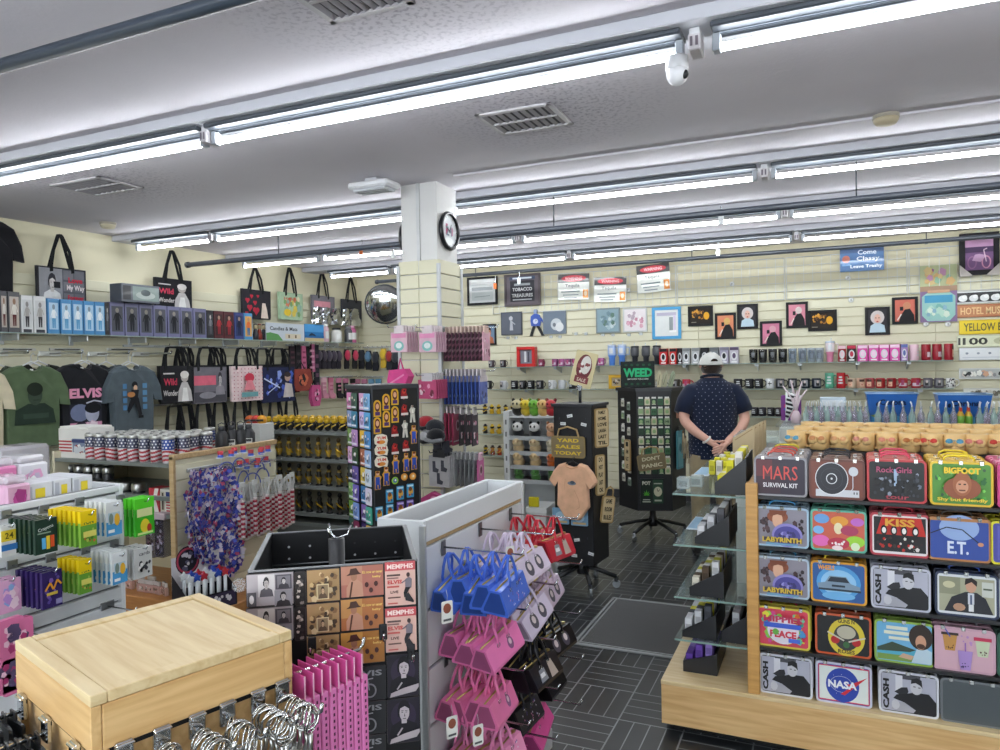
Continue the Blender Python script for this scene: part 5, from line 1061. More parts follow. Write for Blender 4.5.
for i,x in enumerate((156,165)):
 xc,zb,w,h=rY(x-5,514,x+5,556,3.32);g=G();g.prism(rrect(w,h,.02),-.03,.03,'#3d3a55');g.ly=-.03;g.speck(-w*.45,.02,w*.45,h-.02,['#8f8aa8','#6a3a4a','#c9c6d6','#2a2840'],24,.018,i+3);t=G();t.box(-w*.5,-.032,h-.03,w*.5,.032,h+.01,'#b9a9ae',b=.004)
 thing('candy_bag','clear bag of dark mixed candy hanging under the flag boxes, %s'%('left'if i==0 else'right'),'bag',[('bag_body',g,'film'),('header',t,'paper')],(xc,3.31,zb))
for i in range(7):
 p=P(130+(i%4)*11,592-(i//4)*7,Z=.27);g=G();g.box(-.035,-.012,0,.035,.012,.05,'#d9b3ac',b=.003);g.ly=-.012;g.speck(-.03,.004,.03,.046,['#f0e3de','#b0605c','#8a8078'],8,.012,i);q=G();q.box(-.03,-.008,.05,.03,.008,.075,'#e3dedb',b=.003)
 thing('candy_pack','pink candy pack on the brown base, %s from the left, %s row'%(ORD[i%4],('front','rear')[i//4]),'candy',[('pack',g,'film'),('twist_top',q,'film')],(p.x,min(3.6,max(3.38,p.y)),.246),rz=random.uniform(-.4,.4),group='candy packs on the brown base',scale=1.1)
def lei_parts(seed,n=34,w=.06,h=.36,cols=('#4a55b4','#3a44a0','#dcd8e8','#b8587c','#5c68c8','#6f5cb0','#e6d4de')):
 def f():
  rd=random.Random(seed);g=G();s=G();pts=[]
  for k in range(n):
   a=2*PI*k/n;x,z=w*math.sin(a)*(1.1-.25*math.cos(a)),-h/2+h/2*math.cos(a);y=-.02+.015*math.sin(a*3);pts.append((x,y,z))
   c=rd.choice(cols)
   for q in range(5):
    t=2*PI*q/5+rd.random();u=Vector((math.cos(t),rd.uniform(-.9,.5),math.sin(t)))*.034;v=Vector((-math.sin(t),0,math.cos(t)))*.015
    m=Vector((x,y,z));g.add([tuple(m),tuple(m+u*.6+v),tuple(m+u),tuple(m+u*.6-v)],[(0,1,2,3)],c if q%2 else rd.choice(cols))
  s.tube(pts,.003,5,'#c9c6d0',closed=True)
  return[('flowers',g,'cloth'),('cord',s,'cloth')]
 return f
lei=[(190,474),(197,473),(204,472),(211,471),(218,470),(225,470),(193,498),(201,503),(209,503),(217,500),(225,496),(231,492),(205,528),(213,526),(221,528),(228,527)]
for i,(x,y)in enumerate(lei):
 p=P(x,y,X=PX+.07+.02*(i%3));thing('flower_lei','patriotic flower lei on the slatwall panel, %s from the left in the %s tier'%(ORD[i%6 if i<12 else i-12],('top','middle','bottom')[i//6]),'garland',lei_parts(i%4,h=.36 if i<12 else.3),(p.x,p.y,p.z),rz=R90+random.uniform(-.4,.4),group='leis on the slatwall panel',key='lei%d%d'%(i%4,i//12))
def hb_parts():
 a=G();a.tube([(.07*math.cos(t),0,.08*math.sin(t))for t in[PI*k/12 for k in range(13)]],.005,6,'#5a6ab4');o=[('band',a,'gloss')]
 for s in(-1,1):
  q=G();q.tube([(s*.03,0,.07),(s*.04,0,.11)],.002,5,'#c9cdd6');h=G();cx=s*.042
  h.lathe([(.03,.112),(.03,.116),(.02,.117),(.019,.135),(.02,.16),(0,.16)],12,None,c=(cx,0,0),cols=['#dfe3ea','#dfe3ea','#3f62c4','#c23a44','#c23a44']);o+=[('spring',q,'gloss'),('mini_hat',h,'gloss')]
 return o
for i,(x,y)in enumerate(((226,460),(239,456),(243,469),(252,471),(262,466),(265,455),(256,458))):
 p=P(x,y,X=PX+.11);thing('party_headband','headband with tiny top hats, %s from the left above the striped sticks'%ORD[i],'headband',hb_parts,(p.x,p.y,p.z-.09),rz=R90+.2*(i%3-1),group='party headbands on the slatwall panel',key='hb',scale=.95)
def bead_parts():
 g=G();n=15
 for k in range(n):z=-.1-k*.017;g.lathe([(.012,z-.0085),(.0165,z),(.012,z+.0085)],8,'#a63144'if k%2 else'#dccfcf')
 c=G();c.prism([(-.012,-.09),(.012,-.09),(.028,-.005),(.02,0),(.0,-.07),(-.02,0),(-.028,-.005)],-.004,.004,'#cfd0cf');t=G();t.box(-.022,-.006,-.004,.022,.006,.03,'#d9d9d7',b=.002)
 return[('striped_body',g,'gloss'),('clip',c,'gloss'),('hang_tab',t,'gloss')]
for i in range(20):
 x=233+i*3.1;y=493-(i%4)*1.5-i*.65;p=P(x,y,X=PX+.08+.035*(i%4));thing('striped_noisemaker','red and white striped stick with a clear clip, %s from the left under the headbands'%ORD[i],'party toy',bead_parts,(p.x,p.y,p.z),rz=R90+random.uniform(-.3,.3),group='striped sticks on the slatwall panel',key='bead',scale=.98)
for i,(x0,x1,y)in enumerate(((186,226,467),(228,262,461),(232,294,489))):
 a,b=P(x0,y,X=PX),P(x1,y,X=PX);g=G();L=abs(b.y-a.y);g.box(-L/2,-.012,-.012,L/2,0,.012,'#c9cbca',b=.003);ps=[('rail',g,'steel')]
 for k in range(5):q=G();q.tube([(-L/2+L*(k+.5)/5,-.01,0),(-L/2+L*(k+.5)/5,-.2,0),(-L/2+L*(k+.5)/5,-.21,.015)],.003,6,'#cdd0d2');ps.append(('peg',q,'chrome'))
 thing('slat_rail',('slat rail carrying the leis','slat rail carrying the party headbands','slat rail carrying the striped sticks')[i]+' on the aisle panel','rail',ps,(PX,(a.y+b.y)/2,(a.z+b.z)/2),rz=R90,group='rails on the slatwall panel')
g=G();g.box(PX+.003,PY0+.03,0,PX+.36,PY1,.25,'#b27a47',b=.005)
thing('base_plinth','brown wood-grain plinth under the slatwall panel','plinth',[('base_plinth',g,'cardwood')])
p=P(211,598,X=PX+.2);bx=G();w,d=.3,.24
bx.add([(-w/2,-d/2,0),(w/2,-d/2,0),(w/2,d/2,0),(-w/2,d/2,0),(-w/2,-d/2,.1),(w/2,-d/2,.1),(w/2,d/2,.2),(-w/2,d/2,.2)],[(3,2,1,0),(0,1,5,4),(1,2,6,5),(2,3,7,6),(3,0,4,7)],'#23222a')
bx.ly=-d/2;bx.rect(-w*.47,.008,w*.47,.09,'#3a3048');bx.speck(-w*.45,.01,w*.45,.09,['#d9d4d8','#b84a5a','#8a88a0'],18,.02,4)
ba=G();ba.box(-w/2,d/2-.004,.1,w/2,d/2,.3,'#d9d6d9');ba.ly=d/2-.004;ba.disc(-.05,.27,.075,.09,'#26252d',20);ba.ring(-.05,.27,.07,.08,.012,'#b3455a');ba.speck(-.1,.2,0,.34,['#c9c4cc','#5a5870'],14,.018,8)
bin_=thing('counter_display_box','open black and white card box of noise clappers on the brown plinth','box',[('carton',bx,'paper'),('header_card',ba,'paper')],(PX+.2,p.y-.05,.25),rz=R90-.35)
for i in range(12):
 c=('#dfe3e6','#c23a44','#3454b8')[(i*2)%3];a=G();a.tube([(0,0,0),(0,0,.17)],.011,8,'#dfe4e8');q=G()
 q.prism([(.03*math.cos(PI/2+k*PI/5)*(1 if k%2==0 else.5),.19+.03*math.sin(PI/2+k*PI/5)*(1 if k%2==0 else.5))for k in range(10)],-.008,.008,c)
 co,si=math.cos(R90-.35),math.sin(R90-.35);lx,lyy=-.11+(i%6)*.044,-.05+(i//6)*.08
 thing('noise_clapper','%s star wand in the card box, %s from the left, %s row'%({'#dfe3e6':'white','#c23a44':'red','#3454b8':'blue'}[c],ORD[i%6],('front','rear')[i//6]),'party toy',[('handle',a,'gloss'),('star',q,'gloss')],(PX+.2+lx*co-lyy*si,p.y-.05+lx*si+lyy*co,.258),rz=R90-.35,group='star wands in the card box')
GY,GX0,GX1=5.9,-5.42,-3.75
zs=[P(300,y,Y=GY).z for y in(431.5,458.5,485.5,512.5)]
ps=[]
for z in zs+[.12]:
 q=G();q.box(GX0,GY,z-.02,GX1,GY+.34,z,'#9ba09f',b=.002);q.box(GX0,GY-.004,z-.03,GX1,GY,z+.006,'#7d8382');ps.append(('shelf_board',q,'satin'))
for x in(GX0-.02,GX1):q=G();q.box(x,GY-.01,0,x+.02,GY+.36,zs[0]+.02,'#c9ccca',b=.003);ps.append(('side_panel',q,'laminate'))
q=G();q.box(GX0,GY+.34,.1,GX1,GY+.36,zs[0]+.1,'#b9b5a2');ps.append(('back_panel',q,'laminate'));q=G();q.box(GX0,GY,0,GX1,GY+.34,.1,'#6f7270');ps.append(('base',q,'laminate'))
thing('shelf_unit','grey shelf unit of black and gold figurines between the totes and the sticker stand','shelf unit',ps)
def trophy(kind):
 def f():
  a,b_,c_={'gold':('#5d4a22','#b9983a','#1c1a18'),'dark':('#221f1c','#8a7430','#15151a'),'bead':('#141416','#2a241a','#0f0f12')}[kind]
  g=G();g.lathe([(.036,0),(.036,.012),(.016,.02),(.03,.06),(.034,.085),(.02,.11),(.026,.135),(.012,.16)],12,None,cols=[c_,c_,b_,b_,a,a,b_])
  h=G();h.ell((0,0,.18),(.022,.022,.026),c_ if kind!='gold'else'#4a3a20',10,7);d=G();d.tube([(-.03,-.02,.11),(0,-.036,.085),(.035,-.03,.06),(.05,-.02,.045)],.007,6,'#c9a233')
  return[('figure',g,'gloss'),('head',h,'gloss'),('held_prop',d,'metal')]
 return f
def bird():
 def f():
  g=G();g.ell((0,0,.05),(.036,.04,.048),'#1d1d1f',10,8);h=G();h.ell((0,-.01,.105),(.032,.034,.03),'#d6b02c',10,8);k=G();k.lathe([(.034,.118),(.02,.135),(.0,.14)],10,'#c9a027',c=(0,-.008,0));s=G();s.tube([(-.036,-.02,.03),(0,-.045,.05),(.036,-.02,.07)],.006,6,'#e0c04a')
  return[('body',g,'gloss'),('head',h,'gloss',[('cap',k,'gloss')]),('sash',s,'gloss')]
 return f
for r,(z,kind,nm)in enumerate(zip(zs,('bird','gold','dark','bead'),('top','second','third','fourth'))):
 n=17 if r==0 else 13
 for i in range(n):
  xx=GX0+.08+i*(GX1-GX0-.16)/(n-1)
  kd=kind if r==0 or i%4 or kind!='gold'else'dark'
  thing('novelty_figurine','%s, %s from the left, %s shelf of the grey unit'%({'bird':'black and yellow capped figurine','gold':'gold figurine','dark':'black figurine with gold trim','bead':'black beaded figurine'}[kd],ORD[i],nm),'figurine',bird()if kd=='bird'else trophy(kd),(xx,GY+.07,z),rz=random.uniform(-.5,.5),group='figurines on the grey shelf unit',key='tr'+kd,scale=1.05)
for i in range(17):
 xx=GX0+.1+i*(GX1-GX0-.16)/17
 thing('novelty_figurine','black and yellow capped figurine, %s from the left, rear row, top grey shelf'%ORD[i],'figurine',bird(),(xx,GY+.2,zs[0]),rz=random.uniform(-.5,.5),group='figurines on the grey shelf unit',key='trbird',scale=1.1)
for i,(x,c)in enumerate(((250,'#c9622c'),(256,'#c23a34'),(262,'#d9992c'))):
 p=P(x,420,Y=5.6);g=G();g.ell((0,0,.05),(.05,.05,.05),c,12,8);k=G();k.tube([(-.045,-.03,.05),(0,-.06,.05),(.045,-.03,.05)],.012,6,'#2a1f1c');thing('novelty_ball','%s round headed toy on the white carton, %s from the left'%(('orange','red','amber')[i],ORD[i]),'toy',[('ball',g,'gloss'),('band',k,'gloss')],(p.x,5.6,p.z-.05))
a=P(256,423,Y=5.6);g=G();g.box(-.14,-.1,0,.14,.1,a.z-.0,'#d0d2d0',b=.004);thing('display_pedestal','white pedestal under the round headed toys, left of the figurine shelves','pedestal',[('display_pedestal',g,'laminate')],(a.x,5.6,0))
WX,WY0,WY1,WT=-2.65,.75,2.09,1.243
fa=G();slots=[P(123,y,d=3.0).z for y in(491.5,538,584,599)]
zz=[.1]+sorted(slots)+[WT]
for a,b in zip(zz,zz[1:]):fa.box(WX-.022,WY0,a+.004,WX,WY1,b-.006,'#d9dcdf',b=.003)
bk=G();bk.box(WX-.03,WY0,.1,WX-.02,WY1,WT-.004,'#8f9295');ep=G();ep.box(WX-.62,WY1-.02,0,WX+.002,WY1,WT,'#dfe2e4',b=.003);ep2=G();ep2.box(WX-.62,WY0-.02,0,WX+.002,WY0,WT,'#dfe2e4',b=.003)
tp=G();tp.box(WX-.62,WY0,WT-.06,WX-.03,WY1,WT-.04,'#dadde0',b=.003);bp=G();bp.box(WX-.62,WY0,.1,WX-.6,WY1,WT-.05,'#d9dcdf');bs=G();bs.box(WX-.62,WY0,0,WX+.25,WY1,.1,'#cfd2d5',b=.004)
ps=[('slatwall_panel',fa,'laminate'),('core',bk,'matte'),('end_panel',ep,'laminate'),('end_panel',ep2,'laminate'),('top_shelf',tp,'laminate'),('back_panel',bp,'laminate'),('base',bs,'laminate')]
thing('white_gondola','white slatwall gondola at the left edge hung with card packs','display unit',ps)
def pack(w,h,body,draw,head=None,th=.012):
 def f():
  b=G();b.prism([(-w/2,0),(w/2,0),(w/2,h),(w*.12,h),(.006,h+.0),(-w/2,h)],-th,0,body);b.ly=-th;draw(b,-w/2,0,w/2,h)
  o=[('pack',b,'gloss')]
  if head:
   q=G();q.box(-w/2-.001,-th-.0015,h-.03,w/2+.001,.0012,h+.012,head,b=.001);o.append(('header_card',q,'paper'))
  return o
 return f
def k_green(g,a,b,c,d):
 w,h=c-a,d-b;g.text('Crayons',a+w/2,b+.66*h,.13*h,'#cfd6cf',w=.7*w,rot=.22);g.rect(a+.1*w,b+.58*h,a+.7*w,b+.62*h,'#8aa08c');g.rect(a+.28*w,b+.14*h,a+.46*w,b+.46*h,'#5aa6d6');g.rect(a+.48*w,b+.12*h,a+.64*w,b+.5*h,'#e0c23a');g.rect(a+.66*w,b+.16*h,a+.84*w,b+.5*h,'#d5562c')
def k_yel(g,a,b,c,d):
 w,h=c-a,d-b;g.rect(a,b,c,b+.66*h,'#6aa33c');g.rect(a,b+.66*h,c,d,'#e6c81c');g.text('FUN',a+w/2,b+.68*h,.13*h,'#3a6a2a',w=.6*w,bold=.03);g.speck(a+.1*w,b+.05*h,c-.1*w,b+.6*h,['#b9c95a','#8fbf5a','#c96a3a','#4a7a2c'],10,.12*w,2);g.rect(a+.1*w,b+.3*h,c-.1*w,b+.48*h,'#d9d46a')
def k_blue(g,a,b,c,d):
 w,h=c-a,d-b;g.rect(a,b,c,b+.45*h,'#4f9fd6');g.rect(a,b+.45*h,c,d,'#dfe6ea');g.rect(a+.12*w,b+.38*h,c-.12*w,b+.8*h,'#b9d0dd');g.disc(a+.68*w,b+.5*h,.18*w,.2*h,'#e8b43a');g.disc(a+.3*w,b+.55*h,.14*w,.18*h,'#7d8f86');g.rect(a+.1*w,b+.1*h,a+.5*w,b+.2*h,'#f0f3f3')
def k_brt(g,a,b,c,d):
 w,h=c-a,d-b;g.rect(a,b,c,d,'#3fae2c');g.rect(a+.1*w,b+.55*h,c-.1*w,b+.78*h,'#d9e0a0');g.disc(a+.5*w,b+.28*h,.24*w,.2*h,'#e0d03a');g.disc(a+.72*w,b+.2*h,.12*w,.12*h,'#b0402c');g.rect(a+.1*w,b+.04*h,c-.1*w,b+.1*h,'#c3d98a')
def k_pur(g,a,b,c,d):
 w,h=c-a,d-b;g.speck(a,b,c,d,['#5a4a94','#241a44','#7a5aa8'],12,.14*w,4);g.line([(a+.1*w,b+.5*h),(a+.35*w,b+.7*h),(a+.5*w,b+.5*h),(a+.7*w,b+.74*h),(a+.9*w,b+.6*h)],.09*w,'#d9962c');g.rect(a+.15*w,b+.36*h,a+.7*w,b+.44*h,'#c9b04a');g.rect(a+.6*w,b+.08*h,a+.9*w,b+.22*h,'#8f8ab4')
def k_grey(g,a,b,c,d):
 w,h=c-a,d-b;g.rect(a,b,c,d,'#d3d4d2');g.speck(a+.05*w,b+.05*h,c-.05*w,b+.6*h,['#1f2023','#3a3b40','#f0f0ee'],18,.12*w,6);g.text('cards',a+w/2,b+.76*h,.12*h,'#33343a',w=.6*w)
def k_wht(g,a,b,c,d):
 w,h=c-a,d-b;g.rect(a,b+.5*h,c,b+.86*h,'#e3c93a');g.text('24',a+w/2,b+.58*h,.2*h,'#5a5420');g.rect(a,b+.2*h,c,b+.4*h,'#3f7fc4')
def k_pink(g,a,b,c,d):g.speck(a,b,c,d,['#e8b9d4','#b98fd0','#f3d9e6','#8fb0dd'],16,.02,3)
pk=[((-1,524,15,556),2,k_wht,'#dfe0de',None,'white, yellow and blue card pack'),((33,517,55,553),6,k_green,'#22382c',None,'dark green crayon pack'),((78,512,94.5,546),7,k_yel,'#7fae3f','#e8c80f','green pack with a yellow header'),((104,503,119.5,535),5,k_blue,'#cfd9df','#dfe3e4','white and blue toy pack'),((133,499,152,535),3,k_brt,'#3fae2c','#57d02c','bright green pack'),
((-4,578,19,612),3,k_pink,'#dca9cb',None,'pink and lilac pack'),((40,569,60,607),6,k_pur,'#33265c',None,'purple pack with orange lettering'),((77,561,89.5,593),5,k_yel,'#7fae3f','#e8c80f','green pack with a yellow header'),((110,553,125,583),5,k_blue,'#cfd9df','#dfe3e4','white and blue toy pack'),((132,546,150,577),4,k_grey,'#d3d4d2',None,'grey and black card pack')]
for i,(bx,n,fn,c,hd,wd_)in enumerate(pk):
 row=0 if i<5 else 1
 xf=WX+.05+.026*n
 yc,zb,w,h=rX(*bx,xf)
 if yc>WY1-.02 and False:continue
 for k in range(n):
  thing('card_pack','%s, %s left hooks, %s'%(wd_,('upper','lower')[row],'foremost'if k==n-1 else'%s from the panel'%ORD[k]),'card pack',pack(w,h*.96,c,fn,hd),(xf-.026*(n-1-k),yc,zb),rz=R90+random.uniform(-.03,.03),group='card packs on the white gondola',key='pack%d'%i)
 q=G();q.tube([(0,0,0),(0,-.026*n-.08,0),(0,-.026*n-.09,.015)],.003,6,'#c9cdd0');r=G();r.box(-.02,-.006,-.012,.02,0,.02,'#8f9295',b=.002)
 thing('peg_hook','chrome peg hook through the %s%s, %s row'%(wd_,'s',('upper','lower')[row]),'hook',[('rod',q,'chrome'),('bracket',r,'steel')],(WX,yc,zb+h-.008),rz=R90,group='pegs on the white gondola')
for i,x in enumerate((25,107)):
 p=P(x,(632,606)[i],X=WX);q=G();q.tube([(0,0,0),(0,-.16,0),(0,-.17,.015)],.003,6,'#c9cdd0');r=G();r.box(-.03,-.006,-.012,.03,0,.02,'#8f9295',b=.002);thing('peg_hook','empty chrome peg hook low on the white gondola, %s one'%('left'if i==0 else'right'),'hook',[('rod',q,'chrome'),('bracket',r,'steel')],(WX,p.y,p.z),rz=R90)
for i,(x0,x1,xl)in enumerate(((19,50,36),(50,69,55),(69,90,78))):
 yc,zb,w,h=rX(x0,481,x1,500,WX-.06);g=G();g.box(-w/2+.003,-.1,0,w/2-.003,.1,.09,'#d9dbe0',b=.002);g.ly=-.1
 l=G();l.ly=-.1006;l.rect(-w*.1,.03,w*.22,.07,'#e6cf3a');l.rect(-w*.42,.01,-w*.2,.08,'#b9bcc6')
 thing('carton','white carton with a yellow price label on the white gondola top, %s from the left'%ORD[i],'box',[('carton_body',g,'paper'),('price_label',l,'paper')],(WX-.14,yc,WT-.04),rz=R90,group='white cartons on the gondola top')
for i,(x0,x1,y0,y1,c,cols,lb)in enumerate(((-8,18,484,512,'#d9a9c4',['#c4559a','#f0dbe6','#a33f80'],'pink patterned carton at the left edge of the gondola top'),(-12,8,453,482,'#d87fae',['#f3d3e3','#c4508f','#e9a9c9'],'clear-wrapped hot pink pack at the left edge'),(9,39,452,483,'#dfdde4',['#f3f3f5','#c9b9d0','#e3a9cc'],'clear-wrapped white and pink pack on the white gondola'))):
 yc,zb,w,h=rX(x0,y0,x1,y1,WX-.1-.14*(i>0));g=G();hh=.1 if i==0 else.15;g.box(-w/2,-.08,0,w/2,.06,hh,c,b=.008);g.ly=-.08;g.speck(-w/2+.01,.01,w/2-.01,hh-.01,cols,16,.03,i);q=G();q.box(-w/2+.005,-.07,hh,w/2-.005,.05,hh+.03,'#e3e1e6',b=.01)
 thing('wrapped_pack',lb,'pack',[('pack_body',g,'gloss'),('wrap_top',q,'film')],(WX-.1-.16*(i>0),yc,WT-.04+(.0 if i==0 else.0)),rz=R90,group='pink packs on the gondola top')
for i,x in enumerate((6,24)):
 p=P(x,447,X=WX-.45);g=G();g.box(-.07,-.07,0,.07,.07,.2,'#c9c6cc',b=.012);g.ly=-.07;g.speck(-.06,.02,.06,.18,['#eeeef0','#a9a4ae','#d9d4dc'],14,.03,i+9);thing('wrapped_pack','grey shiny wrapped pack at the back of the gondola top, %s one'%('left'if i==0 else'right'),'pack',[('wrapped_pack',g,'film')],(WX-.45,p.y,WT-.04),rz=R90,group='grey packs at the back of the gondola top')
for i in range(4):
 p=P(6+(i%2)*9,655+(i//2)*36,X=WX+.2);g=G();g.prism(rrect(.1,.12,.012),-.02,0,'#d9749f');g.ly=-.02;g.speck(-.045,.01,.045,.11,['#f0c4d6','#a83a6c','#5a4a6a'],10,.02,i);thing('card_pack','pink pack low on the white gondola, half behind the wooden cube, %s'%ORD[i],'card pack',[('card_pack',g,'gloss')],(p.x,p.y,p.z),rz=R90,group='low pink packs on the white gondola')
# STANDS AROUND THE COLUMN
def stand_at(x,y,rz):return Matrix.Translation((x,y,0))@Matrix.Rotation(rz,4,'Z')
def on(M,lx,ly,z):v=M@Vector((lx,ly,z));return(v.x,v.y,v.z)
SA=PI/3;SM=stand_at(-2.28,3.36,SA)
W_,D_=.29,.34
g=G();g.box(0,0,.08,W_,D_,1.585,'#1b1c20',b=.004);t=G();t.box(-.006,-.006,1.575,W_+.006,D_+.006,1.6,'#34363b',b=.003);b=G();b.lathe([(.24,0),(.24,.02),(.05,.04),(.04,.09)],20,'#26272b',c=(W_/2,D_/2,0))
e=G()
for x in(0,W_):e.box(x-.004,-.006,.08,x+.004,0,1.585,'#3d3f45')
thing('sticker_stand','tall black four-sided stand covered in stickers, before the column','display stand',[('board',g,'satin'),('cap',t,'satin'),('base',b,'satin'),('corner_strip',e,'satin')],(-2.28,3.36,0),rz=SA)
def zy(y):return 1.585-(y-388)*.00553
def stk(kind):
 def f():
  g=G();
  def outl(pts,c,c2=None):g.prism(pts,-.003,0,c)
  if kind=='arch':
   pts=[(-.024,0),(.024,0),(.024,.075)]+[(.024*math.cos(a),.075+.024*math.sin(a))for a in[PI*k/8 for k in range(1,8)]]+[(-.024,.075)]
   outl(pts,'#d6a52c');g.ly=-.003;g.disc(0,.06,.017,.03,'#5a2f2a',14);g.disc(0,.062,.011,.017,'#d3a184',12);g.rect(-.016,.008,.016,.03,'#4a2f6a')
  if kind=='red':
   outl([(-.02,.02),(.0,.005),(.024,.03),(.016,.05),(.02,.07),(-.004,.08),(-.018,.06)],'#8e2328');g.ly=-.003;g.disc(0,.055,.012,.014,'#c23a34',10);g.rect(-.022,.012,.026,.026,'#d9cfcb');g.disc(.002,.06,.006,.007,'#3a1518',8)
  if kind=='white':
   outl([(-.018,0),(-.006,0),(0,.04),(.008,0),(.02,0),(.014,.06),(.02,.085),(.008,.09),(.006,.105),(-.006,.105),(-.01,.09),(-.022,.075),(-.012,.055)],'#c9c6bc');g.ly=-.003;g.disc(0,.098,.007,.008,'#8d7a6a',10);g.rect(-.004,.045,.006,.08,'#e6e3da');g.rect(-.01,.05,.012,.054,'#8a7f6a')
  if kind=='blue':
   outl([(-.02,0),(-.003,0),(0,.03),(.004,0),(.02,0),(.018,.055),(.026,.075),(.012,.085),(.014,.11),(-.012,.112),(-.014,.085),(-.026,.07),(-.018,.05)],'#d29a3a');g.ly=-.003;g.rect(-.014,.028,.014,.075,'#2f4fb4');g.disc(0,.096,.01,.011,'#d9ab8e',10);g.disc(0,.104,.011,.007,'#7a3f22',10);g.rect(-.016,.004,-.004,.03,'#27408f');g.rect(.004,.004,.016,.03,'#27408f')
  if kind=='splash':
   outl([(-.042,.012),(-.02,.0),(.01,.006),(.036,0),(.044,.03),(.036,.058),(.01,.068),(-.03,.066),(-.046,.044)],'#e3dccb');g.ly=-.003;g.text('YUM',0,.036,.018,'#c9453a',w=.06,bold=.04);g.disc(.0,.02,.026,.012,'#d98a3a');g.disc(-.02,.022,.01,.008,'#b8403a',8)
  if kind in('gcirc','ocirc'):
   outl([(.022*math.cos(a),.022+.022*math.sin(a))for a in[2*PI*k/18 for k in range(18)]],'#8fc43a'if kind=='gcirc'else'#d98f3a');g.ly=-.003;g.disc(0,.022,.014,.014,'#2f6fb0'if kind=='gcirc'else'#e0b56a',14);g.disc(.002,.024,.006,.007,'#e8e0d0',8)
  if kind in('bcard','pcard'):
   outl(rrect(.048,.082,.004,2),'#3f9ccc'if kind=='bcard'else'#6a4fa8');g.ly=-.003;g.disc(.002,.036,.017,.026,'#d9a23c',12);g.disc(.0,.052,.012,.014,'#7a4a2c',10);g.rect(-.02,.066,.02,.077,'#bfe0ee'if kind=='bcard'else'#c9b9e6');g.speck(-.02,.006,.02,.03,['#2f5f9a','#e6d3a0','#b0503a'],5,.009,3)
  return[('sticker',g,'gloss')]
 return f
SW={'arch':'yellow arched portrait sticker','red':'red and black face sticker','white':'white-suited figure sticker','blue':'blue-suited figure sticker with a yellow outline','splash':'cream cloud-shaped lettered sticker','gcirc':'round green sticker','ocirc':'round orange sticker','bcard':'sky blue picture card','pcard':'purple picture card'}
stl=[('arch',182,185),('arch',225,155),('arch',268,130),('arch',182,270),('arch',226,240),('arch',269,220),('red',313,110),('red',315,195),('red',266,300),('red',267,390),('red',322,380),('white',357,225),('white',319,300),('blue',364,335),('blue',272,480),('blue',325,475),('blue',365,470),('blue',183,550),('blue',225,535),
('splash',200,330),('splash',202,382),('splash',202,440),('gcirc',268,533),('ocirc',315,520),('ocirc',358,522),('bcard',241,625),('bcard',294,615),('bcard',345,610),('bcard',190,705),('bcard',242,700),('pcard',295,695),('pcard',344,692)]
cn={}
for k,x,y in stl:
 cn[k]=cn.get(k,0)+1;X,Y=340+x/5,380+y/5
 lx=(X-371-.018*(Y-388))/46*W_
 thing('sticker','%s, %s of its kind on the sticker stand'%(SW[k],ORD[cn[k]-1]),'sticker',stk(k),on(SM,lx,-.001,zy(Y)),rz=SA,group='stickers on the stand front',key='stk'+k,scale=.93)
rd=random.Random(11)
palr=[['#d98ab8','#4a6a5a','#d9a3c9','#7fb0d9'],['#8fa0c9','#3f7f9a','#c9b0e0','#5aa0d0'],['#6a8f4a','#b98fc9','#e6b93a','#4f8fc9'],['#d9a8d0','#3a5a3a','#b06a4a','#9ab9e0'],['#2f3f2f','#6a5aa8','#d9c04a','#c9d8e6'],['#8fc46a','#7a6ac4','#3a7fb4','#e0d8e6'],['#6a9a3a','#7a9ad6','#8a6ab4','#4fb49a'],['#2a5a4a','#7a2a4a','#3a2a6a','#e6c44a'],['#2a2a30','#8a2a5a','#4a3a9a','#d98a3a'],['#5a2a2a','#7a1f2a','#4a2a6a','#9ac4e0']]
def lcard(sd):
 def f():
  g=G();r_=random.Random(sd);g.prism(rrect(.07,.09,.005,2),-.004,0,None);g.ly=-.004;g.disc(r_.uniform(-.01,.01),.045,.022,.025,.55,12);g.disc(.0,.052,.012,.014,1.0 if sd%2 else'#e3e3e6',10);g.rect(-.028,.008,.028,.018,'#dcdce2');g.speck(-.03,.02,.03,.08,['#f0d9c9','#3a3a4a'],4,.01,sd);return[('picture_card',g,'gloss')]
 return f
for r,row in enumerate(palr):
 for q in range(4):
  ly=.03+.083*(3-q);M2=SM@Matrix.Translation((-.003-.012*(q%2),ly,0))
  v=M2@Vector((0,.0,1.46-r*.105));
  thing('picture_card','picture card on the side of the sticker stand, %s row, %s from the left'%(ORD[r],ORD[q]),'card',lcard((r+q)%4),(v.x,v.y,v.z),rz=SA-PI/2,group='picture cards on the stand side',color=row[q],key='lc%d'%((r+q)%4),scale=1.05)
def cpack(w,h,draw,body,head):
 def f():
  b=G();b.prism([(-w/2,0),(w/2,0),(w/2,h),(-w/2,h)],-.008,0,body);b.ly=-.008;draw(b,-w/2,0,w/2,h);q=G();q.box(-w*.3,-.01,h-.01,w*.3,.001,h+.045,head,b=.002);return[('pack_body',b,'cloth'),('hang_card',q,'paper')]
 return f
def p_chev(g,a,b,c,d):
 w,h=c-a,d-b
 for k in range(4):g.poly([(a,b+(.1+.2*k)*h),(a+.5*w,b+(.2+.2*k)*h),(c,b+(.1+.2*k)*h),(c,b+(.18+.2*k)*h),(a+.5*w,b+(.28+.2*k)*h),(a,b+(.18+.2*k)*h)],('#b9788f','#d9b3bf')[k%2])
def p_blue(g,a,b,c,d):g.rect(a,d-.22*(d-b),c,d,'#c9bfc4');g.speck(a,b,c,d-.2*(d-b),['#5a78c4','#22346e','#8fa3d6','#1b2448'],12,.02,2)
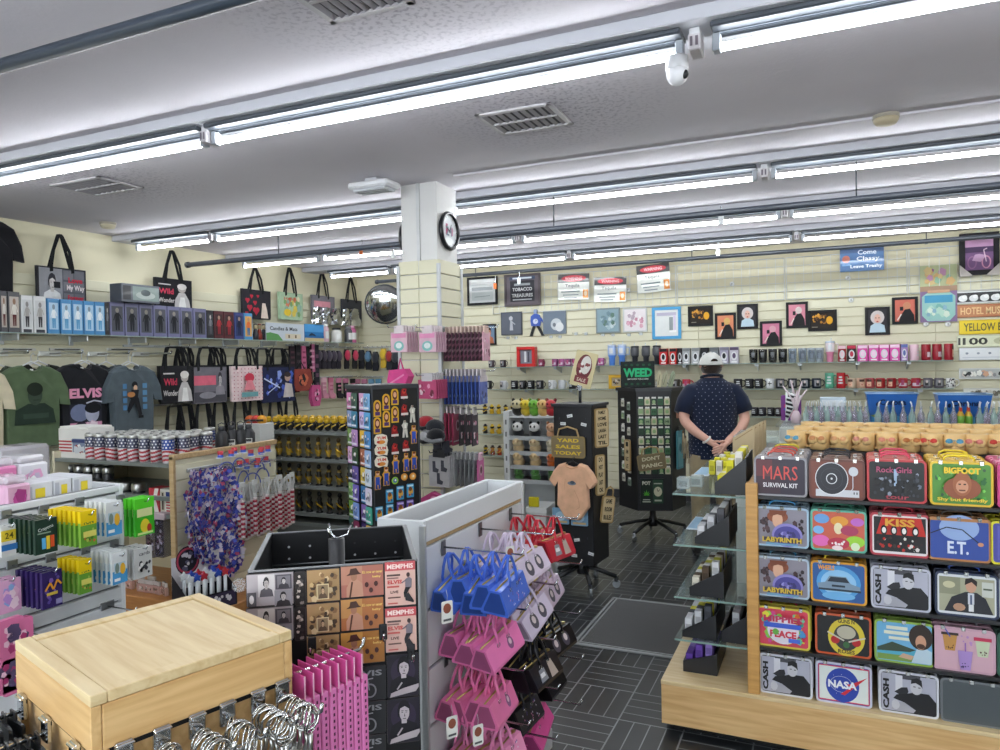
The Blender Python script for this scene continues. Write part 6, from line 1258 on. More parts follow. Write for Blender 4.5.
def p_apron(g,a,b,c,d):g.disc(0,b+.6*(d-b),.035,.04,'#d9a9b9',14);g.disc(0,b+.6*(d-b),.022,.026,'#6a2a3a',12);g.rect(a+.01,b+.1*(d-b),c-.01,b+.14*(d-b),'#e0c4cc')
def p_man(g,a,b,c,d):g.portrait(a+.005,b+.01,c-.005,d-.02,'#8f9196','#d3d2d0','#3d3e44','#b9babd')
def p_slip(g,a,b,c,d):g.disc(.0,b+.3*(d-b),.05,.035,'#7fb9b4');g.disc(.0,b+.32*(d-b),.03,.02,'#dfe6e4');g.rect(a+.01,d-.3*(d-b),c-.01,d-.08*(d-b),'#d98fb4')
def p_pink(g,a,b,c,d):g.speck(a,b,c,d,['#e6a3bf','#b0446a','#f0d6df','#7a3a4a'],12,.02,5)
def p_sock(g,a,b,c,d):
 for x,y in((-.05,.22),(.03,.24),(-.06,.1),(.02,.11),(-.02,.02)):g.poly([(x,y),(x+.05,y-.004),(x+.06,y+.02),(x+.03,y+.03),(x+.028,y+.075),(x,y+.075)],'#4a4b55')
def rackrow(px0,py0,px1,py1,n,body,fn,head,lb,nm,kind='hanging pack',face='x',last=None,w=.15,dx=.03):
 """n packs one behind the other along a hook that leaves the column's right (+X) or front (-Y) side"""
 if face=='x':zt,zb=P((px0+px1)/2,py0,X=-2.25).z,P((px0+px1)/2,py1,X=-2.25).z
 else:zt,zb=P((px0+px1)/2,py0,Y=4.3).z,P((px0+px1)/2,py1,Y=4.3).z
 for k in range(n):
  B=last if(last and k==n-1)else(body,fn,head)
  key='cp%s%s%.2f'%(B[0],nm,zt-zb)
  l_='%s, %s'%(lb,'foremost of its hook'if k==n-1 else'%s from the column'%ORD[k])
  if face=='x':loc,rz=(-2.45+dx*k,4.57,zb),R90+.12
  else:loc,rz=(P((px0+px1)/2,py1,Y=4.3).x,4.47-dx*k,zb),-.25
  thing('hanging_pack',l_,kind,cpack(w,zt-zb-.04,B[1],B[0],B[2]),loc,rz=rz,group=lb,key=key)
 q=G();q.tube([(0,0,0),(0,-dx*n-.08,0),(0,-dx*n-.09,.02)],.004,6,'#c9cdd0');r=G();r.box(-.03,-.006,-.015,.03,0,.02,'#b9bec2',b=.002)
 loc=(-2.47,4.57,zt-.01)if face=='x'else(P((px0+px1)/2,py1,Y=4.3).x,4.5,zt-.01)
 thing('peg_hook','chrome hook on the column carrying the %s'%nm,'hook',[('rod',q,'chrome'),('bracket',r,'steel')],loc,rz=R90 if face=='x'else-.15,group='hooks on the column')
rackrow(440,326,487,361,11,'#5a3044',p_chev,'#c9b3a8','dark pink chevron sock pack on the right of the column','chevron packs',last=('#d9a9b9',p_pink,'#d9b9b0'))
rackrow(445,370,487,405,10,'#3450a0',p_blue,'#c4bcc0','blue printed pouch on the right of the column','blue pouches',w=.17,last=('#5a6ab0',p_blue,'#c9c0c4'))
rackrow(445,408,487,447,3,'#a83a5c',p_apron,'#d0c4c8','crimson round-printed apron pack on the column','crimson packs',w=.19)
def rackrow2():pass
rackrow(455,408,490,446,5,'#3a3038',p_pink,'#d6d0d2','dark and lilac pouch beyond the crimson packs','dark and lilac packs',w=.12,dx=.05)
rackrow(448,455,487,489,8,'#8d8f94',p_man,'#b9babd','grey photo-printed pack low on the right of the column','grey packs',w=.13,dx=.034,last=('#cf6aa0',p_apron,'#e3b9cd'))
rackrow(383,326,412,352,5,'#d6b3c0',p_slip,'#ddd2d4','pink and teal eye-mask pack, left hook on the column front','left eye-mask packs',face='y',w=.16,dx=.035)
rackrow(411,326,441,352,5,'#d3afbe',p_slip,'#ddd2d4','pink and teal eye-mask pack, right hook on the column front','right eye-mask packs',face='y',w=.16,dx=.035)
rackrow(411,374,442,399,6,'#c4567e',p_pink,'#c9c6c9','pink and grey pack on the column front, middle height','pink and grey packs',face='y',w=.17,dx=.03)
rackrow(420,452,446,489,3,'#b9b8bc',p_sock,'#3a3b40','grey sheet printed with dark socks, low on the column front','grey sock sheets',face='y',w=.19,dx=.035)
p=P(396,388,Y=4.2);g=G();g.prism([(-.09,0),(.05,-.01),(.1,.08),(.06,.13),(-.08,.12),(-.1,.05)],-.06,0,'#d94f90',smooth=False);g.ly=-.06;g.line([(-.07,.03),(.06,.09)],.012,'#e88ab8');h=G();h.tube([(-.02,-.03,.12),(0,-.03,.2),(.03,-.03,.12)],.006,6,'#c43f80')
thing('pouch','bright pink pouch hanging at the left of the column over the sticker stand','pouch',[('pouch_body',g,'cloth'),('strap',h,'cloth')],(p.x,4.3,p.z),rz=-.2)
for i,(x,y,c,r_)in enumerate(((424,424,'#a82a34',.07),(434,428,'#2a2c33',.075),(428,437,'#b9babf',.06),(438,436,'#1d1e23',.07))):
 p=P(x,y,Y=4.33);g=G();g.ell((0,0,0),(r_,.05,r_*.8),c,12,8);k=G();k.tube([(-r_*.9,-.03,-.02),(0,-.055,-.03),(r_*.9,-.03,-.02)],.014,8,'#26272c'if i%2==0 else'#8a8c92');thing('beanie','%s knitted cap bunched on the column front, %s from the left'%(('red','charcoal','pale grey','black')[i],ORD[i]),'hat',[('cap_body',g,'plush'),('cuff',k,'plush')],(p.x,4.36-.02*i,p.z),group='knitted caps on the column')
p=P(428,508,Y=4.3);g=G();g.prism([(-.1,0),(.08,.01),(.1,.06),(.0,.1),(-.09,.05)],-.05,0,'#c04a80');g.ly=-.05;g.disc(.02,.05,.03,.025,'#e39abf');thing('pouch','pink pouch lowest on the column, just over the white purse gondola','pouch',[('pouch',g,'cloth')],(p.x,4.4,p.z))
UX,UY=-2.44,5.5;MU=stand_at(UX,UY,0)
ps=[];g=G();g.box(0,0,0,.05,.36,1.31,'#d3d6d8',b=.003);g.ly=0
for k in range(9):g.rect(.018,.4+k*.1,.032,.44+k*.1,'#6d7073')
ps.append(('side_panel',g,'laminate'));g=G();g.box(.05,.33,.08,.46,.36,1.28,'#cfd2d4');ps.append(('back_panel',g,'laminate'))
UZ=[1.27,P(525,438,Y=5.55).z,P(525,453,Y=5.55).z,P(525,467,Y=5.55).z,P(525,481,Y=5.55).z]
for z in UZ[1:]:g=G();g.box(.05,.02,z-.015,.46,.33,z,'#4d4f53',b=.002);g.box(.05,.012,z-.015,.46,.02,z+.02,'#a9adb0');ps.append(('wire_shelf',g,'satin'))
g=G();g.box(.05,.02,1.255,.46,.33,1.27,'#d3d6d8',b=.002);ps.append(('top_shelf',g,'laminate'));g=G();g.box(0,0,0,.46,.36,.08,'#c9ccce',b=.004);ps.append(('base',g,'laminate'))
thing('plush_stand','narrow white shelf stand of small plush toys left of the baby clothes spinner','display stand',ps,(UX,UY,0))
def plush(c1,c2,ear):
 def f():
  b=G();b.ell((0,0,.045),(.055,.05,.048),c1,12,8);h=G();h.ell((0,-.025,.1),(.05,.045,.042),c2,12,8);e=[]
  for s in(-1,1):q=G();q.ell((s*.036,-.015,.138),(.017,.012,.017),ear,8,6);y=G();y.ell((s*.018,-.066,.108),(.009,.006,.012),ear if ear!=c2 else'#2a2320',8,6);e+=[('ear',q,'plush'),('eye',y,'gloss')]
  return[('body',b,'plush'),('head',h,'plush')]+e
 return f
pl=[(0,'#22231f','#d9cfa8','#1d1d1c','black and cream'),(0,'#d2b83a','#e0c83e','#a98a20','yellow'),(0,'#6aa83a','#7fc04a','#4a7a2a','bright green'),(0,'#d9b06a','#e0bb7a','#8a5a2a','amber'),(0,'#b8323a','#c9434a','#7a1f28','red'),(1,'#26272a','#e3e3e0','#1f2022','panda-like black and white'),(1,'#26272a','#e3e3e0','#1f2022','panda-like white and black'),(1,'#cf9e78','#d9ab88','#a9744f','peach'),
(2,'#cdb48a','#d9c49c','#b0926a','tan'),(2,'#cfb68c','#dbc69e','#b0926a','sandy tan'),(2,'#c9c0a8','#d6cdb6','#9a917a','grey-cream'),(3,'#c9ad80','#d6bd92','#a98c5f','dark tan'),(3,'#c7ab7e','#d4ba8e','#a98c5f','camel'),(3,'#c0602c','#cf7038','#8a3f1c','orange'),(4,'#3f6a34','#4a7d3c','#2f5028','dark green'),(4,'#46763a','#528a44','#2f5028','leaf green'),(4,'#3a6430','#477838','#2f5028','forest green')]
rc={}
for r,c1,c2,er,wdn in pl:
 k=rc.get(r,0);rc[r]=k+1;n=5 if r==0 else 3
 thing('plush_toy','%s plush toy, %s from the left, %s shelf of the white stand'%(wdn,ORD[k],('top','second','third','fourth','fifth')[r]),'plush toy',plush(c1,c2,er),(UX+.11+k*.3/(n-1),UY+.06,UZ[r]),group='plush toys on the white stand',scale=.95 if r==0 else.78 if r==4 else.92)
g=G();g.box(0,0,0,.16,.26,.56,'#c9cccb',b=.006);q=G();q.box(-.006,-.006,.54,.166,.266,.58,'#dfe1e0',b=.004);l=G();l.box(.02,-.004,.585,.1,.02,.66,'#cfc01f',b=.002)
thing('white_bin','white lidded bin with a yellow card, at the foot of the plush stand','bin',[('bin_body',g,'laminate'),('lid',q,'laminate'),('price_card',l,'paper')],(-2.14,5.24,0),rz=.1)
g=G();g.box(0,0,0,.22,.2,.22,'#a8855a',b=.003);q=G();q.box(.09,-.001,0,.13,.201,.222,'#c4a878');thing('cardboard_box','brown cardboard box on the floor by the white bin','box',[('carton_body',g,'paper'),('tape',q,'paper')],(-2.25,4.93,0),rz=.15)
L0=P(553,405,d=5.45);BA=-.09;MB_=stand_at(L0.x,L0.y,BA);SD=.31;ZT,ZB=1.385,.205
def spin_base(cx,cy,r,zb):
 ps=[];g=G()
 for k in range(5):a=2*PI*k/5+.3;g.tube([(cx,cy,.16),(cx+r*.5*math.cos(a),cy+r*.5*math.sin(a),.13),(cx+r*math.cos(a),cy+r*math.sin(a),.085)],.018,6,'#1b1c1f')
 g.lathe([(.045,.1),(.05,.15),(.03,.2),(.03,zb)],12,'#222326',c=(cx,cy,0));ps.append(('foot_frame',g,'satin'))
 for k in range(5):
  a=2*PI*k/5+.3;x,y=cx+r*math.cos(a),cy+r*math.sin(a);w_=G();w_.at((x,y,.03),(PI/2,0,a));w_.lathe([(.03,-.011),(.03,.011)],14,'#8f9498');w_.at();f_=G();f_.box(x-.014,y-.014,.045,x+.014,y+.014,.09,'#b9bec2',b=.003);ps.append(('caster',w_,'steel',[('fork',f_,'chrome')]))
 return ps
g=G();g.box(0,0,ZB,SD,SD,ZT,'#16171b',b=.006);q=G();q.box(-.012,-.012,ZT-.01,SD+.012,SD+.012,ZT+.012,'#26272c',b=.003)
k=G();k.tube([(SD/2,SD/2,ZT),(SD/2,SD/2,ZT+.11)],.012,8,'#33353a');m=G()
for x in(.05,.15,.26):
 for z in(.4,.55,.7,.85,1.0,1.15,1.28):m.box(x-.004,-.004,z,x+.004,0,z+.014,'#33353b')
ps=[('board',g,'satin'),('cap',q,'satin'),('post',k,'steel'),('slot_strip',m,'matte')]+spin_base(SD/2,SD/2,.25,ZB)
thing('spinner_rack','black square spinner on casters with the peach baby onesie','display stand',ps,(L0.x,L0.y,0),rz=BA)
p=P(584,397,d=5.4);g=G();g.prism(rrect(.17,.27,.006,2),-.012,0,'#cbbf95');g.ly=-.012;g.disc(0,.15,.06,.1,'#6a2f36');g.disc(.01,.17,.04,.07,'#d6d2cc');g.rect(-.055,.03,.055,.08,'#7a3a40');g.text('SALE',0,.04,.026,'#d9c9b4',w=.07);g.speck(-.06,.08,.06,.2,['#a9646a','#e6e0d8','#8a4a4c'],8,.02,2);cl=G();cl.box(-.02,-.016,-.03,.02,.006,.01,'#c3c6c9',b=.002)
thing('tilted_sign','cream and maroon picture sign tilted on the post of the onesie spinner','sign',[('board',g,'paper'),('clip',cl,'chrome')],on(MB_,SD/2,SD/2,ZT+.11)[:2]+(ZT+.135,),rot=(0,.26,BA+.1))
def plank(w,h,c,tc,words,handle=True):
 def f():
  g=G();g.prism(rrect(w,h,.02,3),-.012,0,c);g.ly=-.012;g.prism if False else None
  g.poly(rrect(w-.02,h-.02,.012,3,z0=.01),'#7d7054'if tc!='#2a2620'else'#c9b48c')
  n=len(words)
  for i,t in enumerate(words):g.text(t,0,h-(i+.85)*(h-.02)/n-.005,(h-.03)/n*.62,tc,w=(w-.05)*(.8+.2*((i*7)%3)/2),bold=.03)
  o=[('board',g,'paper')]
  if handle:q=G();q.tube([(-w*.32,-.006,h-.01),(-w*.26,-.01,h+.05),(0,-.012,h+.07),(w*.26,-.01,h+.05),(w*.32,-.006,h-.01)],.007,6,'#b59a6c');o.append(('rope_handle',q,'cloth'))
  return o
 return f
thing('plank_sign','grey-brown wooden sign with yellow lettering and rope above the onesie','sign',plank(.27,.16,'#8a7850','#d9b93a',['YARD','SALES','TODAY']),on(MB_,.13,-.02,1.0),rz=BA)
for i,(ly,z,w,h,ws,lb)in enumerate(((.12,1.07,.15,.29,['FAMILY','HOME','LOVE','LAUGH','LAST','@TIL'],'tall pale plank sign, highest on the right side of the onesie spinner'),(.08,.72,.1,.3,['DO','NOT','PLAY','LAST','OK'],'narrow plank sign, midway on the right side of the onesie spinner'),(.16,.5,.14,.2,['GAME','ROOM','RULES'],'tilted plank sign, lowest on the right side of the onesie spinner'))):
 v=MB_@Vector((SD+.022+.01*(i==2),ly,z));ws=[w_.replace('@','')for w_ in ws];thing('plank_sign',lb,'sign',plank(w,h,'#a5895c','#2a2620',ws,i==2),(v.x,v.y,v.z),rot=(0,.18 if i==2 else 0,BA+PI/2-.35),group='plank signs on the onesie spinner')
for i,(x,y)in enumerate(((570,417),(563,425),(583,425),(575,540),(572,556),(588,552))):
 lx=(x-553)/38*SD;z=P(x,y,d=5.42).z;g=G();g.box(-.022,-.003,0,.022,0,.022,'#d9dcdd',b=.001);g.ly=-.003;g.rect(-.016,.008,.012,.012,'#8a8d90');thing('price_label','white price label on the black onesie spinner, %s from the top'%ORD[(1,0,2,3,5,4)[i]if i>2 else i],'label',[('price_label',g,'paper')],on(MB_,lx,-.002,z),rot=(0,.2*(i%3-1),BA),group='price labels on the onesie spinner')
o=[(-.05,0),(.05,0),(.075,.03),(.125,.1),(.12,.2),(.118,.29),(.15,.24),(.19,.285),(.155,.35),(.11,.4),(.06,.415),(.045,.395),(0,.385),(-.045,.395),(-.06,.415),(-.11,.4),(-.155,.35),(-.19,.285),(-.15,.24),(-.118,.29),(-.12,.2),(-.125,.1),(-.075,.03)]
g=G();n=len(o);vs=[]
for sc_,y in((1,0),(1,-.02),(.97,-.036),(.9,-.042)):vs+=[(x*sc_,y,.2+(z-.2)*(sc_*.5+.5))for x,z in o]
fs=[tuple(range(n))[::-1],tuple(3*n+i for i in range(n))]
for k in range(3):fs+=[(k*n+i,k*n+(i+1)%n,(k+1)*n+(i+1)%n,(k+1)*n+i)for i in range(n)]
g.add(vs,fs,'#e0b190');pr=G();pr.ly=-.043;pr.disc(0,.27,.034,.014,'#77818c');pr.disc(.005,.277,.018,.012,'#4f5a66');pr.line([(.02,.22),(.05,.16),(.06,.1),(.03,.08)],.005,'#cf9f80');pr.line([(-.05,.3),(-.06,.22)],.004,'#d3a384')
nk=G();nk.tube([(-.06,-.02,.412),(-.045,-.04,.39),(0,-.045,.378),(.045,-.04,.39),(.06,-.02,.412)],.006,6,'#d3a07c');hg=G();hg.tube([(-.1,-.02,.385),(0,-.02,.43),(.1,-.02,.385)],.004,6,'#2a2b2f');hg.tube([(0,-.02,.43),(0,-.02,.45),(.012,-.02,.462),(.02,-.02,.45)],.003,5,'#2a2b2f')
sn=G()
for x in(-.025,0,.025):sn.ell((x,-.042,.02),(.005,.003,.005),'#c9b29a',8,6)
v=on(MB_,.185,-.055,.555);thing('baby_onesie','peach baby onesie with a small grey print, hung on the black spinner','onesie',[('garment',g,'cloth'),('print',pr,'cloth'),('neck_trim',nk,'cloth'),('hanger',hg,'gloss'),('snap',sn,'gloss')],v,rz=BA)
for i in range(2):g=G();g.prism(rrect(.13,.12,.008,2),-.006,0,'#7aa0bd');g.ly=-.006;g.disc(0,.06,.04,.035,'#a9c9dc',12);g.rect(-.05,.01,.05,.025,'#c9a977');thing('picture_card','blue card showing under the onesie on the spinner, %s one'%('left'if i==0 else'right'),'card',[('picture_card',g,'paper')],on(MB_,.055+.15*i,-.012,.5),rz=BA+.1)
q0=P(616,392,d=6.75);WA=-.02;MW=stand_at(q0.x,q0.y,WA);N_=6;RR=.3;cxw,cyw=RR,.22
hexp=[(cxw+RR*math.cos(PI+PI/6+PI/3*k),cyw+RR*math.sin(PI+PI/6+PI/3*k))for k in range(6)]
cW=P(651,392,d=7.05);MW=stand_at(cW.x,cW.y,.4207-.12);ZW=1.43
def hexz(z,r):return[(r*math.cos(-PI/2-PI/6+PI/3*k),r*math.sin(-PI/2-PI/6+PI/3*k),z)for k in range(6)]
g=G();g.add(hexz(.3,.32)+hexz(ZW,.32),[tuple(range(6))[::-1],tuple(range(6,12))]+[(k,(k+1)%6,6+(k+1)%6,6+k)for k in range(6)],'#17181c');q=G();q.add(hexz(ZW-.01,.34)+hexz(ZW+.02,.34),[tuple(range(6))[::-1],tuple(range(6,12))]+[(k,(k+1)%6,6+(k+1)%6,6+k)for k in range(6)],'#2a2b30')
thing('spinner_rack','black six-sided spinner on casters hung with green tags, left of the man','display stand',[('board',g,'satin'),('cap',q,'satin')]+spin_base(0,0,.33,.3),(cW.x,cW.y,0),rz=.3)
MW=stand_at(cW.x,cW.y,.3);ap=.32*math.cos(PI/6)
def hexface(k,u,off=.006):
 """a point on face k (0 faces the front) u metres to the right of its middle, and the heading there"""
 a=.3+k*PI/3;n_=Vector((math.sin(a),-math.cos(a),0));t_=Vector((math.cos(a),math.sin(a),0));v=Vector((cW.x,cW.y,0))+n_*(ap+off)+t_*u;return v,a
def gtag(kd):
 def f():
  g=G();g.prism(rrect(.05,.062,.004,2),-.006,0,None);g.ly=-.006
  if kd:g.disc(0,.03,.016,.02,'#8fae7a',8);g.rect(-.018,.006,.018,.013,'#cfcdb4')
  else:g.text('HI',0,.02,.022,'#2f4a34',w=.032,bold=.04)
  q=G();q.box(-.02,-.004,.062,.02,0,.078,'#e0e0d8');h=G();h.tube([(0,.0,.075),(0,-.025,.078)],.002,5,'#c9cdd0');return[('tag',g,'gloss'),('hang_card',q,'paper'),('hook',h,'chrome')]
 return f
rd=random.Random(3);tc=['#2f5a3c','#3f6a48','#c9c4a2','#8fa37f','#26402f','#b9b592']
for r in range(8):
 for q in range(5):
  v,a=hexface(0,-.12+q*.06);kd=(r+q)%3>0
  thing('keychain_tag','small tag on the far spinner front, %s row down, %s from the left'%(ORD[r],ORD[q]),'tag',gtag(kd),(v.x,v.y,ZW-.14-r*.092),rz=a,group='green tags on the far spinner',color=tc[(r*3+q*2+r//2)%6],key='gtag%d'%kd)
for r in range(7):
 for q in range(2):
  v,a=hexface(-1,-.06+q*.1);thing('keychain_tag','small tag on the left side of the far spinner, %s row from the top, %s'%(ORD[r],('left','right')[q]),'tag',gtag(r%2),(v.x,v.y,ZW-.16-r*.12-.03*q),rz=a,group='tags on the far spinner side',color=('#c9c6b8','#7f8f82','#d9d9d4')[(r+q)%3],key='gtag%d'%(r%2))
for i,(u,z,w,h,ws,lb,hd)in enumerate(((-.02,.69,.26,.15,["DON'T",'PANIC'],'dark green roped plank sign with cream words on the far spinner',True),)):
 v,a=hexface(0,u,.03);thing('plank_sign',lb,'sign',plank(w,h,'#8a7a58','#d6cfae',ws,hd),(v.x,v.y,z),rot=(0,-.14,a))
 v2,a2=hexface(0,-.02,.05)
def potsign():
 g=G();g.prism(rrect(.22,.24,.006,2),-.012,0,'#23262a');g.ly=-.012;g.rect(-.1,.01,-.005,.23,'#1d2b22');g.rect(.005,.01,.1,.23,'#2f4a38');g.text('POT',-.052,.18,.035,'#d9dccb',w=.075,bold=.04)
 for k in range(7):a=PI/2+(k-3)*.52;L=.052-abs(k-3)*.007;x,z=-.052,.085;g.poly([(x,z),(x+L*.5*math.cos(a-.16),z+L*.5*math.sin(a-.16)),(x+L*math.cos(a),z+L*math.sin(a)),(x+L*.5*math.cos(a+.16),z+L*.5*math.sin(a+.16))],'#5fc43a')
 g.rect(-.09,.02,-.015,.03,'#b9bfae');g.rect(-.085,.04,-.02,.048,'#b9bfae');g.disc(.052,.12,.038,.045,'#c9c8ac',18);g.line([(.052,.12),(.07,.14)],.005,'#333');g.line([(.052,.12),(.045,.15)],.005,'#333');g.rect(.015,.19,.09,.2,'#b9bfae');g.rect(.02,.03,.085,.045,'#b9bfae');return[('poster_sign',g,'gloss')]
v,a=hexface(0,-.03,.035);thing('poster_sign','dark sign with a green leaf and a dial, lowest on the far spinner','sign',potsign(),(v.x,v.y,.37),rz=a)
v,a=hexface(1,-.02,.01);g=G();g.prism(rrect(.13,.36,.01,2),-.015,0,'#4f8a94');g.ly=-.015;g.rect(-.055,.02,.055,.3,'#5f9ca4');g.disc(0,.2,.03,.04,'#3f747d');q=G();q.box(-.02,-.012,.36,.02,-.003,.4,'#2a2b2f');thing('cloth_banner','teal cloth panel hanging on the right side of the far spinner','panel',[('cloth_panel',g,'cloth'),('hook',q,'satin')],(v.x,v.y,.68),rz=a)
v,a=hexface(1,-.03,.01);g=G();g.prism(rrect(.09,.12,.01,2),-.012,0,'#c48f7c');g.ly=-.012;g.disc(0,.06,.03,.035,'#a8645a');thing('cloth_banner','small dusty pink pouch high on the right side of the far spinner','pouch',[('cloth_banner',g,'cloth')],(v.x,v.y,1.16),rz=a)
for i,(u,z,lb)in enumerate(((.04,.66,'narrow pale plank sign on the left side of the far spinner'),)):v,a=hexface(-1,u,.02);thing('plank_sign',lb,'sign',plank(.1,.3,'#a5895c','#2a2620',['I','AM','NOT','LATE'],False),(v.x,v.y,z),rz=a)
p=P(639,388,d=6.95);w,h=.32,.25;g=G();g.box(-w/2,-.012,0,w/2,0,h,'#15181b',b=.002);g.ly=-.012;g.rect(-w/2+.006,.006,w/2-.006,h-.006,'#1b2422')
for k in range(5):g.disc(-.11+k*.055,h-.035,.016,.012,'#24513a',6);g.disc(-.11+k*.055,.035,.016,.012,'#24513a',6)
g.text('WEED',0,.1,.085,'#2fae74',w=.27,bold=.05);g.text('SMOKERS WELCOME',0,.075,.014,'#c9d3cd',w=.2);st=G();st.box(-.06,0,0,.06,.06,.02,'#222',b=.003)
thing('letter_sign','black sign with big green letters standing on the far spinner','sign',[('board',g,'paper'),('stand',st,'satin')],(p.x,p.y-.05,ZW+.022),rz=.36)
for i,(x,c)in enumerate(((659,'#c9c2a0'),(664,'#a9a88c'),(670,'#8f9a80'))):
 p=P(x,385,d=7.0);g=G();g.prism([(-.02,0),(.02,0),(.026,.12),(0,.16),(-.02,.11)],-.02,0,c);g.ly=-.02;g.line([(-.01,.02),(.01,.12)],.006,'#6a6a54');thing('folded_leaflet','pale leaflet beside the green letter sign, %s from it'%ORD[i],'leaflet',[('folded_leaflet',g,'paper')],(p.x,p.y,ZW+.021),rot=(0,.1*i,.3))
for i in range(5):
 p=P(683+i*2.6,432+(i%3)*5,d=6.75);g=G();r_=random.Random(i)
 for k in range(9):x=r_.uniform(-.018,.018);g.tube([(x*.3,0,0),(x,r_.uniform(-.01,.01),-.1),(x*1.6,r_.uniform(-.014,.014),-.2)],.0025,4,('#b9a684','#8f7a5a','#cdbf9f')[k%3])
 q=G();q.lathe([(.004,-.012),(.009,0),(.004,.014)],8,'#6a5a44');thing('tassel','tan tassel hanging between the far spinner and the man, %s from the left'%ORD[i],'tassel',[('strands',g,'cloth'),('knot',q,'cloth')],(p.x,p.y,p.z),group='tan tassels by the man')
# FOREGROUND
CA=-.297;CW,CD,CT=.402,.39,1.16
MC=stand_at(-1.522,.941,CA)
ps=[]
g=G();g.box(.03,.03,CT-.02,CW-.03,CD-.03,CT-.003,'#fff',b=.002);ps.append(('top_panel',g,'birchtop'))
for nm,bx in(('top_rail',(.0,.0,CT-.02,CW,.028,CT)),('top_rail',(0,CD-.028,CT-.02,CW,CD,CT)),('top_rail',(0,.029,CT-.02,.028,CD-.029,CT)),('top_rail',(CW-.028,.029,CT-.02,CW,CD-.029,CT))):
 g=G();g.box(*bx,'#fff',b=.0015);ps.append((nm,g,'birchtop'))
for bx in((.0,.0,CT-.1,CW,.018,CT-.021),(0,CD-.018,CT-.1,CW,CD,CT-.021),(0,.019,CT-.1,.018,CD-.019,CT-.021),(CW-.018,.019,CT-.1,CW,CD-.019,CT-.021)):
 g=G();g.box(*bx,'#fff',b=.0015);ps.append(('fascia',g,'birch'if bx[2+1]-bx[0]>.1 else'birchside'))
for x in(0,CW-.03):
 for y in(0,CD-.03):g=G();g.box(x+.0004,y+.0004,.1,x+.0296,y+.0296,CT-.1005,'#fff',b=.002);ps.append(('corner_post',g,'birch'))
g=G();g.box(.012,.012,.08,CW-.012,CD-.012,CT-.112,'#fff');ps.append(('core_panel',g,'birch'))
g=G()
for z in(CT-.112,.9,.75,.6):g.box(.0085,.0085,z,CW-.0085,CD-.0085,z+.011,'#17181b')
ps.append(('slot_channel',g,'matte'));g=G();g.box(.02,.02,0,CW-.02,CD-.02,.08,'#2a2b2e',b=.003);ps.append(('plinth',g,'matte'))
thing('display_cube','pale birch display cube with a framed top and chrome hooks, nearest the camera','display stand',ps,(-1.522,.941,0),rz=CA)
def cube_on(face,u,z,out):
 """face 'f' the side facing the left gondola, 'r' the side with key rings, 'b' the back side"""
 return{'f':(on(MC,u,-out,z),CA),'r':(on(MC,CW+out,u,z),CA+PI/2),'b':(on(MC,u,CD+out,z),CA+PI)}[face]
def hookp(L):
 def f():
  b=G();b.box(-.016,-.012,-.035,.016,-.001,.012,'#c9cdd1',b=.003);b.box(-.016,-.016,.004,.016,-.001,.01,'#e1e4e7',b=.002)
  r=G();r.tube([(0,-.012,-.02),(0,-L,-.02),(0,-L-.012,-.012),(0,-L-.016,.004)],.0042,8,'#d3d6d9');return[('bracket',b,'chrome'),('rod',r,'chrome')]
 return f
def keyring(kd):
 def f():
  r=G();n=16;r.tube([(.017*math.cos(2*PI*k/n),.002*math.sin(4*PI*k/n),-.014+.017*math.sin(2*PI*k/n))for k in range(n)],.0016,6,'#d5d6d4',closed=True)
  r.tube([(.015*math.cos(2*PI*k/n),.004,-.013+.016*math.sin(2*PI*k/n))for k in range(n)],.0014,6,'#c9cac9',closed=True)
  c=G();c.tube([(0,0,-.031),(.002,.001,-.045),(-.002,0,-.058)],.003,6,'#c3c4c3')
  t=G();t.prism(rrect(.026,.04,.007,3,z0=-.098),-.0035,0,('#d3d6d3','#b3aca0','#c9ccd3')[kd]);t.ly=-.0035;t.poly(rrect(.018,.028,.005,3,z0=-.092),('#eceeee','#8d7a5c','#aab0bd')[kd]);t.rect(-.006,-.082,.006,-.076,'#6f7273')
  return[('ring',r,'chrome'),('chain',c,'metal'),('tag',t,'gloss')]
 return f
for i,x in enumerate((126,161,186,215,252,280)):
 u=(.05,.115,.18,.24,.305,.36)[i];loc,rz=cube_on('r',u,CT-.105,0)
 thing('chrome_hook','chrome hook on the birch cube, %s from the left of its key-ring side'%ORD[i],'hook',hookp(.13),loc,rz=rz,group='hooks on the birch cube',key='chk')
 for k in range(5):
  loc,rz=cube_on('r',u,CT-.124,.03+.019*k)
  thing('keychain','pale-tagged chrome keychain, hook %s from the left, %s out from the cube'%(ORD[i],ORD[k]),'keychain',keyring((i+k)%3),loc,rz=rz+random.uniform(-.9,.9),group='keychains on the birch cube',scale=1.55,key='kr%d'%((i+k)%3))
 for k in range(2):
  loc,rz=cube_on('r',u,.9,.03+.03*k);thing('keychain','golden beaded keychain on the lower hooks of the birch cube, %s column, %s out'%(ORD[i],ORD[k]),'keychain',lambda:[(a_,b_,c_)for a_,b_,c_ in keyring(1)()],loc,rz=rz+random.uniform(-.5,.5),group='lower keychains on the birch cube',key='kr1')
 loc,rz=cube_on('r',u,.919,0);thing('chrome_hook','lower chrome hook on the birch cube, %s from the left'%ORD[i],'hook',hookp(.08),loc,rz=rz,group='lower hooks on the birch cube',key='chk2')
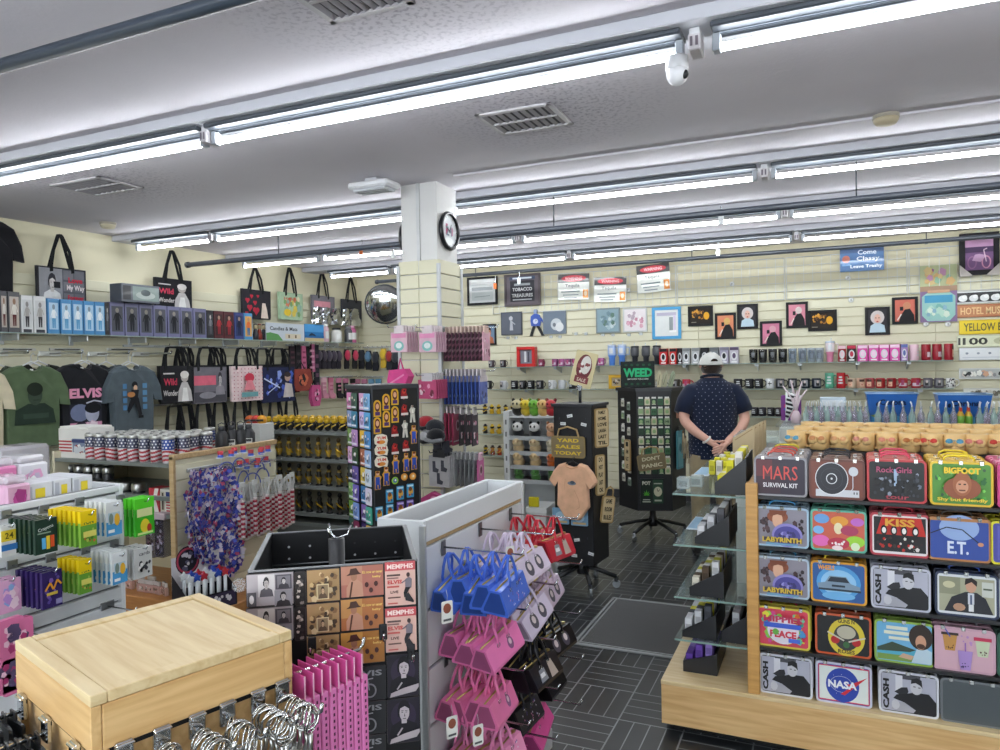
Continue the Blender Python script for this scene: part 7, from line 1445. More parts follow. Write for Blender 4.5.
for i,u in enumerate((.06,.2,.345)):
 loc,rz=cube_on('f',u,CT-.105,0);thing('chrome_hook','chrome hook on the dark-packed side of the birch cube, %s from the left'%ORD[i],'hook',hookp(.12),loc,rz=rz,group='hooks on the dark-packed side',key='chk3')
 if i<2:
  for k in range(6):
   g=G();g.prism(rrect(.1,.15,.006,2,z0=-.16),-.006,0,'#1b1c1f');g.ly=-.006
   for q in range(5):g.line([(-.04,-.04-q*.024),(.0,-.03-q*.024),(.04,-.04-q*.024)],.006,'#46484d')
   q=G();q.box(-.014,-.0035,-.012,.014,.0,.006,'#26272a');loc,rz=cube_on('f',u,CT-.125,.02+.016*k)
   thing('black_pack','black textured pack hanging on the birch cube, %s hook, %s out'%(ORD[i],ORD[k]),'hanging pack',[('pack',g,'gloss'),('hang_tab',q,'gloss')],loc,rz=rz+random.uniform(-.1,.1),group='black packs on the birch cube',key='bpk')
loc,rz=cube_on('b',.365,1.067,0);thing('chrome_hook','chrome hook carrying the hot pink notepads','hook',hookp(.2),loc,rz=rz)
def pad():
 g=G();g.box(-.045,-.018,-.25,.045,0,-.045,'#e583c0',b=.002)
 c=G();c.box(-.045,-.0025,-.06,.045,0,.006,'#d4569a',b=.001);c.box(-.0455,-.003,-.05,-.0445,.0002,.006,'#eab3cf')
 d=G()
 for k in range(13):d.at((-.0455,-.009,-.06-k*.0142),(0,0,-PI/2));d.ly=0;d.rect(-.0022,-.0035,.0022,.0035,'#5c2748')
 return[('pad_body',g,'satin'),('header_card',c,'paper'),('hole',d,'matte')]
for k in range(8):
 loc,rz=cube_on('b',.365,1.05,.022+.0215*k);thing('notepad','hot pink notepad hanging behind the birch cube, %s out from the cube'%ORD[k],'notepad',pad,loc,rz=rz,group='hot pink notepads',key='pad')
RA=math.atan2(.234,.33);RW,RT=.405,1.22;MR=stand_at(-1.268,1.332,RA)
rn=MR.to_3x3()@Vector((0,-1,0));r0=MR@Vector((0,0,0));rt=MR.to_3x3()@Vector((1,0,0))
def rk(x,y,off=.0):
 r=CF+CR*((x-500)/FPX)-CU*((y-375)/FPX);p0=r0+rn*off;t=(p0-C0).dot(rn)/r.dot(rn);q=C0+r*t;return(q-p0).dot(rt),q.z
ps=[]
for bx in((0,0,.2,RW,.012,RT),(0,RW-.012,.2,RW,RW,RT),(0,.0122,.2,.012,RW-.0122,RT),(RW-.012,.0122,.2,RW,RW-.0122,RT)):
 g=G();g.box(*bx,'#141518',b=.002);ps.append(('side_panel',g,'matte'))
g=G();g.ly=RW-.0125
for u in(.06,.12,.25,.31,.37):
 for z in(1.04,1.075,1.11,1.145,1.18):g.disc(u,z,.0035,.0035,'#b9bcc0'if(int(u*100)+int(z*200))%3 else'#2c2d31',8)
ps.append(('perforation',g,'matte'));g=G()
for z in(1.06,1.13):g.tube([(.012,RW-.022,z),(RW-.012,RW-.022,z)],.0022,6,'#8f9296');g.tube([(.02,.012,z-.02),(.02,RW-.012,z-.02)],.0022,6,'#8f9296')
g.tube([(.2,.05,1.02),(.23,RW-.03,1.12)],.003,6,'#a9acb0');ps.append(('wire',g,'steel'));g=G();g.box(.012,.012,.95,RW-.012,RW-.012,.97,'#0f1012');ps.append(('inner_shelf',g,'matte'))
g=G()
for bx in((0,-.001,RT-.002,RW,.006,RT+.002),(0,RW-.004,RT-.002,RW,RW+.001,RT+.002),(-.001,.0,RT-.004,.012,RW,RT+.0025),(RW-.012,0,RT-.004,RW+.001,RW,RT+.0025)):g.box(*bx,'#8a8c8f',b=.001)
ps.append(('rim',g,'steel'));g=G();g.tube([(RW/2,RW/2,.2),(RW/2,RW/2,1.24)],.022,14,'#222327');ps.append(('post',g,'satin'));g=G()
for a in(0,2.1,4.2):g.tube([(RW/2,RW/2,1.24),(RW/2+.03*math.cos(a),RW/2+.03*math.sin(a),1.25),(RW/2+.04*math.cos(a),RW/2+.04*math.sin(a),1.275)],.0028,6,'#c9ccd0')
ps.append(('post_hook',g,'chrome'));g=G();g.box(.03,.03,0,RW-.03,RW-.03,.2,'#1a1b1e',b=.006);ps.append(('base',g,'satin'))
g=G();g.at(rot=(PI/2,0,0));g.lathe([(.016,-.004),(.018,.0),(.016,.004)],14,'#c3c6cc',c=(-.02,1.19,0));ps.append(('round_clip',g,'clear'))
thing('open_rack','open-topped black rack of photo signs between the birch cube and white purse gondola','display stand',ps,(-1.268,1.332,0),rz=RA)
def a_bw(g,a,b,c,d):
 w,h=c-a,d-b;g.rect(a,b,c,d,'#a9a2a8');g.portrait(a+.24*w,b+.28*h,a+.6*w,d-.03*h,'#cfcacc','#b9b2b2','#26242a','#55525a');g.rect(a+.62*w,b+.5*h,c-.03*w,d-.04*h,'#4f4c55');g.portrait(a+.66*w,b+.54*h,c-.06*w,d-.08*h,'#77747c','#c9c4c4','#26242a','#3a3840');g.portrait(a+.6*w,b,c-.02*w,b+.5*h,'#8d8a92','#b9b4b4','#1f1e24','#2a2930');g.rect(a+.03*w,b+.06*h,a+.22*w,b+.5*h,'#4a484f');g.disc(a+.12*w,b+.28*h,.05*w,.14*h,'#c9c4c6',10)
def a_strip(g,a,b,c,d):g.rect(a,b,c,d,'#1f1c1e');g.speck(a,b,c,d,['#8a7f7c','#4a4444','#c9bdb6','#2f2a2a'],26,(c-a)*.22,5)
def a_sep(g,a,b,c,d):
 w,h=c-a,d-b;g.rect(a,b,c,d,'#ab8a5f');g.speck(a,b,c,d,['#6a4f38','#d6bd92','#8a6a48','#4a3a2c','#c9ac7a'],34,.12*w,7);g.rect(a+.3*w,b+.12*h,a+.68*w,b+.6*h,'#d9c49a');g.portrait(a+.33*w,b+.15*h,a+.65*w,b+.57*h,'#8f7a5c','#c9a984','#3a2c22','#5a4634')
def a_cow(hue):
 def f(g,a,b,c,d):
  w,h=c-a,d-b;g.rect(a,b,c,d,hue[0]);g.rect(a,b+.4*h,a+.5*w,d,hue[1]);g.poly([(a+.12*w,b),(a+.52*w,b),(a+.5*w,b+.42*h),(a+.38*w,b+.56*h),(a+.22*w,b+.54*h),(a+.12*w,b+.3*h)],'#b98a72');g.disc(a+.3*w,b+.66*h,.075*w,.14*h,'#a0735a',12);g.poly([(a+.12*w,b+.7*h),(a+.48*w,b+.74*h),(a+.42*w,b+.8*h),(a+.36*w,b+.94*h),(a+.22*w,b+.92*h),(a+.2*w,b+.78*h)],'#4a2f26');g.line([(a+.2*w,b),(a+.26*w,b+.5*h)],.04*w,'#5a3a2e')
  g.text("It's now or never",a+.74*w,b+.74*h,.1*h,'#e6c46a',w=.48*w,bold=.02);g.text('baby',a+.84*w,b+.58*h,.09*h,'#e6c46a',w=.2*w,bold=.02)
  for x,y in((.6,.38),(.82,.4),(.7,.2)):g.disc(a+x*w,b+y*h,.05*w,.09*h,'#4a2a26',7)
 return f
def a_mem(g,a,b,c,d):
 w,h=c-a,d-b;g.rect(a,b,c,d,'#d8b0a4');g.rect(a,b+.8*h,c,d,'#c4565c');g.text('MEMPHIS',a+w/2,b+.84*h,.11*h,'#f0d9d2',w=.86*w,bold=.03);g.text('ELVIS',a+.32*w,b+.5*h,.09*h,'#c8504e',w=.48*w,bold=.04);g.rect(a+.06*w,b+.68*h,a+.5*w,b+.72*h,'#5a4644');g.rect(a+.06*w,b+.62*h,a+.44*w,b+.65*h,'#8a6a64');g.rect(a+.06*w,b+.42*h,a+.46*w,b+.46*h,'#c8605c');g.text('LIVE',a+.3*w,b+.29*h,.06*h,'#4a3634',w=.26*w,bold=.02);g.rect(a+.08*w,b+.18*h,a+.5*w,b+.21*h,'#6a504c');g.rect(a+.08*w,b+.05*h,a+.4*w,b+.08*h,'#c8605c')
 g.disc(a+.76*w,b+.7*h,.06*w,.055*h,'#4a3a3c',12);g.poly([(a+.66*w,b+.4*h),(a+.86*w,b+.4*h),(a+.88*w,b+.6*h),(a+.78*w,b+.65*h),(a+.66*w,b+.6*h)],'#77707a');g.line([(a+.67*w,b+.58*h),(a+.54*w,b+.52*h)],.04*w,'#77707a');g.poly([(a+.62*w,b+.18*h),(a+.84*w,b+.42*h),(a+.66*w,b+.42*h),(a+.6*w,b+.3*h)],'#1c1a20');g.poly([(a+.66*w,b+.12*h),(a+.92*w,b+.06*h),(a+.94*w,b+.1*h),(a+.76*w,b+.3*h),(a+.64*w,b+.24*h)],'#221f26')
def a_port(g,a,b,c,d):
 w,h=c-a,d-b;g.rect(a,b,c,d,'#221d2a');g.disc(a+.5*w,b+.6*h,.4*w,.34*h,'#33283f');g.portrait(a-.06*w,b+.12*h,c+.1*w,d+.06*h,None,'#cbc0c6','#0f0e13','#17151c',off=0);g.poly([(a+.06*w,b+.02*h),(a+.9*w,b+.12*h),(c,b+.22*h),(c,b+.3*h),(a+.5*w,b+.22*h),(a+.1*w,b+.12*h)],'#b9aeb4');g.line([(a+.3*w,b+.2*h),(a+.46*w,b+.36*h)],.05*w,'#b9aeb4')
def a_moto(g,a,b,c,d):
 w,h=c-a,d-b;g.rect(a,b,c,d,'#26272b');g.text('ELVIS',a+w/2,b+.72*h,.18*h,'#8f9196',w=.84*w,bold=.03);g.ring(a+.62*w,b+.28*h,.16*w,.22*h,.04*w,'#8a8c92');g.ring(a+.28*w,b+.26*h,.13*w,.19*h,.04*w,'#6a6c72');g.poly([(a+.3*w,b+.3*h),(a+.52*w,b+.3*h),(a+.62*w,b+.56*h),(a+.42*w,b+.5*h)],'#55575d');g.line([(a+.6*w,b+.3*h),(a+.56*w,b+.64*h),(a+.7*w,b+.66*h)],.03*w,'#a0a2a8')
cows=[('#a96a5c','#b5806a'),('#a86a3c','#bb8a4f'),('#a8702f','#c08f45')]
sg=[((246,573,294,606),a_bw,'grey collage of portraits, upper left of the photo signs'),((246,607,294,641),a_bw,'grey collage of portraits, just above the birch cube corner'),((294.5,572,306,606),a_strip,'narrow dark crowd picture between the grey and sepia signs, upper'),((294.5,607,306,641),a_strip,'narrow dark crowd picture between the grey and sepia signs, lower'),
((306.5,569,340,602),a_sep,'sepia collage sign, topmost of three'),((306.5,603,340,634),a_sep,'sepia collage sign, middle of three'),((306.5,635,340,667),a_sep,'sepia collage sign, lowest of three, behind the notepads'),((340.5,565,384,597),a_cow(cows[0]),'reddish brown cowboy sign, topmost of three'),((340.5,598,384,630),a_cow(cows[1]),'orange-brown cowboy sign, middle of three'),((340.5,631,385,664),a_cow(cows[2]),'golden brown cowboy sign, lowest of three'),
((384.5,561,416,606),a_mem,'pink concert poster sign with a dancing man, upper one'),((385,607,417,652),a_mem,'pink concert poster sign with a dancing man, lower one'),((387,654,419,697),a_port,'dark portrait sign of a man with swept hair, upper one'),((387,698,420,743),a_port,'dark portrait sign of a man with swept hair, lower one'),((344,667,386,701),a_moto,'charcoal motorcycle sign, topmost of three'),((344,702,386,735),a_moto,'charcoal motorcycle sign, middle of three'),((344,736,386,770),a_moto,'charcoal motorcycle sign, lowest of three')]
for(x0,y0,x1,y1),fn,lb in sg:
 xm,ym=(x0+x1)/2,(y0+y1)/2;u0,u1=rk(x0,ym,.008)[0],rk(x1,ym,.008)[0];zt,zb=rk(xm,y0,.008)[1],rk(xm,y1,.008)[1];w,h=u1-u0,zt-zb
 g=G();g.prism(rrect(w,h,.004,2),-.005,0,'#3a3638');g.ly=-.005;fn(g,-w/2+.0015,.0015,w/2-.0015,h-.0015);lp=G();lp.tube([(-w*.3,-.006,h-.006),(-w*.3,-.006,h-.03)],.0015,5,'#c9ccd0')
 thing('photo_sign',lb,'sign',[('photo_sign',g,'tin')],on(MR,(u0+u1)/2,-.002,zb),rz=RA,group='photo signs on the black rack')
for i,(x,y)in enumerate(((383,632),(411,652),(312,645))):
 u,z=rk(x,y,.01);q=G();q.tube([(0,0,0),(0,-.06,.0),(0,-.075,.02)],.003,6,'#d9dcdf');b=G();b.box(-.01,-.004,-.02,.01,0,.02,'#1a1b1e',b=.002)
 thing('peg_hook','bent chrome peg on the black rack, %s'%('by the cowboy signs','under the concert posters','beside the sepia signs')[i],'hook',[('rod',q,'chrome'),('bracket',b,'satin')],on(MR,max(.02,min(RW-.02,u)),-.008,z),rz=RA,group='pegs on the black rack')
QX0,QX1,QY0,QY1,QT=-1.425,-1.24,2.115,3.0,1.18
ps=[];g=G();g.box(QX1-.02,QY0+.022,QT-.075,QX1,QY1-.02,QT,'#dfe2e5',b=.003);ps.append(('fascia',g,'laminate'));g=G();g.box(QX0,QY0+.022,QT-.075,QX0+.02,QY1-.02,QT,'#dfe2e5',b=.003);ps.append(('fascia',g,'laminate'))
g=G();g.box(QX0+.0,QY0,0,QX1,QY0+.02,QT,'#d3d6d9',b=.002);ps.append(('end_panel',g,'laminate'));g=G();g.box(QX0,QY1-.018,0,QX1+.004,QY1,QT,'#dfe2e5',b=.002);ps.append(('end_panel',g,'laminate'))
g=G();g.box(QX1-.016,QY0+.022,QT-.088,QX1-.004,QY1-.02,QT-.0755,'#a9855c');g.box(QX1-.004,QY0+.022,QT-.079,QX1,QY1-.02,QT-.0755,'#5a4632');ps.append(('slot_strip',g,'pine'))
g=G();zz=[.1,.27,.47,.67,.87,QT-.09]
for a,b in zip(zz,zz[1:]):g.box(QX1-.016,QY0+.022,a+.006,QX1-.002,QY1-.02,b-.004,'#d9dce1',b=.002)
ps.append(('slatwall_panel',g,'laminate'));g=G();g.box(QX0+.004,QY0+.021,.05,QX1-.017,QY1-.019,QT-.09,'#3f4043');ps.append(('core',g,'laminate'));g=G();g.box(QX0-.02,QY0,0,QX1+.12,QY1,.09,'#c9ccd0',b=.004);ps.append(('base',g,'laminate'))
g=G();g.box(QX1-.012,QY0-.012,0,QX1+.012,QY0+.001,QT-.01,'#c3c6ca',b=.003);ps.append(('corner_post',g,'steel'))
thing('white_gondola','white slatwall gondola in the middle of the photo, hung with mini handbags','display unit',ps)
def purse(pr):
 """a small barrel handbag: body along local x, zip on the ridge, two hoop handles"""
 def f():
  L,w,h=.2,.048,.082;pf=[(-w,0),(w,0),(w*1.02,.012),(w*.42,h),(-w*.42,h),(-w*1.02,.012)]
  b=G();n=len(pf);b.add([(x,y,z)for x in(-L/2,L/2)for y,z in pf],[tuple(range(n)),tuple(range(2*n-1,n-1,-1))]+[(i,i+n,(i+1)%n+n,(i+1)%n)for i in range(n)],None)
  for s in(-1,1):
   b.add([(s*(L/2+.0006),y*.78,.008+z*.82)for y,z in pf],[tuple(range(n))if s<0 else tuple(range(n))[::-1]],.45)
  def q2(u,v):return u,-w*(1.02-.6*(v-.012)/(h-.012))-.0008,v
  def patch(pts,c,off=0):b.add([(q2(u,v)[0],q2(u,v)[1]-off,v)for u,v in pts],[tuple(range(len(pts)))],c)
  if pr=='photo':
   for k in(-1,1):cx=k*.036;patch([(cx+.024*math.cos(a),.045+.028*math.sin(a))for a in[2*PI*i/14 for i in range(14)]],'#55505e');patch([(cx+.012*math.cos(a),.05+.014*math.sin(a))for a in[2*PI*i/10 for i in range(10)]],'#d9ccd0',.0006)
  if pr=='pale':patch([(.012,.014),(.062,.014),(.05,.07),(.02,.07)],'#b9a9a0');patch([(-.06,.02),(-.01,.02),(-.012,.06),(-.05,.06)],'#8d8f98');patch([(-.052,.034),(-.02,.034),(-.02,.048),(-.05,.048)],'#e3e4e8',.0006)
  if pr=='speck':
   r_=random.Random(4)
   for k in range(26):u,v=r_.uniform(-.068,.068),r_.uniform(.012,.078);patch([(u,v),(u+.007,v+.001),(u+.004,v+.007)],('#e6e3f0','#5a4a9a','#d98ab8')[k%3])
  if pr=='bow':patch([(.03+.016*math.cos(a),.045+.02*math.sin(a))for a in[2*PI*i/12 for i in range(12)]],'#8e5a86');patch([(.03+.008*math.cos(a),.05+.01*math.sin(a))for a in[2*PI*i/10 for i in range(10)]],'#e3c0d0',.0006)
  z=G();z.tube([(-L/2+.004,0,h+.001),(L/2-.004,0,h+.001)],.0035,6,'#b9a66a');z.box(L/2-.02,-.006,h,L/2-.012,.006,h+.008,'#d3c48a');o=[('bag_body',b,'gloss'),('zip',z,'metal')]
  for s in(-1,1):
   q=G();q.tube([(-.03,s*w*.55,h*.82),(-.03,s*w*.5,h+.012),(-.028,s*.012,h+.05),(-.016,s*.006,h+.078),(0,s*.004,h+.086),(.016,s*.006,h+.078),(.028,s*.012,h+.05),(.03,s*w*.5,h+.012),(.03,s*w*.55,h*.82)],.0055,6,None);o.append(('handle',q,'gloss'))
  r=G()
  for u in(-.03,.03):r.tube([(u+.008*math.cos(a),-w*.58,h*.82+.008*math.sin(a))for a in[2*PI*k/10 for k in range(10)]],.0018,5,'#c9cbc8',closed=True)
  o.append(('ring',r,'chrome'));return o
 return f
def ptag():
 g=G();g.prism(rrect(.034,.06,.004,2,z0=-.07),-.001,0,'#dcdcd8');g.ly=-.001;g.disc(0,-.03,.012,.014,'#8a5040',12);g.rect(-.012,-.064,.012,-.058,'#55565a');q=G();q.tube([(0,0,-.012),(.002,0,.004),(0,.003,.02)],.0008,4,'#bbb');return[('swing_tag',g,'paper'),('string',q,'gloss')]
LV=[1.063,.866,.667,.468,.29];YS=[2.25,2.55,2.85]
PB={(0,0):(5,'#4a70d6','speck','royal blue glittery'),(0,1):(4,'#d9cbe0','photo','lilac photo-printed'),(0,2):(4,'#c02c3c','pale','red'),(1,0):(4,'#ee7fba','bow','hot pink'),(1,1):(4,'#d9cde4','photo','pale lilac photo-printed'),(1,2):(3,'#d6c3d9','photo','lilac-white photo-printed'),
(2,0):(4,'#ea7cb0','bow','rose pink'),(2,1):(5,'#1d1c21','pale','black and grey printed'),(2,2):(4,'#17171b','photo','black'),(3,0):(4,'#ea94c0','speck','pink speckled'),(3,1):(3,'#2a2a30','speck','shiny black'),(3,2):(3,'#131317',None,'plain black'),(4,0):(3,'#ee72b4','speck','low hot pink'),(4,1):(2,'#ea5aa4',None,'plain magenta'),(4,2):(2,'#e85aa8',None,'bright pink')}
VN=['top','second','third','fourth','lowest'];HN=['near','middle','far']
for(lv,hk),(n,c,pr,wd_)in PB.items():
 y=YS[hk]+.03*(lv%2);z=LV[lv]
 q=G();q.tube([(0,0,0),(0,-.3,0),(0,-.31,.02)],.0035,6,'#d3d6d9');r=G();r.box(-.014,-.005,-.03,.014,0,.025,'#77797d',b=.002)
 thing('peg_hook','chrome peg for mini handbags, %s row, %s one'%(VN[lv],HN[hk]),'hook',[('rod',q,'chrome'),('bracket',r,'steel')],(QX1,y,z),rz=R90,group='pegs on the handbag gondola',key='qpeg')
 for k in range(n):
  sc_=1.0
  thing('mini_handbag','%s mini handbag, %s row, %s peg, %s'%(wd_,VN[lv],HN[hk],'outermost'if k==n-1 else'%s from the panel'%ORD[k]),'handbag',purse(pr),(QX1+.062+.045*k,y+random.uniform(-.012,.012),z-.164+random.uniform(-.006,.002)),rot=(random.uniform(-.12,.12),random.uniform(-.3,.05),R90+random.uniform(-.22,.12)),group='mini handbags on the white gondola',color=c,key='purse%s'%pr)
for i,(x,y,lv)in enumerate(((447,612,1),(452,727,3),(478,735,3),(510,555,0))):
 p=P(x,y,X=QX1+(.3,.3,.32,.26)[i]);thing('swing_tag','white swing tag among the mini handbags, %s'%('near the hot pink ones','under the rose pink ones','low by the speckled ones','by the red ones')[i],'tag',ptag,(p.x,p.y,p.z+.04),rz=R90-.6,group='swing tags among the handbags',key='ptag')
# LUNCHBOX FIXTURE
BY,BX0,BX1,BZ=3.312,-.70,.96,.243
ps=[];g=G();g.prism([(BX0+.0,.045),(BX1,.045),(BX1,BZ-.018),(BX0,BZ-.018)],BY,BY+.018,'#fff');ps.append(('base_front',g,'birch'))
g=G();g.box(BX0,BY+.0185,.045,BX0+.018,BY+.8,BZ-.0185,'#fff');ps.append(('base_side',g,'birch'));g=G();g.box(BX0-.002,BY-.002,BZ-.018,BX1,BY+.82,BZ,'#fff',b=.002);ps.append(('base_top',g,'birchtop'))
g=G();g.box(BX0+.04,BY+.06,0,BX1-.04,BY+.78,.045,'#141416');ps.append(('toe_kick',g,'matte'))
g=G();g.box(-.322,BY+.006,BZ,-.272,BY+.06,1.165,'#fff',b=.003);g.box(-.315,BY+.06,BZ,-.28,BY+.5,1.165,'#fff',b=.003);ps.append(('end_post',g,'oak'))
g=G();g.box(BX1-.03,BY+.006,BZ,BX1,BY+.52,1.165,'#fff',b=.003);ps.append(('end_post',g,'oak'))
LZ=[1.112,.892,.672,.452,BZ+.001]
g=G();g.box(-.28,BY+.5,BZ,BX1-.03,BY+.52,1.2,'#17181b');ps.append(('back_panel',g,'matte'))
for z in LZ[:4]:g=G();g.box(-.279,BY+.02,z-.016,BX1-.031,BY+.5,z-.001,'#1a1b1e',b=.002);ps.append(('shelf_board',g,'satin'))
g=G();g.box(-.28,BY+.52,BZ,BX1,BY+.8,1.258,'#2a2b2e',b=.003);ps.append(('upper_tier',g,'satin'))
thing('lunchbox_fixture','wood-based display fixture filled with lunchboxes at the right','display unit',ps)
def box_body(w,h,d,rim,inset,base,clip='#d9dbd8'):
 def f():
  b=G();o=rrect(w,h,.016,4);b.prism(o,-d,0,base,rim);b.prism(rrect(w+.003,h+.003,.017,4,z0=-.0015),-d-.003,-d+.008,rim);b.prism(rrect(w+.003,h+.003,.017,4,z0=-.0015),-d*.5-.003,-d*.5+.003,rim)
  b.ly=-d-.003
  if inset:b.poly(rrect(w-.014,h-.014,.011,4,z0=.007),inset)
  hd=G();hd.tube([(-.052,-d*.45,h+.002),(-.05,-d*.45,h+.012),(-.03,-d*.45,h+.02),(.03,-d*.45,h+.02),(.05,-d*.45,h+.012),(.052,-d*.45,h+.002)],.0045,6,None)
  o_=[('tin_body',b,'tin'),('handle',hd,'gloss')]
  for x in(-.07,.0,.07):q=G();q.box(x-.008,-d-.005,h-.012,x+.008,-d+.006,h+.006,clip,b=.002);o_.append(('latch',q,'chrome'))
  return o_
 return f
def T2(t,x,y,s,c,w=None,b=.02,al='c',r=0):return lambda g,W,h:g.text(t,x*W,y*h,s*h,c,w=w*W if w else None,bold=b,al=al,rot=r)
def D2(x,y,rx,ry,c,n=18):return lambda g,W,h:g.disc(x*W,y*h,rx*W,ry*h,c,n)
def R2(x0,y0,x1,y1,c):return lambda g,W,h:g.rect(x0*W,y0*h,x1*W,y1*h,c)
def Q2(pts,c):return lambda g,W,h:g.poly([(x*W,y*h)for x,y in pts],c)
def S2(x0,y0,x1,y1,cs,n,s,sd=1):return lambda g,W,h:g.speck(x0*W,y0*h,x1*W,y1*h,cs,n,s*W,sd)
def G2(x,y,rx,ry,t,c):return lambda g,W,h:g.ring(x*W,y*h,rx*W,ry*h,t*W,c)
def L2(pts,w,c):return lambda g,W,h:g.line([(x*W,y*h)for x,y in pts],w*W,c)
cash=[R2(-.46,.06,.46,.94,'#b3b4c4'),R2(-.2,.84,.2,.94,'#4a4a52'),R2(-.22,.5,-.1,.92,'#dcdce4'),Q2([(-.24,.52),(-.06,.4),(0,.56),(-.02,.66),(-.12,.64)],'#2a2a30'),Q2([(-.1,.06),(.46,.06),(.46,.38),(.34,.56),(.1,.56),(-.05,.5),(-.2,.46),(-.26,.36),(-.1,.3)],'#1b1b1f'),D2(.13,.68,.1,.17,'#c9c9d0'),Q2([(.04,.76),(.05,.87),(.14,.91),(.22,.87),(.235,.68),(.2,.74),(.12,.79)],'#17171b'),Q2([(-.3,.1),(-.2,.28),(-.08,.3),(.12,.14),(.08,.07),(-.2,.07)],'#a9a9b4'),D2(-.22,.22,.07,.12,'#c9c9d0',10),R2(.08,.69,.12,.71,'#26262b'),R2(.16,.68,.2,.7,'#26262b'),T2('CASH',-.33,.1,.13,'#121215',.58,.05,'l',PI/2)]
lab=[R2(-.46,.06,.46,.94,'#8f8a96'),S2(-.44,.3,-.2,.8,['#4a3438','#5d454a','#382a30'],16,.06,2),S2(.15,.3,.44,.8,['#4a3438','#5a4448','#2f262c'],16,.06,3),D2(-.08,.78,.2,.16,'#8a4a30'),D2(-.08,.7,.1,.2,'#d9a98c'),Q2([(-.24,.94),(.1,.94),(.06,.8),(-.08,.84),(-.22,.78)],'#7a3f28'),D2(.1,.32,.29,.3,'#8e86c9',24),D2(.1,.3,.25,.25,'#4f4a94',24),S2(-.1,.2,.3,.46,['#3a3570','#9a94d6','#6f68b4'],16,.05,4),R2(-.36,.14,.38,.26,'#4a4038'),T2('LABYRINTH',0,.14,.13,'#d9b83c',.74,.04),R2(-.3,.07,.3,.12,'#6fa0c4')]
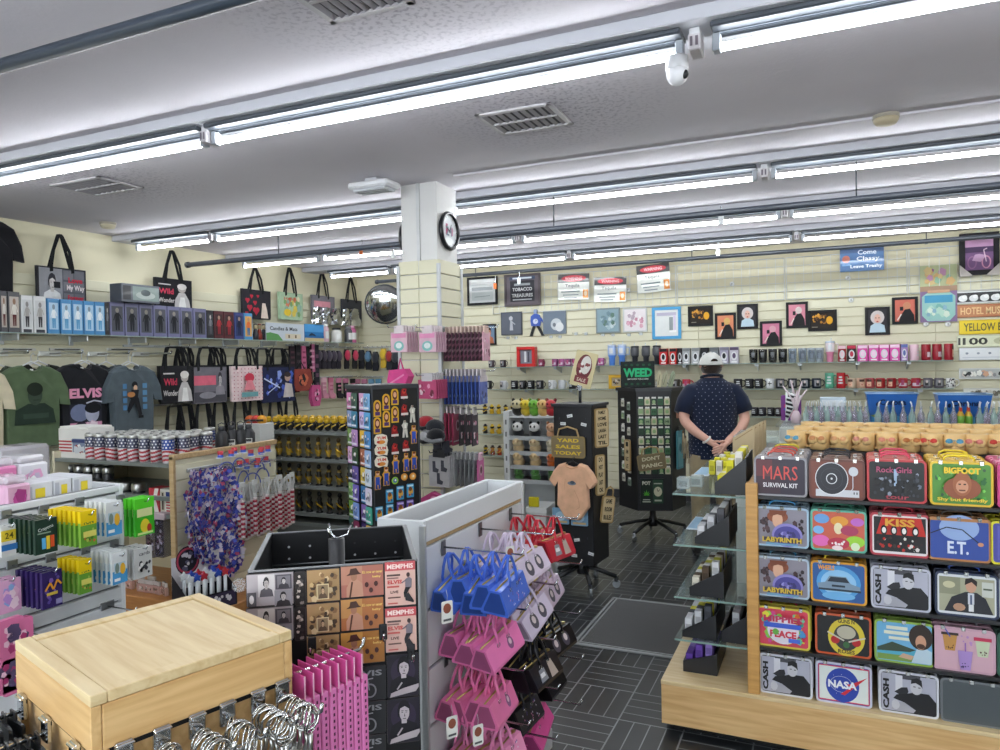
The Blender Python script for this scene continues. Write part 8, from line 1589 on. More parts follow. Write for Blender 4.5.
fits={
(0,0):((754,456.5,807,495),'#8f8d93','#2a2233','#6f6d74','#c8544a',[R2(-.46,.06,.0,.94,'#3a2430'),R2(-.46,.5,-.15,.94,'#5a2a30'),T2('MARS',0,.42,.36,'#c94a44',.66,0),T2('SURVIVAL KIT',0,.22,.12,'#e0dce0',.66,.02)],'dark grey-rimmed lunchbox lettered as a survival kit'),
(0,1):((808,459,866,498),'#5c2f26','#6a3428','#54291f','#2c2c30',[R2(-.46,.06,.46,.94,'#6f382b'),R2(-.38,.06,.4,.24,'#c4c6cc'),D2(-.09,.52,.3,.42,'#d9dade',28),D2(-.09,.52,.285,.4,'#22222c',28),G2(-.09,.52,.2,.28,.006,'#3c3c48'),D2(-.09,.52,.1,.14,'#d9dade'),D2(-.09,.52,.085,.12,'#22222c'),D2(-.09,.52,.02,.03,'#c9cad0',8),D2(.3,.72,.085,.12,'#c4c6cc'),L2([(.29,.66),(.29,.3),(.22,.14)],.014,'#c9cad0'),R2(.3,.14,.32,.2,'#333'),R2(.35,.14,.37,.2,'#333')],'wood-brown lunchbox printed like a record player'),
(0,2):((866,461.5,928,506),'#b8383c','#141418','#a02f34','#d8506a',[S2(-.44,.1,.44,.75,['#3a3e48','#1d1f26','#6a7080','#8f96a6','#2a2c34'],40,.05,3),R2(-.05,.4,.0,.8,'#9ab0cc'),S2(-.4,.15,.4,.6,['#0f1014','#17181d'],26,.055,6),T2('Rock Girls',-.05,.72,.14,'#a84a6c',.6),T2('tour',.0,.1,.09,'#a83a4a',.4)],'red-rimmed lunchbox with a dark rock band photo'),
(0,3):((928.5,463,995,509),'#d9b32c','#4f8a34','#b9982a','#ead23c',[S2(-.46,.06,.46,.94,['#4fa03c','#6fbf4a','#2f6a34','#8fd060','#3a5a3a'],50,.06,2),D2(0,.42,.3,.26,'#8a4a2c'),D2(0,.52,.15,.28,'#9a5a38'),D2(0,.46,.1,.15,'#c48a6a'),R2(-.05,.36,.05,.39,'#5a2a1c'),R2(-.06,.5,-.02,.53,'#2a1a14'),R2(.02,.5,.06,.53,'#2a1a14'),T2('BIGFOOT',0,.75,.15,'#e8c42c',.58,.05),T2('Shy but friendly',0,.1,.1,'#e3c83a',.8,.03)],'yellow-rimmed green lunchbox with a big hairy brown face'),
(1,0):((755.7,510,809,549),'#a9c4d9','#8f8a96','#6f93b0','#3f8fc4',lab,'pale blue-rimmed fantasy film lunchbox, upper of the two alike'),
(1,1):((810,511.5,867.5,554),'#5fb09a','#c9604a','#4f9a84','#2f7a60',[D2(-.3,.78,.14,.12,'#6aa0d9'),D2(.02,.74,.16,.12,'#e09a3a'),D2(-.0,.56,.08,.14,'#e6d9b0'),D2(.34,.74,.12,.1,'#c06ac4'),D2(-.36,.5,.1,.1,'#7ab0e0'),D2(.2,.52,.16,.12,'#a83a5c'),D2(-.32,.24,.16,.14,'#e06ab4'),D2(.3,.26,.17,.14,'#9ad03c'),D2(.3,.14,.08,.1,'#d9e6c0'),D2(0,.2,.2,.14,'#b8344a'),S2(-.15,.12,.15,.3,['#f0e6e6'],8,.035,2),D2(-.02,.09,.1,.06,'#ecd9d9')],'teal-rimmed lunchbox covered in colourful mushrooms'),
(1,2):((870,514,930,558),'#b8404c','#e3dcdc','#8a2a34','#c03a4a',[R2(-.44,.1,.44,.92,'#17161a'),Q2([(-.3,.92),(.36,.92),(.44,.5),(-.4,.5)],'#c4281f'),S2(-.42,.1,.42,.5,['#2a1a1c','#d9d4d0','#b8281f','#3a2c2a','#0f0f12'],34,.045,5)]+[D2(x,.62,.055,.12,'#141316')for x in(-.27,-.1,.07,.26)]+[D2(x,.62,.035,.07,'#e3dedb')for x in(-.27,-.1,.07,.26)]+[T2('KISS',-.0,.72,.18,'#e0a03a',.5,.04)],'crimson-rimmed lunchbox of a rock band with white painted faces'),
(1,3):((930,515.5,989,558),'#b07a4a','#2f4a9a','#8a5c38','#4a4038',[D2(.0,.78,.32,.3,'#8fa8d6',26),R2(-.47,.93,.47,.999,'#b07a4a'),L2([(-.46,.62),(-.2,.78),(.05,.74),(.3,.46)],.02,'#1c2238'),D2(.34,.42,.05,.05,'#c48a6a',8),T2('E.T.',-.02,.16,.3,'#d3dcf0',.34,.03)],'blue night-sky lunchbox with a big pale moon'),
(2,0):((756.5,558,809.5,600),'#b9cbdb','#8f8a96','#6f93b0','#2f6a8a',lab,'pale blue-rimmed fantasy film lunchbox, lower of the two alike'),
(2,1):((810.7,563,867,607),'#d99a2c','#2a5a9a','#b8802a','#d9c43a',[D2(0,.5,.4,.42,'#4f9ad6',24),D2(0,.5,.32,.32,'#8fc4ea',24),Q2([(-.36,.32),(.4,.3),(.38,.44),(.22,.5),(.14,.66),(-.16,.66),(-.24,.5),(-.38,.46)],'#7d93a8'),Q2([(-.2,.52),(.2,.52),(.13,.64),(-.14,.64)],'#27303c'),R2(-.36,.3,.4,.35,'#2c3844'),R2(-.12,.4,.12,.45,'#2c3844'),D2(0,.18,.3,.1,'#6fb0e0'),T2('WHEELS',-.22,.8,.12,'#e09a3a',.3,.04)],'orange-rimmed lunchbox with a silver car on blue'),
(2,2):((870.5,570,931.5,616),'#c3c5d3','#17171b','#2c2c33','#1d1d22',cash,'white-rimmed black and white lunchbox of a man with a guitar, highest of three'),
(2,3):((936,574.5,998,624),'#2f3a56','#d9dde0','#27304a','#2f4a9a',[R2(-.44,.1,.44,.9,'#a9a88f'),R2(-.44,.5,-.1,.9,'#8f9078'),D2(-.28,.72,.1,.08,'#c9c4a0'),Q2([(-.36,.1),(.42,.1),(.3,.46),(.16,.58),(-.02,.58),(-.24,.44)],'#25262e'),Q2([(.02,.3),(.12,.3),(.12,.56),(.02,.56)],'#cfd2da'),R2(.055,.28,.085,.52,'#4a5a7a'),D2(.07,.72,.085,.15,'#c99a80'),Q2([(-.03,.74),(-.02,.88),(.08,.92),(.17,.84),(.16,.72),(.08,.82)],'#2c2220'),D2(-.12,.22,.1,.09,'#b98f74',10),R2(.03,.14,.11,.3,'#e3e4e6'),R2(.24,.5,.42,.84,'#c9ccc4'),R2(.26,.66,.4,.7,'#55604f')],'navy-rimmed lunchbox of a man in a dark suit at a desk'),
(3,0):((757,605,810.5,652),'#d9c94a','#d9465c','#c43a50','#a8343c',[S2(-.48,.04,.48,.98,['#e0d23c','#e07a2c','#6fc4a0','#d94a94','#4f9ad0','#8fd04a','#c42f4a'],60,.09,3),D2(0,.48,.3,.34,'#e3dce6',24),R2(-.36,.54,.34,.66,'#3a5ac4'),T2('HIPPIES',0,.68,.16,'#c43a5c',.74,.05),T2('PEACE',0,.3,.18,'#d0384a',.5,.05),D2(-.14,.44,.06,.08,'#6ab04a'),R2(.1,.2,.32,.3,'#4a6ad0')],'tie-dye rainbow lunchbox without a plain rim'),
(3,1):((815,613.5,871.7,660),'#c4562c','#17171a','#a8452a','#d9d4c8',[D2(.06,.46,.33,.46,'#d9c43a',28),D2(.06,.46,.23,.32,'#3a3a38',28),D2(.06,.58,.17,.16,'#b9b4a0'),T2('GUNS N',.06,.8,.1,'#3a341c',.3,.03),T2('ROSES',.06,.06,.1,'#3a341c',.3,.03),D2(-.14,.38,.08,.1,'#b8282c',12),D2(.24,.36,.08,.1,'#b8282c',12),D2(.06,.28,.06,.08,'#3a6a3c',10),L2([(-.28,.56),(.02,.38)],.03,'#c9c4b4'),L2([(.4,.5),(.1,.36)],.03,'#c9c4b4')],'orange-rimmed black lunchbox with a round yellow emblem'),
(3,2):((874,622.5,935,673),'#8fb04a','#6fb0d9','#7a9a44','#3a3c30',[R2(-.46,.06,.46,.3,'#7a9a4a'),R2(-.46,.2,.2,.36,'#4fa9c4'),Q2([(-.46,.34),(-.2,.5),(.2,.36),(.1,.3),(-.46,.26)],'#3a4a3c'),R2(-.34,.68,.1,.76,'#dfe3cf'),R2(-.3,.8,.06,.88,'#dfe3cf'),R2(-.26,.56,.1,.63,'#dfe3cf'),Q2([(.12,.06),(.46,.06),(.46,.36),(.34,.44),(.22,.42)],'#b9cfdc'),D2(.28,.68,.2,.3,'#2f211a',22),D2(.28,.56,.09,.17,'#c9967a'),D2(.28,.47,.07,.06,'#4a3024'),Q2([(-.1,.16),(.12,.12),(.16,.22),(-.02,.26)],'#c9a48a')],'green-rimmed lunchbox of a curly-haired man and a lake'),
(3,3):((933,622,995,671),'#c9a0b0','#d3aab8','#b98a9a','#8f8a90',[Q2([(-.34,.84),(-.1,.84),(-.14,.46),(-.3,.46)],'#c48f4a'),R2(-.36,.82,-.08,.88,'#3a2c28'),S2(-.3,.48,-.14,.62,['#4a2f22'],8,.018,2),Q2([(.18,.8),(.42,.8),(.38,.4),(.22,.4)],'#c4d0b0'),R2(.16,.76,.44,.84,'#c43a5a'),S2(.22,.42,.38,.56,['#5a3a3c'],8,.018,3),Q2([(-.1,.5),(.14,.5),(.1,.06),(-.06,.06)],'#a98ac9'),S2(-.06,.08,.1,.24,['#4a3a6a'],9,.018,4),L2([(-.3,.98),(-.22,.8)],.02,'#4a5ab0'),L2([(.02,.7),(.02,.5)],.022,'#8a5ab0'),S2(-.1,.6,.16,.94,['#b98ac4'],5,.03,5)],'dusty pink lunchbox with bubble tea cups'),
(4,0):((759,656,813,703),'#d3d5dd','#17171b','#2c2c33','#a8343c',cash,'white-rimmed black and white lunchbox of a man with a guitar, bottom row by the post'),
(4,1):((815.6,662.4,872.4,715),'#c9cbdd','#3a4a9a','#6a70b0','#d9402c',[R2(-.46,.06,.46,.94,'#c43a5a'),R2(-.44,.09,.44,.91,'#dfe6e2'),D2(-.02,.48,.3,.42,'#2b46a8',28),G2(-.04,.5,.2,.2,.006,'#d9dfec'),Q2([(.42,.74),(.14,.54),(.02,.5),(.16,.46)],'#d0303c'),Q2([(.42,.74),(.3,.62),(-.06,.26),(.02,.24)],'#d0303c'),T2('NASA',-.02,.4,.19,'#eef1f6',.52,.04),S2(-.24,.2,.2,.76,['#e3e8f3'],8,.01,4)],'white lunchbox with a round blue space emblem, bottom row'),
(4,2):((878,676,940,726),'#d3d5dd','#17171b','#2c2c33','#26262b',cash,'white-rimmed black and white lunchbox of a man with a guitar, bottom row right one'),
(4,3):((942,686,1003,738),'#6d7276','#4a5054','#5a6064','#c9cccd',[R2(-.46,.06,.46,.94,'#4d5458')],'plain dark grey metal lunchbox, bottom right'),
(0,4):((997,464,1066,511),'#c43a7a','#d94f90','#b0346c','#c98ad0',[D2(0,.5,.3,.3,'#e89abf')],'pink lunchbox cut off at the right edge, top row'),
(1,4):((992.5,519,1056,562),'#d9d02c','#4a4a9a','#b9b02a','#e0d83c',[R2(-.4,.1,.4,.9,'#5a5ab0')],'yellow-rimmed purple lunchbox cut off at the right edge'),
(2,4):((1001,578,1066,628),'#c9cbd3','#3a3a44','#4a4a54','#55555c',[R2(-.4,.1,.4,.9,'#6a6a78')],'grey lunchbox cut off at the right edge, third row'),
(3,4):((998,630,1064,680),'#2f5a4a','#3a7a5c','#2a4a3c','#3a3a3c',[R2(-.4,.1,.4,.9,'#7ac0a0')],'dark green lunchbox cut off at the right edge')}
HC=['#d9c43a','#b9b4b4','#c8504a','#4f9ac4','#8a8c92','#3a6a5a']
for(r,c),(bx,rim,ins,base,hnd,dr,lb)in fits.items():
 xc,_z,w,h=rY(*bx,BY+.04);w=.212;h=min(h,.172);z=LZ[r];d=.088
 ps=box_body(w,h,d,rim,ins,base)();a=G();a.ly=-d-.0038
 for fn in dr:fn(a,w,h)
 ps.insert(1,('front_print',a,'tin'))
 thing('lunchbox',lb,'lunchbox',ps,(xc,BY+.04+d+.003,z),group='lunchboxes on the fixture',color=hnd)
 for k in range((3 if c==0 else 2)if r==0 else 1):
  key='lb%s%s'%(rim,r);thing('lunchbox','lunchbox stacked %s behind the front one, %s column, %s row of the fixture'%(ORD[k],ORD[c],ORD[r]),'lunchbox',box_body(w,h*.98,d,rim,ins,base),(xc+.004*(k+1),BY+.04+d+.003+(d+.016)*(k+1),z),group='lunchboxes behind the front ones',color=hnd if k!=2 else HC[(r+c)%6],key=key)
EX0,EX1,EY0,EY1=-.655,-.325,3.41,4.95;EZ=[1.088,.85,.605,.406]
for i,z in enumerate(EZ):
 g=G();g.box(EX0,EY0,z-.008,EX1,EY1 if i==0 else 4.4,z,'#9fb5b0',b=.001);e=G();e.box(EX0,EY0-.002,z-.008,EX1,EY0,z,'#7d9a92');b=G();b.box(EX1-.002,EY0+.06,z-.03,EX1+.004,EY0+.4,z-.008,'#2a2b2e',b=.001)
 thing('glass_shelf','glass end shelf with black bins left of the lunchboxes, %s from the top'%ORD[i],'shelf',[('shelf_board',g,'clear'),('front_edge',e,'satin'),('bracket',b,'satin')],group='glass end shelves')
g=G();g.box(-.318,BY+.52,BZ,-.29,EY1,1.088,'#2c2d31');thing('dark_partition','dark panel behind the black bins on the glass shelves','panel',[('dark_partition',g,'matte')])
def bin_parts(w,d,h0,h1):
 g=G();t=.006
 for y in(0,d-t):g.prism([(0,0),(w,0),(w,h1),(0,h0)],y,y+t,'#1a1b1f')
 g.box(0,t,0,w,d-t,t,'#1a1b1f');g.box(0,t,t,t,d-t,h0,'#1a1b1f');g.box(w-t,t,t,w,d-t,h1,'#1a1b1f');s=G()
 for k in range(1,3):s.box(w*k/3,t,t,w*k/3+.004,d-t,h0+(h1-h0)*k/3-.012,'#222327')
 return[('bin_body',g,'satin'),('step',s,'satin')]
bins=[(708,1.0905,.05,.17,['#d9cf2c','#d8d02f','#e3dfd4','#d9cf2c'],'yellow and white',6),(687,.852,.03,.14,['#d9dadc','#c3c5ca','#55565c','#e3e4e6'],'silver and grey',6),(681,.607,.04,.13,['#e0dccb','#5a4a3c','#d3d5d8','#c9c84a'],'cream and brown',6),(673,.408,.03,.12,['#d3d6da','#c9ccd2','#4a4e56','#d9d44a'],'grey and white',6),(673.5,BZ+.001,.05,.1,['#5a3a94','#6a48a8','#8a74c0','#4a2f80'],'purple',6)]
for i,(x,z,h0,h1,cs,wd_,nn)in enumerate(bins):
 x0=P(x,0,Y=EY0+.03).x;w=(-.33-x0)if i==0 else.155;d=.34
 thing('display_bin','black sloping bin of %s boxes, %s level of the glass end shelves'%(wd_,ORD[i]),'bin',bin_parts(w,d,h0,h1),(x0,EY0+.03,z),group='black bins on the end shelves')
 for k in range(3):
  for q in range(nn):
   zz=z+.007+(.0 if k==0 else h0+(h1-h0)*k/3-.02)
   thing('small_box','%s small box, %s step up, %s from the front, %s bin'%(wd_,ORD[k],ORD[q],ORD[i]),'box',lambda:[('carton',(lambda g:(g.box(0,-.044,0,.032,0,.075,None,b=.002),setattr(g,'ly',-.044),g.rect(.004,.02,.028,.05,.6))[0])(G()),'paper')],(x0+.01+k*(w-.02)/3,EY0+.09+q*.0505,zz),group='small boxes in the black bins',color=cs[(k+q)%4],key='sbox')
x0=P(713,0,Y=EY0+.03).x;thing('display_bin','second black bin beside the post on the fourth level, with grey boxes','bin',bin_parts(.11,.34,.05,.13),(-.445,EY0+.03,.408),group='black bins on the end shelves')
for q in range(5):thing('small_box','grey small box in the second bin beside the post, %s from the front'%ORD[q],'box',PROTO['sbox'],(-.4,EY0+.09+q*.052,.47),group='small boxes in the black bins',color='#a9adb2',key='sbox')
for i,(y,x)in enumerate(((4.02,-.45),(4.15,-.44),(4.28,-.43),(4.41,-.42))):
 g=G();g.prism([(0,0),(.11,0),(.11,.27),(.0,.2)],-.012,0,'#b8a583');g.ly=-.012;g.line([(.012,.19),(.1,.25)],.004,'#8f744a');thing('divider_board','upright tan divider board on the top glass shelf, %s from the front'%ORD[i],'divider',[('divider_board',g,'matte')],(x,y,1.089),group='tan divider boards')
 for k in range(3):
  thing('small_box','yellow and white small box between tan boards, %s gap, %s'%(ORD[i],ORD[k]),'box',PROTO['sbox'],(x-.05-.037*k,y+.03,1.089),group='yellow boxes on the top glass shelf',color=('#d9cf2c','#e0dccf','#d3ca3a')[(i+k)%3],key='sbox')
for i,(x,y)in enumerate(((684,488),(697,486))):p=P(x,y,Z=1.09);g=G();g.box(-.03,-.03,0,.03,.03,.055,'#b9c3c4',b=.004);g.ly=-.03;g.rect(-.02,.012,.02,.04,'#7d8a8c');thing('acrylic_cube','clear printed cube on the top glass shelf, %s'%('left'if i==0 else'right'),'trinket',[('acrylic_cube',g,'film')],(p.x,p.y,1.089))
for i,x in enumerate((688,679)):p=P(x,(478,533)[i],Z=(1.09,.852)[i]);g=G();g.box(-.05,0,0,.03,.3,.004,'#c9d6e0');g.box(-.045,.02,.004,.02,.28,.006,'#8fb4d0');thing('card_stack','pale flyers lying at the left end of the %s glass shelf'%ORD[i],'flyers',[('card_stack',g,'paper')],(max(p.x,EX0+.055),p.y+.1,(1.0885,.8505)[i]))
def torso(cl):
 def f():
  b=G();b.lathe([(.034,0),(.043,.004),(.046,.03),(.045,.06),(.047,.088),(.043,.089),(.04,.012),(0,.01)],18,'#e3bf84');o=[('mug_body',b,'gloss')];q=G()
  for s in(-1,1):q.ell((s*.02,-.041,.05),(.022,.021,.021),'#e6c48a',10,7)
  o.append(('bust',q,'gloss'));k=G()
  for s in(-1,1):k.ell((s*.02,-.05,.056),(.016,.0135,.013),cl,10,6)
  k.tube([(-.034,-.036,.06),(0,-.05,.06),(.034,-.036,.06)],.0025,5,cl);o.append(('swim_top',k,'gloss'));h=G();h.tube([(.042,0,.078),(.07,0,.082),(.078,0,.05),(.066,0,.018),(.042,0,.016)],.007,8,'#e0ba80');o.append(('handle',h,'gloss'));return o
 return f
tcs=['#5aa0c4','#c98a5a','#d9a070','#cf8a78','#d98a74','#b8703c','#c43a34','#4f94b8','#cf7a70','#c0382f','#c9744a']
tn=['blue','peach','tan','rose','coral','brown','red','sky blue','pink','crimson','amber']
for r in range(3):
 for i in range(11):
  p=P(797+i*22.5,451,Y=3.86);k=(i+r*4)%11
  thing('novelty_mug','peach torso-shaped mug with a %s top, %s from the left, %s row'%(tn[k],ORD[i],('front','middle','rear')[r]),'mug',torso(tcs[k]),(p.x+.03*r,3.87+.098*r,1.259+.013*r),rz=random.uniform(-.5,.1),group='peach novelty mugs',key='tor%d'%k,scale=1.03)
g=G();g.box(-.27,4.95,0,1.35,5.5,1.27,'#c9cfcb',b=.01);t=G();t.box(-.29,4.93,1.27,1.37,5.52,1.285,'#a9b9b4',b=.002);f_=G();f_.ly=4.949;f_.rect(-.22,.85,1.3,1.22,'#b4c4bf');f_.rect(-.22,.2,1.3,.8,'#8f9a98');thing('glass_counter','pale glass-topped counter carrying the little bottles, behind the peach mugs','counter',[('counter_body',g,'laminate'),('glass_top',t,'clear'),('front_glass',f_,'gloss')])
def bottle(k):
 def f():
  b=G();b.lathe([(.018,0),(.022,.004),(.022,.07),(.009,.1),(.008,.125),(.01,.128)],12,None if k<2 else'#b8402c',cols=None if k<2 else['#6aa03c','#6aa03c','#c9a02c','#b8402c','#8a2f24'],c=(0,0,0));b.ly=0;sector(b,.0225,.02,.055,-50,50,('#b9c9c9','#8f7a94','#d9c43a')[k]);c=G();c.tube([(0,0,.12),(.004,0,.15),(.012,0,.165)],.003,5,'#e3e6e6');return[('bottle_body',b,'film'if k<2 else'gloss'),('straw',c,'gloss')]
 return f
xs=[806+i*5.4 for i in range(12)]+[878,886,893,903,912,921,931,938,946,954]+[961,969]+[980,987,994,1001]
for r in range(2):
 for i,x in enumerate(xs):
  k=2 if 957<x<972 else(i+r)%2;p=P(x+2*r,424,Y=5.03)
  thing('mini_bottle','%s, %s from the left in the %s row on the glass counter'%(('small clear glass bottle','small purple-printed glass bottle','small rainbow bottle')[k],ORD[i],('front','rear')[r]),'bottle',bottle(k),(p.x,5.03+.09*r,1.286),rz=i,group='little bottles on the glass counter',color=('#9fc0b9','#a99fb6',None)[k]or'#fff',key='btl%d'%k,scale=.86)
for i,(x0,x1,y0,y1)in enumerate(((866,916.5,394,423),(936,990,395,424))):
 xc,zb,w,h=rY(x0,y0,x1,y1,5.26);g=G();t=G()
 g.add([(s*w*k,y,z)for z,k,y0_ in((0,.42,.05),(h,.5,.09))for s,y in((-1,-y0_),(1,-y0_),(1,y0_),(-1,y0_))],[(3,2,1,0),(0,1,5,4),(1,2,6,5),(2,3,7,6),(3,0,4,7)],'#2f6cc0')
 t.at((0,0,0),(math.atan(.04/h),0,0));t.ly=-.0515;t.rect(-w*.4,.0,w*.4,h*.3,'#4fa0d0');t.poly([(-w*.42,h*.3),(-w*.2,h*.42),(-w*.3,h*.2)],'#8a9a4a');t.text('Corona',w*.02,h*.68,h*.2,'#16244a',w=w*.52,bold=.03);t.disc(-w*.28,h*.7,h*.05,h*.08,'#16244a',8);r_=G()
 for s in(-1,1):r_.tube([(-w/2,s*.09,h),(w/2,s*.09,h)],.005,6,'#9fc0e0');r_.tube([(s*w/2,-.09,h),(s*w/2,.09,h)],.005,6,'#9fc0e0')
 thing('ice_bucket','bright blue beer bucket behind the little bottles, %s of the two'%('left'if i==0 else'right'),'bucket',[('tub',g,'tin'),('front_print',t,'tin'),('rim',r_,'steel')],(xc,5.27,1.286),group='blue beer buckets')
xc,zb,w,h=rY(820,397,846,420,5.3);g=G();g.box(-w/2,0,0,w/2,.1,h,'#c4d3de',b=.004);g.ly=0;g.rect(-w*.4,h*.4,w*.4,h*.9,'#dfe6ec');thing('pale_carton','pale blue-white carton behind the clear bottles','box',[('pale_carton',g,'paper')],(xc,5.3,1.286))
xc,zb,w,h=rY(781,400,801,425,5.25);g=G();g.box(-w/2,0,0,w/2,.1,h,'#7a3a86',b=.004);g.ly=0;g.speck(-w/2,0,w/2,h,['#c43a6a','#4a5ab4','#e08a9a','#5a2a70'],16,.03,3);thing('purple_carton','purple and red printed carton left of the little bottles','box',[('purple_carton',g,'paper')],(xc,5.25,1.286))
p=P(786,418,Y=5.1);g=G();g.lathe([(.004,0),(.05,.19),(.045,.19)],14,'#d9dcdc');s=G()
for k in range(6):sector(s,.013+k*.007,.03+k*.027,.045+k*.027,-60+12*(k%3),40,'#2a2b30',4,r1=.016+k*.007)
thing('paper_cone','black and white striped paper cone at the left of the counter','cone',[('cone',g,'paper'),('stripe',s,'paper')],(p.x,5.1,1.29),rot=(.0,.25,0))
p=P(796,415,Y=5.05);g=G()
for a,L in((-.5,.16),(-.15,.2),(.2,.19),(.5,.14),(.05,.13)):g.tube([(0,0,0),(.3*L*math.sin(a),.01,.5*L),(L*math.sin(a),0,L)],[.01,.008,.004],6,'#d9c9cf')
q=G();q.lathe([(.03,-.08),(.034,-.04),(.016,.0)],12,'#c9b4bd');thing('coral_ornament','pale pink branching ornament on the counter, right of the man','ornament',[('branches',g,'matte'),('vase',q,'gloss')],(p.x,5.05,1.366))
g=G();g.box(-.58,5.3,0,-.3,5.75,1.1,'#cfd8d3',b=.006);t=G();t.box(-.59,5.29,1.1,-.29,5.76,1.17,'#d6e2dc',b=.004);thing('glass_counter','low pale glass case just right of the man, behind the tan divider boards','counter',[('case',g,'laminate'),('glass_top',t,'film')])
# THE MAN WITH HIS HANDS CLASPED BEHIND HIM (local +Y is where he faces)
def loft(g,rings,col,n=20,caps=True):
 vs=[(cx+rx*math.cos(2*PI*i/n),cy+ry*math.sin(2*PI*i/n),z)for cx,cy,z,rx,ry in rings for i in range(n)]
 fs=[(k*n+i,k*n+(i+1)%n,(k+1)*n+(i+1)%n,(k+1)*n+i)for k in range(len(rings)-1)for i in range(n)]
 if caps:fs+=[tuple(range(n))[::-1],tuple((len(rings)-1)*n+i for i in range(n))]
 g.add(vs,fs,col,True)
 return g
def skin_body():
 V,E_,Rr=[],[],[]
 def chain(start,pts):
  last=start
  for x,y,z,r in pts:
   V.append((x,y,z));Rr.append(r if isinstance(r,tuple)else(r,r))
   if last is not None:E_.append((last,len(V)-1))
   last=len(V)-1
  return last
 pel=chain(None,[(0,0,.95,(.15,.11))]);ch=chain(pel,[(0,.01,1.12,(.16,.12)),(0,0,1.3,(.17,.12)),(0,-.005,1.44,(.13,.09))])
 nk=chain(ch,[(0,.0,1.53,.058),(0,.025,1.6,(.075,.085)),(0,.03,1.665,(.08,.095)),(0,.025,1.725,(.06,.07))])
 hd=nk-1;chain(nk-2,[(0,.13,1.615,.016),(0,.142,1.6,.01)])
 for s in(-1,1):
  chain(hd,[(s*.088,.015,1.645,.016),(s*.097,.005,1.65,.011)])
  w_=chain(ch,[(s*.15,-.005,1.43,.055),(s*.24,-.035,1.31,.054),(s*.262,-.075,1.185,.047),(s*.19,-.16,1.1,.042),(s*.085,-.205,1.02,.03)])
  pm=chain(w_,[(s*.035,-.215-(.02 if s>0 else 0),.985,(.036,.02))])
  for k in range(4):
   L=(.085,.095,.09,.072)[k];zz=.995-k*.02;yb=-.222-(.03 if s>0 else.0)
   chain(pm,[(s*(.005-.002*k),yb,zz-.012,.0105),(-s*L*.4,yb-.006,zz-.026,.0095),(-s*L*.72,yb+(.012 if s>0 else.004),zz-.036,.0085)])
  chain(w_,[(s*.05,-.225,1.012,.013),(s*.02,-.24,1.022,.0105),(-s*.01,-.242,1.012,.009)])
  chain(pel,[(s*.09,0,.86,.095),(s*.105,.015,.5,.062),(s*.11,-.01,.1,.043),(s*.12,.09,.045,.04),(s*.122,.15,.035,.03)])
 me=bpy.data.meshes.new('person_body');me.from_pydata(V,E_,[]);o=link(bpy.data.objects.new('person_body',me))
 o.modifiers.new('Skin','SKIN')
 if not me.skin_vertices:me.skin_vertices.new()
 for i,r in enumerate(Rr):me.skin_vertices[0].data[i].radius=r
 me.skin_vertices[0].data[0].use_root=True
 o.modifiers.new('Sub','SUBSURF').levels=2;o.modifiers['Sub'].render_levels=2
 dg=bpy.context.evaluated_depsgraph_get();m2=bpy.data.meshes.new_from_object(o.evaluated_get(dg));bpy.data.objects.remove(o)
 ca=m2.color_attributes.new('Col','FLOAT_COLOR','CORNER');c=H('#d6a795');ca.data.foreach_set('color',list(c)*len(ca.data))
 m2.polygons.foreach_set('use_smooth',[True]*len(m2.polygons));m2.materials.clear();m2.materials.append(MATS['skin']);return m2
rings=[(0,.01,.85,.2,.15),(0,.012,.92,.205,.158),(0,.012,1.05,.205,.16),(0,.008,1.2,.22,.16),(0,0,1.32,.235,.155),(0,-.005,1.41,.235,.135),(0,-.01,1.47,.2,.105),(0,-.008,1.515,.135,.085),(0,.0,1.55,.085,.075)]
sh=loft(G(),rings,'#1d2438',caps=False)
for s in(-1,1):sh.tube([(s*.11,-.005,1.45),(s*.175,-.012,1.42),(s*.228,-.028,1.345),(s*.262,-.048,1.245)],[.07,.086,.082,.079],14,'#1d2438')
rd=random.Random(2)
for k in range(23):
 z=.875+k*.029
 for i in range(24):
  j=next(q for q in range(len(rings)-1)if rings[q+1][2]>=z);a_,b_=rings[j],rings[j+1];t=(z-a_[2])/(b_[2]-a_[2]);rx,ry,cy=[a_[q]+(b_[q]-a_[q])*t+(.0012 if q>2 else 0)for q in(3,4,1)]
  a=2*PI*(i+.5*(k%2))/24;d=.0035/rx;sh.add([(rx*math.cos(a+u*d),cy+ry*math.sin(a+u*d),z+v*.0035)for u,v in((-1,-1),(1,-1),(1,1),(-1,1))],[(0,1,2,3)],'#8d95a8')
co=G();co.tube([(.088*math.cos(t),.003+.078*math.sin(t),1.555-.018*math.sin(t))for t in[2*PI*k/20 for k in range(20)]],.013,8,'#161c2c',closed=True)
tr=loft(G(),[(0,0,.8,.165,.125),(0,.005,.88,.17,.13),(0,.005,.97,.175,.13)],'#8a7d63')
for s in(-1,1):tr.tube([(s*.085,0,.88),(s*.1,.005,.7),(s*.107,.015,.5),(s*.112,.0,.3),(s*.115,-.008,.08)],[.115,.1,.082,.074,.072],14,'#8a7d63')
hr=G();hr.ell((0,.01,1.635),(.091,.1,.075),'#2c211c',14,10)
cp=G();n=20;vs=[]
for k in range(6):
 t=PI/2*k/6;vs+=[(.099*math.cos(t)*math.cos(2*PI*i/n),.022+.112*math.cos(t)*math.sin(2*PI*i/n),1.668+.1*math.sin(t))for i in range(n)]
vs.append((0,.022,1.77));cp.add(vs,[(k*n+i,k*n+(i+1)%n,(k+1)*n+(i+1)%n,(k+1)*n+i)for k in range(5)for i in range(n)]+[(5*n+i,5*n+(i+1)%n,6*n)for i in range(n)],'#cfcfcb',True)
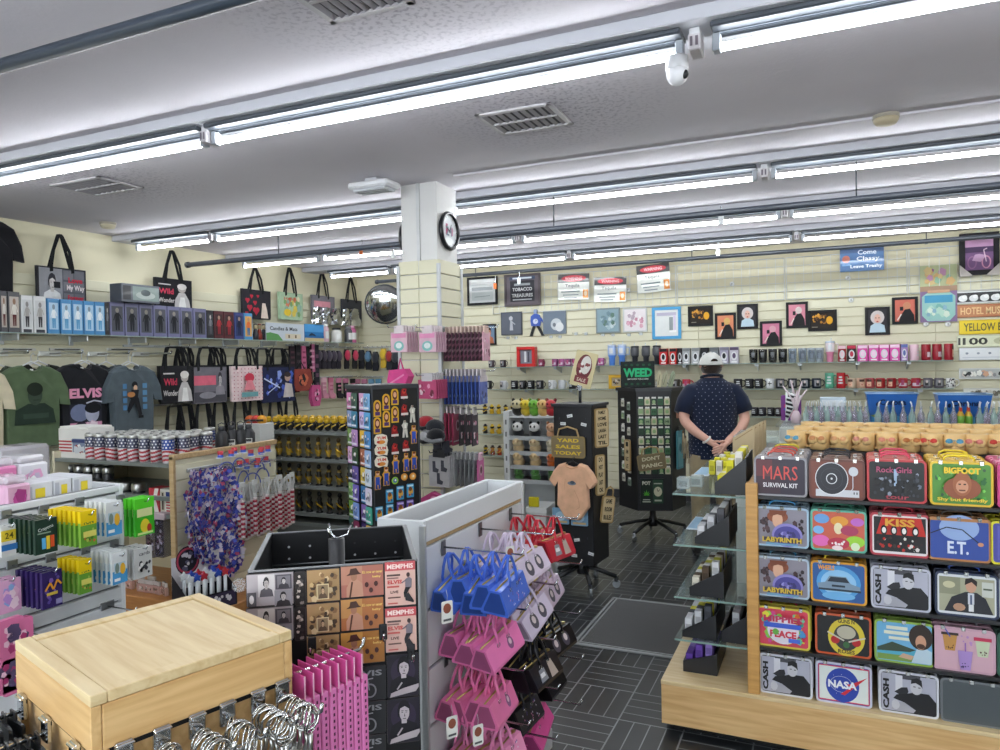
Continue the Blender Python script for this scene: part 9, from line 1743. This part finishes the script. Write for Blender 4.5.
bd=G();bd.tube([(.101*math.cos(t),.022+.114*math.sin(t),1.666)for t in[2*PI*k/24 for k in range(24)]],.009,6,'#c3c3bf',closed=True);br=G();br.add([(-.08,.11,1.672),(.08,.11,1.672),(.07,.19,1.66),(0,.215,1.655),(-.07,.19,1.66),(-.08,.11,1.665),(.08,.11,1.665),(.07,.19,1.653),(0,.215,1.648),(-.07,.19,1.653)],[(0,1,2,3,4),(9,8,7,6,5),(1,6,7,2),(2,7,8,3),(3,8,9,4),(4,9,5,0)],'#c9c9c5')
op=G();op.ly=-.1;op.disc(0,1.69,.03,.024,'#2c211c',16,0,PI)
bt=G();bt.at((0,0,0));bt.button=None;bt.ell((0,.022,1.771),(.01,.01,.006),'#bdbdb9',8,6)
wb=G();wb.tube([(-.098+.036*math.cos(t)*.75,-.198+.034*math.sin(t),1.03+.036*math.cos(t)*.66)for t in[2*PI*k/18 for k in range(18)]],.009,8,'#e3e0da',closed=True)
ey=G()
for s in(-1,1):ey.ell((s*.032,.108,1.643),(.012,.01,.008),'#e9e6e2',8,6);ey.ell((s*.032,.116,1.643),(.006,.005,.006),'#3a2a20',8,6)
mo=G();mo.ell((0,.108,1.575),(.024,.01,.006),'#a0564c',10,6)
ps=[('body',skin_body(),'skin'),('polo_shirt',sh,'cloth',[('collar',co,'cloth')]),('trousers',tr,'cloth'),('hair',hr,'plush'),('baseball_cap',cp,'cloth',[('sweatband',bd,'cloth'),('brim',br,'cloth'),('strap_opening',op,'plush'),('top_button',bt,'cloth')]),('wristband',wb,'gloss'),('eye',ey,'gloss'),('mouth',mo,'skin')]
for s in(-1,1):q=G();q.ell((s*.118,.05,.045),(.052,.135,.046),'#2b2a2c',14,8);q.box(s*.118-.048,-.08,.0,s*.118+.048,.18,.03,'#1b1b1d',b=.012);ps.append(('shoe',q,'satin'))
p=P(712,400,d=6.32);thing('person','man seen from behind in a white cap and dotted navy polo, hands clasped behind him','person',ps,(p.x,p.y,0),rz=.38)
w=bpy.data.worlds.new('world');SC.world=w;w.use_nodes=True
w.node_tree.nodes['Background'].inputs[0].default_value=(.85,.93,1,1);w.node_tree.nodes['Background'].inputs[1].default_value=5.5
vs=SC.view_settings;vs.view_transform='Standard';vs.look='None';vs.gamma=1;vs.use_curve_mapping=False;vs.exposure=EXPO
SC.cycles.use_denoising=True
SC.cycles.max_bounces=8;SC.cycles.diffuse_bounces=4;SC.cycles.transparent_max_bounces=16
SC.cycles.sample_clamp_indirect=6
